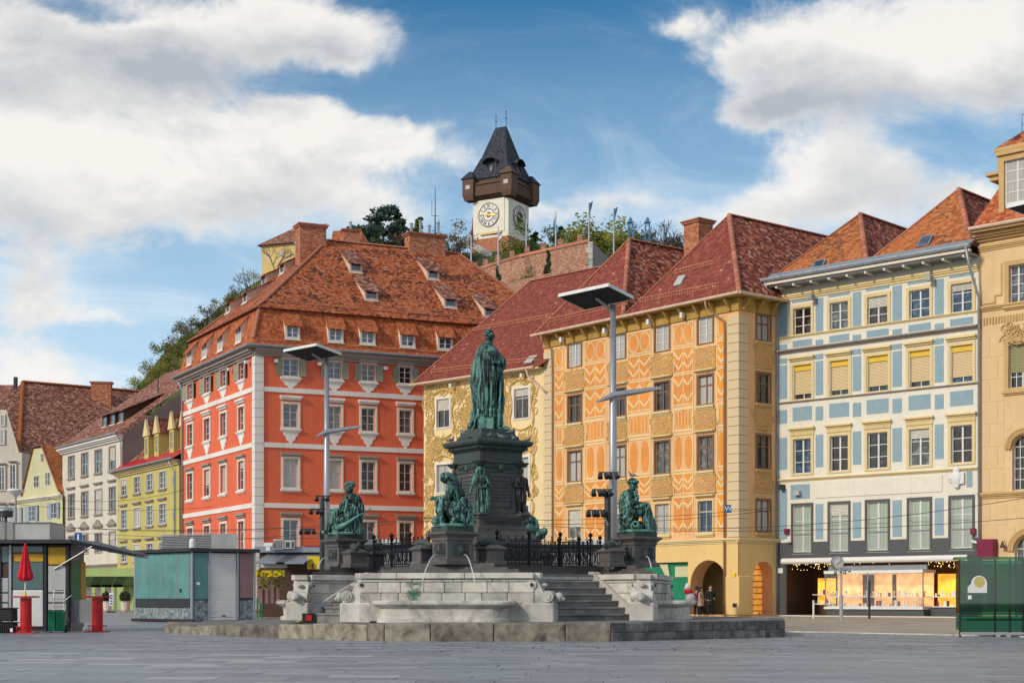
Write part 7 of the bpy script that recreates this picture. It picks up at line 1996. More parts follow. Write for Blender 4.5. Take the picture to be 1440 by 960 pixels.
f.chain([(.18,-.05,.42),(.02,-.32,.36),(.40,-.3,.12)],[.17,.16,.11]);f.cap((.42,-.3,.06),(.52,-.3,.05),.06,.04)
drape(f,[(.2,-.22,.6),(.2,.1,.6)],[(-.33,-.28,.68),(-.3,.05,.66)],[(-.25,-.3,.03),(-.12,.1,.03)],6,.05,1)
drape(f,[(.26,-.16,.75),(.34,.0,.7)],[(.12,-.42,.45),(.42,-.2,.48)],[(.0,-.4,.08),(.50,-.2,.05)],7,.05,2)
f.chain([(.12,.05,1.02),(.32,0,.8),(.46,-.05,.45),(.52,-.05,.06)],[.06,.08,.08,.07]);f.cap((-.44,.1,.14),(-.36,.1,.16),.13,.14)
f.finish('figure','bronze_green',fgA,MA_,.016,.026,lambda p:.4 if p.z>.95 else 1,(11,11,5),1)
B().lathe([(.50,-.02),(.52,.02),(.48,.06),(.40,.07)],12).build('ground_slab','bronze_green',fgA,MA_)
# B: left figure, upright, looking left, long rudder across the lap
pB=PIERS[2][1].copy();pB.z=3.02;MB2=T(pB)
fgB=thing('river_figure',pB,'bare shouldered bronze figure with long rudder on the left pier','statue',group='bronze river figures')
f=Fig()
f.cap((.02,.05,.12),(.42,.05,.12),.18,.2);f.cap((.25,.08,.3),(.35,.08,.4),.22,.2)
f.chain([(.27,.0,.55),(.26,-.02,.82),(.23,-.02,1.08)],[.22,.17,.20]);f.cap((.07,-.06,1.12),(.40,.0,1.12),.09,.10)
f.cap((.21,-.02,1.2),(.18,-.03,1.30),.08,.07);f.head((.16,-.04,1.40),.135,(-1,-.2),0.05,'long')
for k in range(7):a=-1.1+k*.36;f.ell((.18+.15*sin(a),-.02,1.46+.13*cos(a)),(.05,.08,.05))
f.chain([(.07,-.08,1.10),(-.06,-.16,.84),(.14,-.26,.74)],[.10,.08,.05]);f.hand((.16,-.27,.74),(1,-.1,0),(0,0,1),1.1)
f.chain([(.41,.0,1.10),(.54,-.06,.80),(.53,-.1,.56)],[.10,.08,.055]);f.hand((.53,-.1,.54),(0,-.1,-1),(0,-1,0),1.1)
f.chain([(.2,-.12,.55),(-.30,-.18,.62),(-.44,-.2,.12)],[.19,.14,.09]);f.cap((-.46,-.2,.07),(-.62,-.22,.05),.065,.045)
f.chain([(.22,-.2,.5),(-.08,-.36,.42),(.0,-.34,.08)],[.18,.14,.09]);f.cap((0,-.34,.06),(-.12,-.38,.05),.06,.045)
drape(f,[(.3,-.24,.7),(.2,.1,.66)],[(-.2,-.30,.72),(-.36,.0,.70)],[(-.2,-.36,.06),(-.5,.0,.06)],8,.05,3)
drape(f,[(.1,-.28,.95),(.4,-.2,.8)],[(.1,-.38,.55),(.4,-.3,.5)],[(.1,-.4,.04),(.5,-.3,.04)],6,.045,4)
f.chain([(.04,-.1,1.14),(.14,-.22,.95),(.3,-.2,.75),(.36,-.16,.62)],[.045,.06,.07,.08])
f.finish('figure','bronze_green',fgB,MB2,.016,.024,lambda p:.25 if p.z>.92 else 1,(11,11,5),6)
b=B();b.tube([(-.22,-.46,.16),(-.1,-.46,.2),(.1,-.45,.3),(.52,-.4,.58),(.80,-.36,.72)],[.05,.10,.07,.022,.018],8);b.tube([(.76,-.36,.70),(.82,-.36,.78),(.86,-.36,.74)],.02,5)
b.tube([(-.20+.09*cos(t_),-.46,.17+.09*sin(t_))for t_ in[k*pi/6 for k in range(13)]],.03,6);b.build('rudder','bronze_green',fgB,MB2,smooth=True)
B().lathe([(.52,-.02),(.54,.02),(.50,.06),(.40,.07)],12).build('ground_slab','bronze_green',fgB,MB2)
# C: right figure, in profile to the right, head resting on hand, jar below
pC=PIERS[1][1].copy();pC.z=3.02;MC2=T(pC)
fgC=thing('river_figure',pC,'turbaned bronze figure with chin on hand above a jar, right pier','statue',group='bronze river figures')
f=Fig()
f.cap((-.35,.05,.12),(.1,.05,.12),.18,.2);f.cap((-.28,.06,.32),(-.15,.06,.4),.22,.22)
f.chain([(-.26,.0,.55),(-.32,-.02,.82),(-.27,-.02,1.05)],[.24,.22,.20]);f.cap((-.30,-.2,1.08),(-.22,.16,1.08),.11)
f.cap((-.22,-.02,1.16),(-.16,-.03,1.26),.09,.08);f.head((-.10,-.04,1.36),.125,(1,-.15),-.35,'short')
for k in range(14):a=k*.45;f.ell((-.12+.13*cos(a),-.03+.12*sin(a),1.47),(.06,.06,.05))
f.ell((-.13,-.03,1.51),(.12,.12,.09))
f.chain([(-.30,-.22,1.06),(-.26,-.34,.78),(-.02,-.28,.92),(-.03,-.1,1.18)],[.105,.085,.06,.045]);f.hand((-.03,-.1,1.18),(.1,.2,1),(-1,0,0),1.0,.8)
f.chain([(-.22,.16,1.06),(-.02,.1,.84),(.22,-.02,.80)],[.1,.08,.055]);f.hand((.23,-.03,.80),(1,-.1,-.1),(0,0,1),1.0)
f.chain([(-.2,-.12,.52),(.26,-.14,.70),(.30,-.12,.12)],[.19,.145,.10]);f.cap((.30,-.14,.06),(.44,-.16,.05),.065,.045)
f.chain([(-.2,.12,.52),(.20,.1,.74),(.46,.08,.3)],[.18,.14,.10]);f.cap((.46,.06,.06),(.56,.05,.05),.06,.045)
drape(f,[(-.2,-.26,.68),(-.15,.1,.7)],[(.28,-.28,.78),(.32,.14,.82)],[(.32,-.28,.08),(.56,.14,.16)],8,.05,7)
drape(f,[(-.42,-.2,1.0),(-.2,-.3,.9)],[(-.46,-.24,.55),(-.08,-.36,.5)],[(-.44,-.2,.05),(-.2,-.3,.2)],7,.05,8)
f.finish('figure','bronze_green',fgC,MC2,.016,.028,lambda p:.3 if p.z>1.2 else 1,(11,11,5),9)
b=B();b.lathe([(.13,-.16),(.15,0),(.12,.12),(.075,.16),(.10,.2),(.10,.23),(.05,.23),(.04,.1)],14,(0,0,0),T(-.08,-.36,.17)@Matrix.Rotation(radians(80),4,'X'));b.build('jar','bronze_green',fgC,MC2,smooth=True)
B().lathe([(.52,-.02),(.54,.02),(.50,.06),(.40,.07)],12).build('ground_slab','bronze_green',fgC,MC2)
# D: rear figure glimpsed right of the pedestal
pD=PIERS[3][1].copy();pD.z=3.02
fgD=thing('river_figure',pD,'green bronze seated figure on the rear pier, mostly hidden behind the pedestal','statue',group='bronze river figures')
f=Fig();f.chain([(.0,0,.5),(.02,0,.8),(0,0,1.05)],[.26,.2,.2]);f.cap((0,0,1.1),(0,0,1.25),.09,.08);f.head((0,0,1.36),.13,(0,1),0,'long');f.cap((.0,.0,.3),(.5,.1,.35),.24,.2);f.chain([(.1,0,.5),(.55,.2,.6),(.7,.2,.1)],[.18,.14,.1]);f.chain([(.2,0,1.05),(.35,.1,.8),(.5,.2,.7)],[.1,.08,.05]);f.cap((.9,-.1,.25),(.75,0,.1),.12,.16)
f.finish('figure','bronze_green',fgD,T(pD),.03,.02,None,(11,11,5),2)
# caryatid statuettes on the pedestal corners
def standing(kind):
 f=Fig()
 if kind=='woman':
  f.loft([(0,-.20,.20,0,.16),(.3,-.17,.17,0,.14),(.6,-.16,.16,0,.13),(.80,-.12,.12,0,.11),(.92,-.13,.13,0,.11),(1.05,-.16,.16,0,.10),(1.12,-.10,.10,0,.08)],48,.09,9)
  f.chain([(-.16,0,1.06),(-.22,-.05,.84),(-.28,-.02,.66)],[.05,.04,.03]);f.hand((-.28,-.02,.65),(-.2,0,-1),(0,-1,0),.65);f.chain([(.16,0,1.06),(.26,-.02,.88),(.14,-.12,.76)],[.055,.05,.035]);f.hand((.13,-.12,.76),(-1,-.1,0),(0,0,1),.65)
  f.chain([(.08,.02,1.28),(.13,.03,1.12),(.16,.02,.92)],[.06,.055,.04]);f.chain([(-.08,.03,1.28),(-.12,.04,1.15)],[.05,.04])
  f.chain([(.2,0,.72),(.22,-.03,.4),(.2,-.02,.1)],[.05,.06,.05])
 else:
  f.loft([(.36,-.16,.16,0,.13),(.6,-.17,.17,0,.13),(.85,-.14,.14,0,.11),(1.05,-.17,.17,0,.10),(1.12,-.10,.10,0,.08)],48,.09,11)
  f.chain([(-.08,0,.4),(-.09,-.02,.05)],[.08,.055]);f.chain([(.08,0,.4),(.10,0,.05)],[.08,.055]);f.cap((-.09,-.06,.03),(-.1,-.14,.03),.04);f.cap((.10,-.06,.03),(.12,-.12,.03),.04)
  f.chain([(-.17,0,1.05),(-.22,-.06,.85),(-.12,-.14,.8)],[.055,.045,.035]);f.hand((-.11,-.14,.8),(1,-.1,0),(0,0,1),.65);f.chain([(.17,0,1.05),(.23,.02,.82),(.26,-.02,.62)],[.055,.045,.035]);f.hand((.26,-.02,.61),(.1,-.1,-1),(0,-1,0),.65)
  f.chain([(.1,.08,1.05),(.14,.12,.6),(.12,.1,.15)],[.09,.1,.1])
 f.cap((0,0,1.1),(0,0,1.2),.05);f.head((0,0,1.29),.082,(0,-1),0,'short');return f
for k,(ang,lab,kd)in enumerate(((0,'green bronze woman in flowing dress standing against the pedestal\'s front edge','woman'),(pi/2,'dark bronze draped man standing at the pedestal\'s right edge','man'),(-pi/2,'bronze draped figure at the pedestal\'s left edge behind the stooping goddess','man'))):
 Mk=FM@RZ(ang)@T(0,-1.02,3.58);pk=Mk.to_translation()
 t=thing('allegory_figure',pk,lab,'statue',group='allegory figures on the pedestal')
 standing(kd).finish('figure','bronze_green' if k==0 else 'bronze_dark',t,T(pk)@RZ(FA*0+(0 if k==0 else .5 if k==1 else-.5)),.012,.010,lambda p:1 if p.z<1.05 else 0,(18,18,3),k)
 B().lathe([(.28,-.06),(.28,.0),(.24,.02)],8).build('stand','bronze_dark',t,T(pk));B().lathe([(.14,1.40),(.22,1.48),(.26,1.52)],8).build('capital','bronze_dark',t,T(pk))
 # pigeons
def pigeon_mesh():
 f=Fig();f.cap((-.07,0,.10),(.06,0,.12),.05,.055);f.cap((.07,0,.15),(.10,0,.20),.032,.028);f.ell((.115,0,.215),(.03,.026,.026));f.cap((.14,0,.212),(.16,0,.205),.009,.004,6)
 f.cap((-.10,0,.10),(-.20,0,.07),.028,.016);f.cap((.0,.03,.06),(0,.03,.01),.008);f.cap((0,-.03,.06),(0,-.03,.01),.008)
 o=f.finish('pigeon','pigeon',None,Matrix(),.011);me=o.data;bpy.data.objects.remove(o);return me
PG_=pigeon_mesh()
for i,(px,py,d,rz,lab)in enumerate([(634,622,45.9,.4,'pigeon at the far left corner of the pedestal cornice'),(651,613,45.4,2.6,'pigeon tucked beside the statue base, left side'),(688,619,44.8,1.2,'pale pigeon in the middle of the cornice front'),(705,620,45.1,3.0,'dark pigeon just right of the pale one'),(718.5,611,45.6,.2,'pigeon on the ledge by the statue foot'),(722,620,45.5,2.0,'pigeon on the cornice below the statue foot'),(742,622.5,45.8,-.4,'pigeon at the far right corner of the pedestal cornice'),(889,675.5,45.1,2.7,'pigeon standing on the head of the right seated figure')]):
 p=P(px,py,d)
 if i in(0,6):p.z=5.72
 elif i in(2,3,5):p.z=5.74
 elif i==7:p=MC2@Vector((-.13,-.03,1.58))
 o=link('pigeon',PG_,None,T(p)@RZ(rz)@Matrix.Scale(.85,4),lab,'pigeon','pigeons on the monument')
 # ================================================================== lamps
def lamp(px,yb,L_,Tp,R_,F_,d,label,arm=None,clusters=(),polepx=None,dd=-1.3):
 base=G(px,d);top=P(px,yb,d)
 t=thing('street_lamp',base,label,'street lamp',group='tall masts with square reflector panels')
 b=B();b.tube([(base.x,d,0),(base.x,d,top.z*.5),(base.x,d,top.z+.05)],[.19,.15,.105],14);b.build('pole','mast_metal',t,smooth=True)
 A_,B_,C_,D_=P(*L_,d),P(*F_,d-dd),P(*R_,d),P(*Tp,d+dd)
 cor=[A_,B_,C_,D_];nrm=(B_-A_).cross(D_-A_).normalized();nrm=nrm if nrm.z>0 else-nrm
 b=B();lo=[tuple(p)for p in cor];hi=[tuple(p+nrm*.10)for p in cor]
 b.mesh(lo+hi,[(3,2,1,0),(4,5,6,7),(0,1,5,4),(1,2,6,5),(2,3,7,6),(3,0,4,7)]);b.build('panel','panel_black',t)
 b=B()
 for i in range(4):
  p,q=cor[i],cor[(i+1)%4];dv=(q-p).normalized();o=dv.cross(nrm).normalized()*.03
  if(p+o-(A_+C_)/2).length<(p-o-(A_+C_)/2).length:o=-o
  for zz0 in(-.03,):b.mesh([tuple(p+nrm*-.015),tuple(q+nrm*-.015),tuple(q+nrm*.11),tuple(p+nrm*.11),tuple(p+o+nrm*-.015),tuple(q+o+nrm*-.015),tuple(q+o+nrm*.11),tuple(p+o+nrm*.11)],[(0,1,2,3),(5,4,7,6),(4,5,1,0),(3,2,6,7),(0,3,7,4),(1,5,6,2)])
 b.build('panel_frame','white_paint',t)
 b=B();N=17
 for i in range(N):
  for j in range(N):
   u,v=(i+.5)/N,(j+.5)/N;c=A_+(B_-A_)*u+(D_-A_)*v-nrm*.012;e1=(B_-A_)/N*.15;e2=(D_-A_)/N*.15
   b.poly([c-e1,c-e2,c+e1,c+e2])
 b.build('reflector_dot','grey_panel',t,kind='stuff')
 b=B();m_=(A_+C_)/2;b.tube([(base.x,d,top.z-.2),tuple(m_)],.06,6);b.build('panel_bracket','mast_metal',t)
 if arm:
  (x0,y0),(x1,y1)=arm;p,q,c=P(x0,y0,d-.3),P(x1,y1,d+.3),P(px,(y0+y1)/2+1,d)
  b=B();b.mesh([tuple(p),tuple(c+Vector((0,-.25,0))),tuple(q+Vector((0,-.1,0))),tuple(q+Vector((0,.15,0))),tuple(c+Vector((0,.25,0))),tuple(p+Vector((0,0,.04))),tuple(c+Vector((0,-.25,.16))),tuple(q+Vector((0,-.1,.1))),tuple(q+Vector((0,.15,.1))),tuple(c+Vector((0,.25,.16)))],[(4,3,2,1,0),(5,6,7,8,9),(0,1,6,5),(1,2,7,6),(2,3,8,7),(3,4,9,8),(4,0,5,9)]);b.build('light_arm','mast_metal',t)
 return t
def spots(px,py,d,w_,n,label,pole=None):
 """cross bar with small spotlights"""
 p=P(px,py,d);t=thing('spotlight_bar',p,label,'spotlights',group='spotlight bars on the masts')
 B().tube([(p.x-w_/2,d,p.z),(p.x+w_/2,d,p.z)],.025,6).build('bar','dark_metal',t)
 for k in range(n):
  x=p.x-w_/2+w_*(k+.3)/n
  B().lathe([(.05,0),(.085,.06),(.095,.2),(.11,.24)],8,(0,0,0),T(x,d-.02,p.z-.02)@Matrix.Rotation(2.5,4,'X')@Matrix.Rotation(.3*(k%2),4,'Y')).build('spotlight','dark_metal',t)
 if pole:
  q=P(*pole,d);B().tube([(p.x+w_*.3,d,p.z),tuple(q)],.035,6).build('brace','grey_metal',t)
lamp(862,430,(785.6,417.3),(855.6,402.5),(890,420),(823,435),57,'tall grey lamp mast with square black reflector panel right of the main statue',((838,566),(930,547)))
lamp(459.5,505,(398.9,494.5),(445,485.8),(479.4,499),(433,507.7),72,'tall lamp mast with square reflector panel in front of the red palace',((444,614),(507,601)),dd=-1.5)
lamp(1490,300,(1417,292.5),(1490,275),(1560,294),(1478,314),43,'lamp mast whose panel tip enters at the right edge',None,dd=-1.2)
for(px,y0,d,lab)in((854.5,690,56,'thin dark post beside the centre mast carrying spotlights'),(453,700,71,'thin dark post beside the left mast carrying spotlights')):
 p=G(px,d);t=thing('spotlight_post',p,lab,'post',group='dark spotlight posts');B().tube([(p.x,d,0),(p.x,d,P(px,y0,d).z)],.12,8).build('post','dark_metal',t)
spots(856,664,56.5,.75,4,'uppermost spotlight bar on the centre mast');spots(847,688,55.9,.75,4,'middle spotlight bar beside the centre mast');spots(838,717,55.8,.65,4,'lowest spotlight bar beside the centre mast, on a slanted brace',(855,738))
spots(455,697,71.5,.75,3,'uppermost spotlight bar on the left mast');spots(447,715,70.9,.75,3,'middle spotlight bar on the left mast');spots(433,743,70.8,.7,4,'lowest spotlight bar on the left mast with a slanted brace',(449,755))
# street lamp with flat disc head at the far left and a dome
p=G(22,95);t=thing('disc_street_lamp',p,'street lamp with white disc head in front of the gabled house','street lamp');zt=P(22,690,95).z
b=B();b.tube([(p.x,95,0),(p.x,95,zt)],[.09,.06],8);b.build('pole','grey_metal',t);b=B();b.lathe([(.05,-.35),(.12,-.3),(.55,-.02),(.58,.04),(.4,.12),(.02,.16)],16,(p.x,95,zt));b.build('disc_head','white_paint',t,smooth=True)
p=G(8,52);t=thing('dome_lamp',p,'dark round lamp with pale dome top behind the left kiosk roof','street lamp');zt=P(8,719,52).z
b=B();b.tube([(p.x,52,0),(p.x,52,zt-.2)],.05,8);b.lathe([(.10,-.2),(.24,-.18),(.24,.0)],16,(p.x,52,zt));b.build('lamp_body','dark_metal',t);b=B();b.lathe([(.27,0),(.26,.06),(.15,.14),(.02,.17)],16,(p.x,52,zt));b.build('dome','zinc',t,smooth=True)
# ================================================================== overhead wires
W=[((-40,700),(300,712),100,105),((-40,727),(420,741),95,88),((-40,735),(560,752),92,85),((100,742),(720,716),90,84),((160,757),(600,728),88,86),((520,722),(1090,713),84,82),((560,730),(1095,716),82,82),((700,735),(1440,728),78,70),((870,741),(1440,700),76,66),((60,700),(260,688),100,110)]
names=['upper wire before the left roofs','wire across the white and yellow houses','lower wire across the left houses','wire rising from the yellow house to the stucco house','wire crossing the red palace ground floor','wire holding the blue W sign','second wire just under the W sign wire','long low wire toward the right edge','wire rising over the blue panelled house','short wire high before the white house']
for i,((x0,y0),(x1,y1),d0,d1)in enumerate(W):
 a,c=P(x0,y0,d0),P(x1,y1,d1);t=thing('overhead_wire',a,'thin dark overhead '+names[i],'cable',group='overhead wires across the square')
 pts=[a.lerp(c,k/16)-Vector((0,0,.5*4*(k/16)*(1-k/16)))for k in range(17)]
 B().tube(pts,.017,4).build('wire','cable',t)
p=P(1024,715,81.5);t=thing('w_sign',p,'small square blue sign with a white W hanging on the overhead wire','sign')
B().box(-.17,.17,-.02,.02,-.21,.21).build('board','blue_sign',t,T(p))
def text_mesh(s_,size,mat,depth=.004):
 cu=bpy.data.curves.new('t','FONT');cu.body=s_;cu.size=size;cu.extrude=depth;cu.align_x='CENTER';cu.align_y='CENTER'
 o=bpy.data.objects.new('t',cu);COL.objects.link(o);dg=bpy.context.evaluated_depsgraph_get();dg.update()
 me=bpy.data.meshes.new_from_object(o.evaluated_get(dg));bpy.data.objects.remove(o);me.materials.clear();me.materials.append(MATS[mat]);return me
link('letter_w',text_mesh('W',.36,'white_mark'),t,T(p+Vector((0,-.03,0)))@Matrix.Rotation(pi/2,4,'X'))
p=P(110,755,100);t=thing('blue_street_sign',p,'small blue sign with a white figure before the white house','sign');B().box(-.25,.25,-.02,.02,-.28,.28).build('board','blue_sign',t,T(p));B().box(-.05,.05,-.03,-.021,-.2,.2).build('mark','white_mark',t,T(p));B().tube([(p.x,100.1,0),(p.x,100.1,p.z+.3)],.04,6).build('post','grey_metal',t)
# ================================================================== left kiosk
F=Facade(G(-60,49),G(98,49));zk=lambda y:EYE+(HY-y)/FPX*49
k1=thing('snack_kiosk',G(20,49),'snack kiosk with glass front and wide dark canopy roof at the left edge','kiosk')
B().box(0,F.L-.03,.2,1.75,0,zk(766)).build('body','grey_panel',k1,F.M)
B().box(0,F.L,.06,.12,.12,zk(766)).build('inner_panel','wood_dark',k1,F.M)
for px in(0,14.5,64,95):
 u=F.U(px);B().bbox(u-.045,u+.045,-.04,.1,0,zk(766),.01).build('post','dark_metal' if px!=14.5 else 'mast_metal',k1,F.M)
def kp(x0,x1,y0,y1,mat,name='panel',dep=(-.0,.05)):return B().box(F.U(x0)+.02,F.U(x1)-.02,dep[0],dep[1],zk(y1),zk(y0)).build(name,mat,k1,F.M)
kp(-40,12,812,832,'light_panel');kp(-40,12,834,846,'light_panel');kp(-40,12,848,857,'light_panel','drawer');kp(-40,12,859,886,'light_panel')
kp(17,61,778,789,'ochre_panel','menu_board',(.03,.05));kp(17,61,790,828,'kiosk_glass','glass_pane');kp(17,61,768,776,'kiosk_glass','glass_pane')
kp(17,61,829,880,'white_paint','counter_front');kp(67,93,769,793,'ochre_panel','picture_panel',(.0,.04));kp(67,93,795,832,'light_panel');kp(67,93,834,846,'light_panel');kp(67,95,848,857,'light_panel','drawer');kp(67,95,859,886,'grey_panel')
kp(-40,12,768,790,'kiosk_glass','glass_pane');kp(-40,12,792,811,'wood_dark','shelf_panel',(.02,.05))
b=B();
for k in range(18):b.box(F.U(17)+.05,F.U(61)-.05,-.012,.0,zk(879)+k*.062,zk(879)+k*.062+.045)
b.build('slat','white_paint',k1,F.M,kind='stuff')
b=B();zr0=zk(764);b.box(-1,F.L+.2,-.5,2.4,zr0,zr0+.12);b.build('roof','dark_metal',k1,F.M)
x0,x1=F.L+.2,F.L+2.0;z0_,z1_=zr0,zr0-.42
b=B();b.mesh([(x0,-.6,z0_+.12),(x1,.6,z1_+.10),(x1,2.2,z1_+.14),(x0,2.4,z0_+.16),(x0,-.6,z0_-.02),(x1,.6,z1_+.04),(x1,2.2,z1_+.08),(x0,2.4,z0_)],[(0,1,2,3),(7,6,5,4),(0,4,5,1),(1,5,6,2)]);b.build('canopy_flap','dark_metal',k1,F.M)
for k in range(5):y=.1+k*.45;B().tube([(x0,y,z0_-.04),(x1,y*.8+.6,z1_+.02)],.03,4).build('canopy_rib','grey_metal',k1,F.M)
B().tube([(F.L-.5,-.02,zk(800)),(x0+.6,-.3,z0_-.1)],.025,5).build('strut','grey_metal',k1,F.M)
zb=zr0+.12
B().box(F.U(15),F.U(66),.3,1.9,zb,zk(734)).build('roof_box','light_panel',k1,F.M)
B().box(F.U(14),F.U(67),.25,1.95,zk(734),zk(733)).build('roof_box_lid','zinc',k1,F.M)
for k in range(12):B().box(F.U(-40),F.U(14.5),.25,.35,zb+k*.05,zb+.032+k*.05).build('slat','wood_warm' if False else 'grey_panel',k1,F.M)
for(y0,y1,mt,nm)in((.12,1.12,'green_panel','green_door'),(1.2,1.74,'ochre_panel','yellow_door')):B().bbox(F.L-.03,F.L+.03,y0,y1,.9,zk(788),.01).build(nm,mt,k1,F.M)
for(px0,px1,y0,y1,mt,d,nm)in((98,130,843,875,'grey_panel',49.2,'low_screen'),):
 a,c=G(px0,d),G(px1,d);B().box(a.x,c.x,d,d+.06,EYE+(HY-y1)/FPX*d,EYE+(HY-y0)/FPX*d).build(nm,mt,k1)
for px in(97.5,130):a=G(px,49.9);B().box(a.x-.02,a.x+.02,49.88,49.95,0,EYE+(HY-842)/FPX*49.9).build('screen_post','mast_metal',k1)
a=G(97,49.8);c=G(138,49.8);B().tube([(a.x,49.8,zk(834)),(c.x,49.8,zk(834))],.012,4).build('handrail','mast_metal',k1)
# red standing tables
def red_table(px,d,label,s_=1.0):
 p=G(px,d);t=thing('bar_table',p,label,'table',group='red standing tables')
 M=T(p);b=B();b.lathe([(.17,.03),(.17,1.08)],20);b.build('column','red_paint',t,M,smooth=False)
 b=B();b.lathe([(.38,1.09),(.40,1.10),(.40,1.125),(.38,1.135)],24);b.box(-.42,.42,-.02,.02,1.085,1.10);b.build('table_top','red_paint',t,M)
 b=B();b.box(-.32,.32,-.32,.32,0,.035);b.build('foot_plate','red_paint',t,M)
 b=B();pts=[(.30*cos(a_),.30*sin(a_),.2)for a_ in[k*pi/10 for k in range(21)]];b.tube(pts,.014,5)
 for k in range(4):a_=pi/4+k*pi/2;b.tube([(.30*cos(a_),.30*sin(a_),.03),(.30*cos(a_),.30*sin(a_),.2)],.012,4)
 b.build('foot_rail','red_paint',t,M);b=B();b.box(-.36,-.28,-.385,-.381,.05,.16);b.build('sticker','white_mark',t,M);return t
red_table(36.5,46.6,'red round standing table with a closed red parasol in it');red_table(137,48.3,'red round standing table without parasol by the grey screen')
p=G(35.5,46.6);t=thing('closed_parasol',p+Vector((0,0,1.13)),'closed red parasol standing in the left red table','parasol');M=T(p)
B().tube([(0,0,1.0),(0,0,2.72)],.02,8).build('pole','white_paint',t,M)
rings=[];
for(z,r_)in((1.62,.17),(1.66,.20),(1.72,.205),(1.95,.155),(2.2,.115),(2.45,.075),(2.62,.045),(2.75,.012)):
 rings.append([(r_*(1+.22*sin(8*a_))*cos(a_),r_*(1+.22*sin(8*a_))*sin(a_),z+(.03*sin(8*a_)if z<1.7 else 0))for a_ in[2*pi*k/48 for k in range(48)]])
B().loft(rings).build('canopy','red_cloth',t,M,smooth=True);B().tube([(0,0,2.74),(0,0,2.85)],.015,5).build('tip','dark_metal',t,M)
B().lathe([(.05,0),(.03,.12),(.02,.15)],8,(0,0,1.13)).build('collar','yellow_paint',t,M)
# bins and hand truck
p=G(8,46.9)
for k,(z0,z1,w_,lab)in enumerate(((0,.34,.30,'ribbed dark crate on the ground at the left edge'),(.36,.78,.29,'black lidded box stacked on the dark crate'))):
 t=thing('black_box',p+Vector((0,0,z0)),lab,'box',group='black boxes by the kiosk');M=T(p)
 B().bbox(-w_,w_,-.25,.25,z0+.005,z1-.04,.02).build('body','rubber',t,M);B().bbox(-w_-.03,w_+.03,-.28,.28,z1-.04,z1,.015).build('lid','dark_metal' if k else 'rubber',t,M)
 if not k:
  b=B()
  for q in range(9):x=-w_+.05+q*.065;b.box(x,x+.03,-.27,-.25,.04,.26)
  b.build('rib','rubber',t,M,kind='stuff')
p=G(81,47.6);t=thing('hand_truck',p,'grey tubular hand truck leaning at the kiosk behind green crates','hand truck');M=T(p)
b=B()
for sx in(-.16,.16):b.tube([(sx,.05,.1),(sx,.16,1.1),(sx,.2,1.32)],.017,6)
b.tube([(-.16,.2,1.32),(.16,.2,1.32)],.017,6)
for z in(.5,.8,1.05):b.tube([(-.16,.12,z),(.16,.12,z)],.012,5)
b.tube([(.2,.1,1.0),(.42,.05,1.15)],.02,5);b.tube([(.16,.1,.8),(.36,.0,.35)],.014,5);b.build('frame','grey_metal',t,M)
B().box(-.2,.2,-.2,.06,.03,.05).build('toe_plate','grey_metal',t,M)
for sx in(-.24,.24):B().lathe([(.02,-.03),(.12,-.03),(.12,.03),(.02,.03)],14,(0,0,0),M@T(sx,.1,.12)@Matrix.Rotation(pi/2,4,'Y')).build('wheel','rubber',t)
for k in range(2):
 t=thing('green_crate',p+Vector((-.1+.2*k,-.1,.06)),['left green ribbed drum crate on the hand truck','right green ribbed drum crate on the hand truck'][k],'crate',group='green crates on the hand truck')
 b=B();b.bbox(-.115,.115,-.13,.13,0,.62,.02)
 for q in range(4):x=-.1+q*.055;b.box(x,x+.025,-.145,-.13,.04,.58)
 b.build('body','green_panel',t,T(p+Vector((-.12+.25*k,-.1,.055))))
 # ================================================================== teal kiosk
k2=thing('teal_kiosk',G(270,67),'closed kiosk with teal walls, white roller shutter and pebble patterned skirting','kiosk')
A_,B_,C_=G(190,70),G(270,67),G(358,68.5)
FA_,FB_=Facade(A_,B_),Facade(B_,C_);zt=EYE+(HY-775)/FPX*67
def zt_k(y,d=67.5):return EYE+(HY-y)/FPX*d
D_=C_+(A_-B_)*1.0+Vector((0,1.5,0));
B().prism(ccw([(p.x,p.y)for p in(A_+Vector((.1,.2,0)),B_+Vector((0,.15,0)),C_+Vector((-.1,.2,0)),D_+Vector((0,1,0)),A_+Vector((.3,3,0)))]),.15,zt-.02).build('body','grey_panel',k2)
def pn(F,x0,x1,y0,y1,mat,name='wall_panel',o=.0):return B().box(F.U(x0)+.02,F.U(x1)-.02,-.03-o,.12,zt_k(y1),zt_k(y0)).build(name,mat,k2,F.M)
pn(FA_,191,268,777,841,'teal_panel');pn(FA_,191,268,841.5,854,'dark_metal','dark_band');pn(FA_,191,268,854.5,872,'pebble_wrap','pebble_skirt')
pn(FB_,272,293,777,842,'teal_panel');pn(FB_,272,293,843.5,872,'pebble_wrap','pebble_skirt');pn(FB_,336,356.5,777,840,'plum_panel');pn(FB_,336,356.5,843.5,872,'pebble_wrap','pebble_skirt')
for k in range(30):
 za=zt_k(867)+k*(zt_k(777)-zt_k(867))/30;B().bbox(FB_.U(296),FB_.U(332),-.01,.05,za,za+.088,.012).build('shutter_slat','white_awning',k2,FB_.M)
B().box(FB_.U(296),FB_.U(332),-.02,.05,.12,zt_k(867.5)).build('shutter_sill','white_paint',k2,FB_.M);B().box(FB_.U(312),FB_.U(317),-.05,-.011,zt_k(866),zt_k(864.5)).build('shutter_lock','dark_metal',k2,FB_.M)
for k in range(1,4):u=FA_.L*k/4;B().box(u-.012,u+.012,-.045,-.03,zt_k(841),zt_k(777)).build('panel_seam','mast_metal',k2,FA_.M)
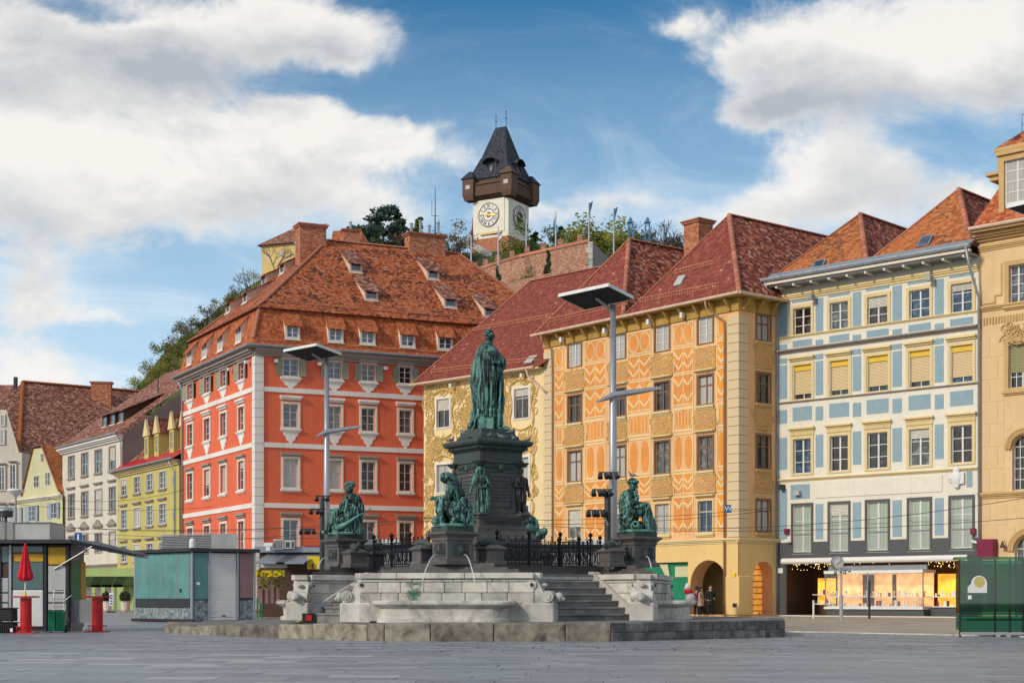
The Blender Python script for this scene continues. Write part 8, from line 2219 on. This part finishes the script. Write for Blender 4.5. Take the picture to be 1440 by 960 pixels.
for k in range(8):B().lathe([(.02,0),(.02,.02),(.008,.028)],8,(0,0,0),FA_.M@T(FA_.L*(k//2+.5)/4,-.03,zt_k(779)if k%2 else zt_k(839))@Matrix.Rotation(pi/2,4,'X')).build('rivet','dark_metal',k2)
B().box(FA_.U(254),FA_.U(256),-.07,-.03,zt_k(832),zt_k(827)).build('lock','dark_metal',k2,FA_.M)
B().box(FB_.U(276),FB_.U(281),-.035,-.03,zt_k(822),zt_k(818)).build('sticker','white_mark',k2,FB_.M)
for F,px in((FA_,190.5),(FB_,270),(FB_,294.5),(FB_,334),(FB_,357.5)):u=F.U(px);B().bbox(u-.05,u+.05,-.05,.1,.1,zt,.01).build('corner_post','mast_metal',k2,F.M)
B().prism(ccw([(p.x,p.y)for p in(A_+Vector((-.05,-.25,0)),B_+Vector((0,-.35,0)),C_+Vector((.3,-.3,0)),D_+Vector((.3,1.2,0)),A_+Vector((0,3,0)))]),zt,zt+.14).build('roof','dark_metal',k2)
b0_=A_+Vector((-.1,-.3,0));B().prism(ccw([(p.x,p.y)for p in(A_+Vector((-.15,-.12,0)),B_+Vector((0,-.12,0)),B_+Vector((0,.5,0)),A_+Vector((0,.5,0)))]),.02,.14).build('base_skid','rubber',k2)
Fr=Facade(G(226,69.5),G(296,68));zl0,zl1=zt+.14,EYE+(HY-751)/FPX*68.5
for k in range(9):z=zl0+k*(zl1-zl0)/9;B().box(0,Fr.L,0,.06,z,z+(zl1-zl0)/9*.6).build('louvre','grey_panel',k2,Fr.M)
B().box(0,Fr.L,.1,1.2,zl0,zl1-.02).build('roof_unit','dark_metal',k2,Fr.M);B().box(-.03,Fr.L+.03,-.03,.09,zl1,zl1+.04).build('louvre_rail','mast_metal',k2,Fr.M)
Fr2=Facade(G(296.5,68),G(334,68.3));B().box(0,Fr2.L,0,1.1,zl0,zl1+.02).build('roof_box','light_panel',k2,Fr2.M)
p=P(270.5,766,66.9);B().lathe([(.14,-.12),(.14,.2),(.10,.26),(.05,.3)],10,tuple(p)).build('roof_lamp','white_paint',k2)
# ================================================================== yellow snack stand behind
k3=thing('yellow_stand',G(410,78),'low snack stand with yellow trim, grey awnings and green posts right of the teal kiosk','kiosk')
d=78;zz3=lambda y:EYE+(HY-y)/FPX*d
def b3(x0,x1,y0,y1,mat,name,dy=0,th=.1):a,c=G(x0,d),G(x1,d);return B().box(a.x,c.x,d+dy,d+dy+th,zz3(y1),zz3(y0)).build(name,mat,k3)
b3(358,505,772,868,'wood_dark','body',1.5,3);b3(358,450,768,776,'zinc','roof_edge',0,4);b3(428,452,766.5,768,'red_paint','roof_rim',-.05,4)
b3(434,452,782,800,'yellow_paint','sign_box',-.6,.6);b3(440.5,443.5,792,799,'red_paint','sign_mark',-.62,.02)
b3(359,403,802,811,'yellow_paint','fascia',-.8,.1);b3(370,404,793,798,'white_paint','shelf',-.8,.8)
for(x0,x1,y0,y1)in((359,400,781,791),(388,428,781,791)):
 a,c=G(x0,d-1.2),G(x1,d-1.2);B().mesh([(a.x,d-1.2,zz3(y1)),(c.x,d-1.2,zz3(y1)),(c.x+.8,d+.4,zz3(y0)+.15),(a.x+.4,d+.4,zz3(y0)+.15),(a.x,d-1.2,zz3(y1)-.08),(c.x,d-1.2,zz3(y1)-.08)],[(0,1,2,3),(4,5,1,0)]).build('awning','zinc',k3)
for k in range(4):b3(363+k*8,370+k*8,812,848,'plum_panel','curtain',-.3+.1*(k%2),.08)
for(px,mt,y0,y1)in((360.5,'green_panel',812,869),(366,'green_panel',840,869),(360.6,'yellow_paint',832,837),(360.6,'yellow_paint',858,868),(372,'green_panel',848,868)):b3(px-1.3,px+1.3,y0,y1,mt,'post',-.9 if mt=='green_panel' else-.92,.1)
r=random.Random(1);b=B()
for _ in range(90):
 p=P(r.uniform(362,400),r.uniform(802,828),d-.95);t1=Vector((r.gauss(0,1),0,r.gauss(0,1))).normalized()*.12;b.poly([p-t1,p+Vector((0,0,.06)),p+t1,p-Vector((0,0,.06))])
b.build('hanging_greens','foliage_yellow',k3,kind='stuff')
for i,(x0,x1,y0,y1)in enumerate(((384,399,758,772),(400,409,760,771),(409,414,760,771))):
 a,c=G(x0,d-.3),G(x1,d-.3);t=thing('air_conditioner',Vector(((a.x+c.x)/2,d,zz3(y1))),['larger air conditioner with side grille on the stand roof','white air conditioner with dark square grille on the stand roof','smallest grey air conditioner at the right of the three'][i],'air conditioner',group='air conditioners on the stand roof')
 B().box(a.x+.01,c.x-.01,d-.3,d+.2,zz3(y1),zz3(y0)).build('case','light_panel' if i!=1 else 'white_paint',t)
 b=B();
 for q in range(4):
  for q2 in range(4):xx=a.x+.05+(c.x-a.x-.1)*q/4;zz_2=zz3(y1)+.05+(zz3(y0)-zz3(y1)-.1)*q2/4;b.box(xx,xx+(c.x-a.x)/4*.6,d-.315,d-.301,zz_2,zz_2+.06)
 b.build('grille','dark_metal',t,kind='stuff')
p=P(377,765,77.6);t=thing('white_sign',p,'small white signboard left of the air conditioners on the stand roof','sign');B().box(p.x-.22,p.x+.22,77.6,77.64,p.z-.09,p.z+.09).build('board','white_mark',t);B().box(p.x-.12,p.x+.1,77.62,77.7,p.z-.32,p.z-.091).build('stand','white_paint',t)
# grey market kiosks glimpsed behind the fountain
for i,(x0,x1,yt,d,lab,lx0,lx1)in enumerate(((500,575,757.5,62,'grey louvred market kiosk behind the left railing',505,536),(728,869,757.5,60,'grey market kiosk with pale roof box behind the right railing',800,812))):
 a,c=G(x0,d),G(x1,d);t=thing('market_kiosk',Vector(((a.x+c.x)/2,d,0)),lab,'kiosk',group='grey market kiosks behind the fountain');zt3=EYE+(HY-769)/FPX*d;z4=EYE+(HY-yt)/FPX*d
 B().box(a.x,c.x,d,d+3,0,zt3).build('body','grey_panel',t);B().box(a.x-.2,c.x+.2,d-.3,d+3.2,zt3,zt3+.1).build('roof','dark_metal',t)
 xx0,xx1=G(lx0,d).x,G(lx1,d).x;x2=G(540 if i==0 else 866,d).x
 x2=G(560 if i==0 else 866,d).x
 for k in range(5):z=zt3+.1+k*(z4-zt3-.1)/5;B().box(xx0,xx1,d+.2,d+.26,z,z+(z4-zt3)/5*.55).build('louvre','grey_panel',t)
 B().box(xx0,xx1,d+.3,d+1.2,zt3+.1,z4-.01).build('roof_unit','dark_metal',t)
 B().box(xx1+.02,x2,d+.2,d+1.2,zt3+.1,z4).build('roof_box','white_paint',t)
 # small black and red box on the platform
p=P(433.5,871,42.5);p.z=.40;t=thing('tool_box',p,'small black box with red front and yellow strap by the left steps','box');M=T(p)
B().bbox(-.16,.16,-.12,.12,0,.25,.015).build('case','rubber',t,M);B().box(-.05,.11,-.135,-.121,.05,.2).build('red_front','red_paint',t,M);B().tube([(-.16,-.1,.1),(-.24,-.16,.03),(-.30,-.2,.0)],.012,5).build('strap','yellow_paint',t,M)
# ================================================================== things on the right
p=G(1183,72.5);p.z=.03;t=thing('post_clock',p,'round white clock on a slim grey post before the jewellery shop','clock');zc_=EYE+(HY-791)/FPX*72.5
b=B();b.tube([(p.x,p.y,.03),(p.x,p.y,1.2)],.09,10);b.tube([(p.x,p.y,1.2),(p.x,p.y,zc_-.25)],.05,10);b.build('post','mast_metal',t)
pc=Vector((p.x-.2,p.y-.05,zc_));Mc=T(pc)@RZ(radians(25))@Matrix.Rotation(pi/2,4,'X')
B().lathe([(.31,-.10),(.33,-.08),(.33,.08),(.31,.10)],24,(0,0,0),Mc).build('case','grey_metal',t);face=B().lathe([(.29,.101),(.01,.11)],24,(0,0,0),Mc).build('clock_face','clock_white',t)
b=B()
for k in range(12):b.box(-.009,.009,.22,.27,.111,.118,Mc@RZ(k*pi/6))
b.box(-.012,.012,-.04,.16,.119,.125,Mc@RZ(2.3));b.box(-.009,.009,-.05,.23,.126,.132,Mc@RZ(-.9));b.build('hands_and_marks','clock_black',face)
b=B();b.tube([(p.x-.2,p.y,zc_-.3),(p.x+.3,p.y,zc_-.35)],.03,6)
for k in range(4):b.ball((p.x-.3+k*.22,p.y-.1,zc_-.45+.08*(k%2)),.09,10,6)
b.build('globe_lamps','zinc',t,smooth=True)
p=G(1144,78.5);p.z=.03;t=thing('bollard',p,'thin pale bollard in front of the left shop window','bollard');B().lathe([(.05,0),(.05,.86),(.07,.88),(.04,.92)],10,tuple(p)).build('post','white_paint',t)
p=G(1222.5,76.5);p.z=.03;t=thing('dark_post',p,'dark slim post standing in front of the shop case','post');B().lathe([(.06,0),(.06,1.9),(.02,1.95)],10,tuple(p)).build('post','dark_metal',t)
# green glass shelter
d=42;sh=thing('glass_shelter',G(1400,d),'green tinted glass shelter with steel rail at the right edge','shelter');zs=lambda y,dd=42:EYE+(HY-y)/FPX*dd
x0,x1=G(1350,d).x,G(1478,d).x
def gp(a_,c_,z0,z1,y=0,name='glass_pane'):return B().box(a_,c_,d+y,d+y+.02,z0,z1).build(name,'green_glass',sh)
zt4=zs(784)
xs_=[G(q,d).x for q in(1350,1400,1417,1440,1478)]
gp(xs_[0],xs_[1],zs(864),zt4-.06);gp(xs_[1]+.01,xs_[3],zs(864),zt4-.06);gp(xs_[3]+.01,xs_[4],zs(864),zt4-.06)
gp(xs_[0],xs_[1],zs(888),zs(865),-.02);gp(xs_[1]+.01,xs_[3],zs(888),zs(865),-.02);gp(xs_[3]+.01,xs_[4],zs(888),zs(865),-.02)
gp(xs_[0]+.1,xs_[4],zs(860),zt4-.15,.42);B().box(x0,x0+.02,d+.03,d+.4,.2,zt4-.06).build('glass_pane','green_glass',sh)
B().box(x0-.05,x1,d-.05,d+.5,zt4-.05,zt4+.03).build('roof','green_glass',sh);B().box(x0,x1,d-.02,d+.04,zs(891.5),zs(888.8)).build('bottom_rail','mast_metal',sh)
B().box(x0,x1,d-.02,d+.05,zs(864.6),zs(863)).build('middle_rail','dark_metal',sh)
for q in(1350.8,1400,1421,1440,1470):x=G(q,d).x;B().box(x-.022,x+.022,d+.03,d+.09,0,zt4-.05).build('post','dark_metal',sh)
for q in(1403,1418):x=G(q,d).x;B().box(x-.06,x+.06,d-.05,d+.1,0,zs(891.5)).build('foot','mast_metal',sh)
b=B();cx4,cz4=G(1374,d).x,zs(821)
pts=[(cx4-.26,zs(833)),(cx4+.27,zs(833)),(cx4+.27,zs(824))]+[(cx4+.05+.22*cos(a_),zs(820)+.22*sin(a_))for a_ in[k*pi/8 for k in range(9)]]+[(cx4-.26,zs(825))]
b.extr([(x,z)for x,z in pts][::-1],d-.012,d-.004);st_=b.build('sticker','white_paint',sh)
B().lathe([(.01,0),(.15,0)],16,(0,0,0),T(cx4+.06,d-.016,zs(818))@Matrix.Rotation(pi/2,4,'X'),caps=False).build('sticker_disc','wall_green_yellow',st_)
B().box(G(1361,d).x,G(1366,d).x,d-.014,d-.004,zs(842),zs(836.5)).build('small_notice','white_mark',sh)
b=B();b.box(x0+.3,x1,d+.1,d+.38,.46,.5);b.build('bench','dark_metal',sh)
B().box(G(1390,d+.3).x,G(1402,d+.3).x,d+.3,d+.34,zs(852),zs(812)).build('poster','light_panel',sh)
# hanging striped cone ornament near the arch
p=G(967,62);t=thing('cone_sign',p,'small white and red cone shaped figure sign left of the big arch','sign');zq=lambda y:EYE+(HY-y)/FPX*62
b=B();b.lathe([(.17,zq(846)),(.2,zq(840)),(.15,zq(834))],12,(p.x+.1,62,0));b.build('lower_body','light_panel',t,smooth=True);b=B();b.lathe([(.15,zq(834)),(.17,zq(831)),(.14,zq(828))],12,(p.x+.02,62,0));b.build('red_band','red_cloth',t,smooth=True);b=B();b.lathe([(.14,zq(828)),(.08,zq(823)),(.03,zq(819))],12,(p.x-.02,62,0));b.build('upper_body','white_paint',t,smooth=True);B().tube([(p.x,62.1,0),(p.x,62.1,zq(838))],.03,6).build('post','grey_metal',t)
# people under the arch
def person(px,d,z0,H,rz,coat,hairm,label,long_hair=True):
 p=G(px,d);p.z=z0;t=thing('person',p,label,'person',group='people under the arcade arch');M=T(p)@RZ(rz)@Matrix.Scale(H/1.7,4)
 f=Fig();f.chain([(-.09,0,.85),(-.10,.02,.48),(-.1,.0,.09)],[.095,.065,.045]);f.chain([(.09,0,.85),(.11,-.04,.48),(.12,.04,.09)],[.095,.065,.045])
 f.cap((-.1,.02,.05),(-.1,-.12,.04),.045,.035);f.cap((.12,.05,.05),(.12,-.08,.04),.045,.035)
 f.chain([(0,0,.88),(0,0,1.1),(0,.01,1.34)],[.16,.13,.15]);f.cap((-.15,.01,1.37),(.15,.01,1.37),.065);f.cap((0,0,1.4),(0,-.01,1.5),.05)
 f.chain([(-.2,.01,1.36),(-.25,.0,1.1),(-.2,-.14,.92)],[.06,.048,.035]);f.chain([(.2,.01,1.36),(.25,.02,1.1),(.17,-.16,1.0)],[.06,.048,.035])
 f.hand((-.19,-.16,.91),(.1,-1,-.2),(0,0,1),.9);f.hand((.16,-.18,1.0),(-.2,-1,0),(0,0,1),.9);f.head((0,-.02,1.60),.10,(0,-1),0,'none')
 f.finish('body','skin',t,M,.014)
 f=Fig();f.loft([(.62,-.23,.23,0,.18),(.85,-.2,.2,0,.16),(1.05,-.175,.175,0,.145),(1.3,-.21,.21,0,.16),(1.42,-.14,.14,0,.11)],40,.03,9);f.chain([(-.2,.01,1.37),(-.26,.0,1.1),(-.21,-.12,.95)],[.075,.065,.055]);f.chain([(.2,.01,1.37),(.26,.02,1.1),(.18,-.13,1.02)],[.075,.065,.055]);f.finish('coat',coat,t,M,.018,.008,None,(14,14,4))
 f=Fig();f.ell((0,.02,1.64),(.118,.12,.115));
 if long_hair:f.chain([(0,.07,1.6),(0,.1,1.4),(0,.12,1.15)],[.12,.14,.10])
 f.finish('hair',hairm,t,M,.016)
 f=Fig();f.chain([(-.09,0,.8),(-.10,.02,.48),(-.1,0,.13)],[.105,.08,.06]);f.chain([(.09,0,.8),(.11,-.04,.48),(.12,.04,.13)],[.105,.08,.06]);f.finish('trousers','black_cloth',t,M,.018)
 return t
person(999,84.5,.03,1.72,.15,'black_cloth','hair_dark','person with long dark hair in a black coat seen from behind under the arch')
person(985.5,85.5,.03,1.62,1.2,'beige_cloth','hair_dark','person in a beige jacket walking beside the dark coated one')
person(980,87.5,.03,1.66,2.9,'maroon_sign','hair_dark','person in a dark red jacket furthest left inside the arch',False)
print('objects',len(bpy.data.objects))
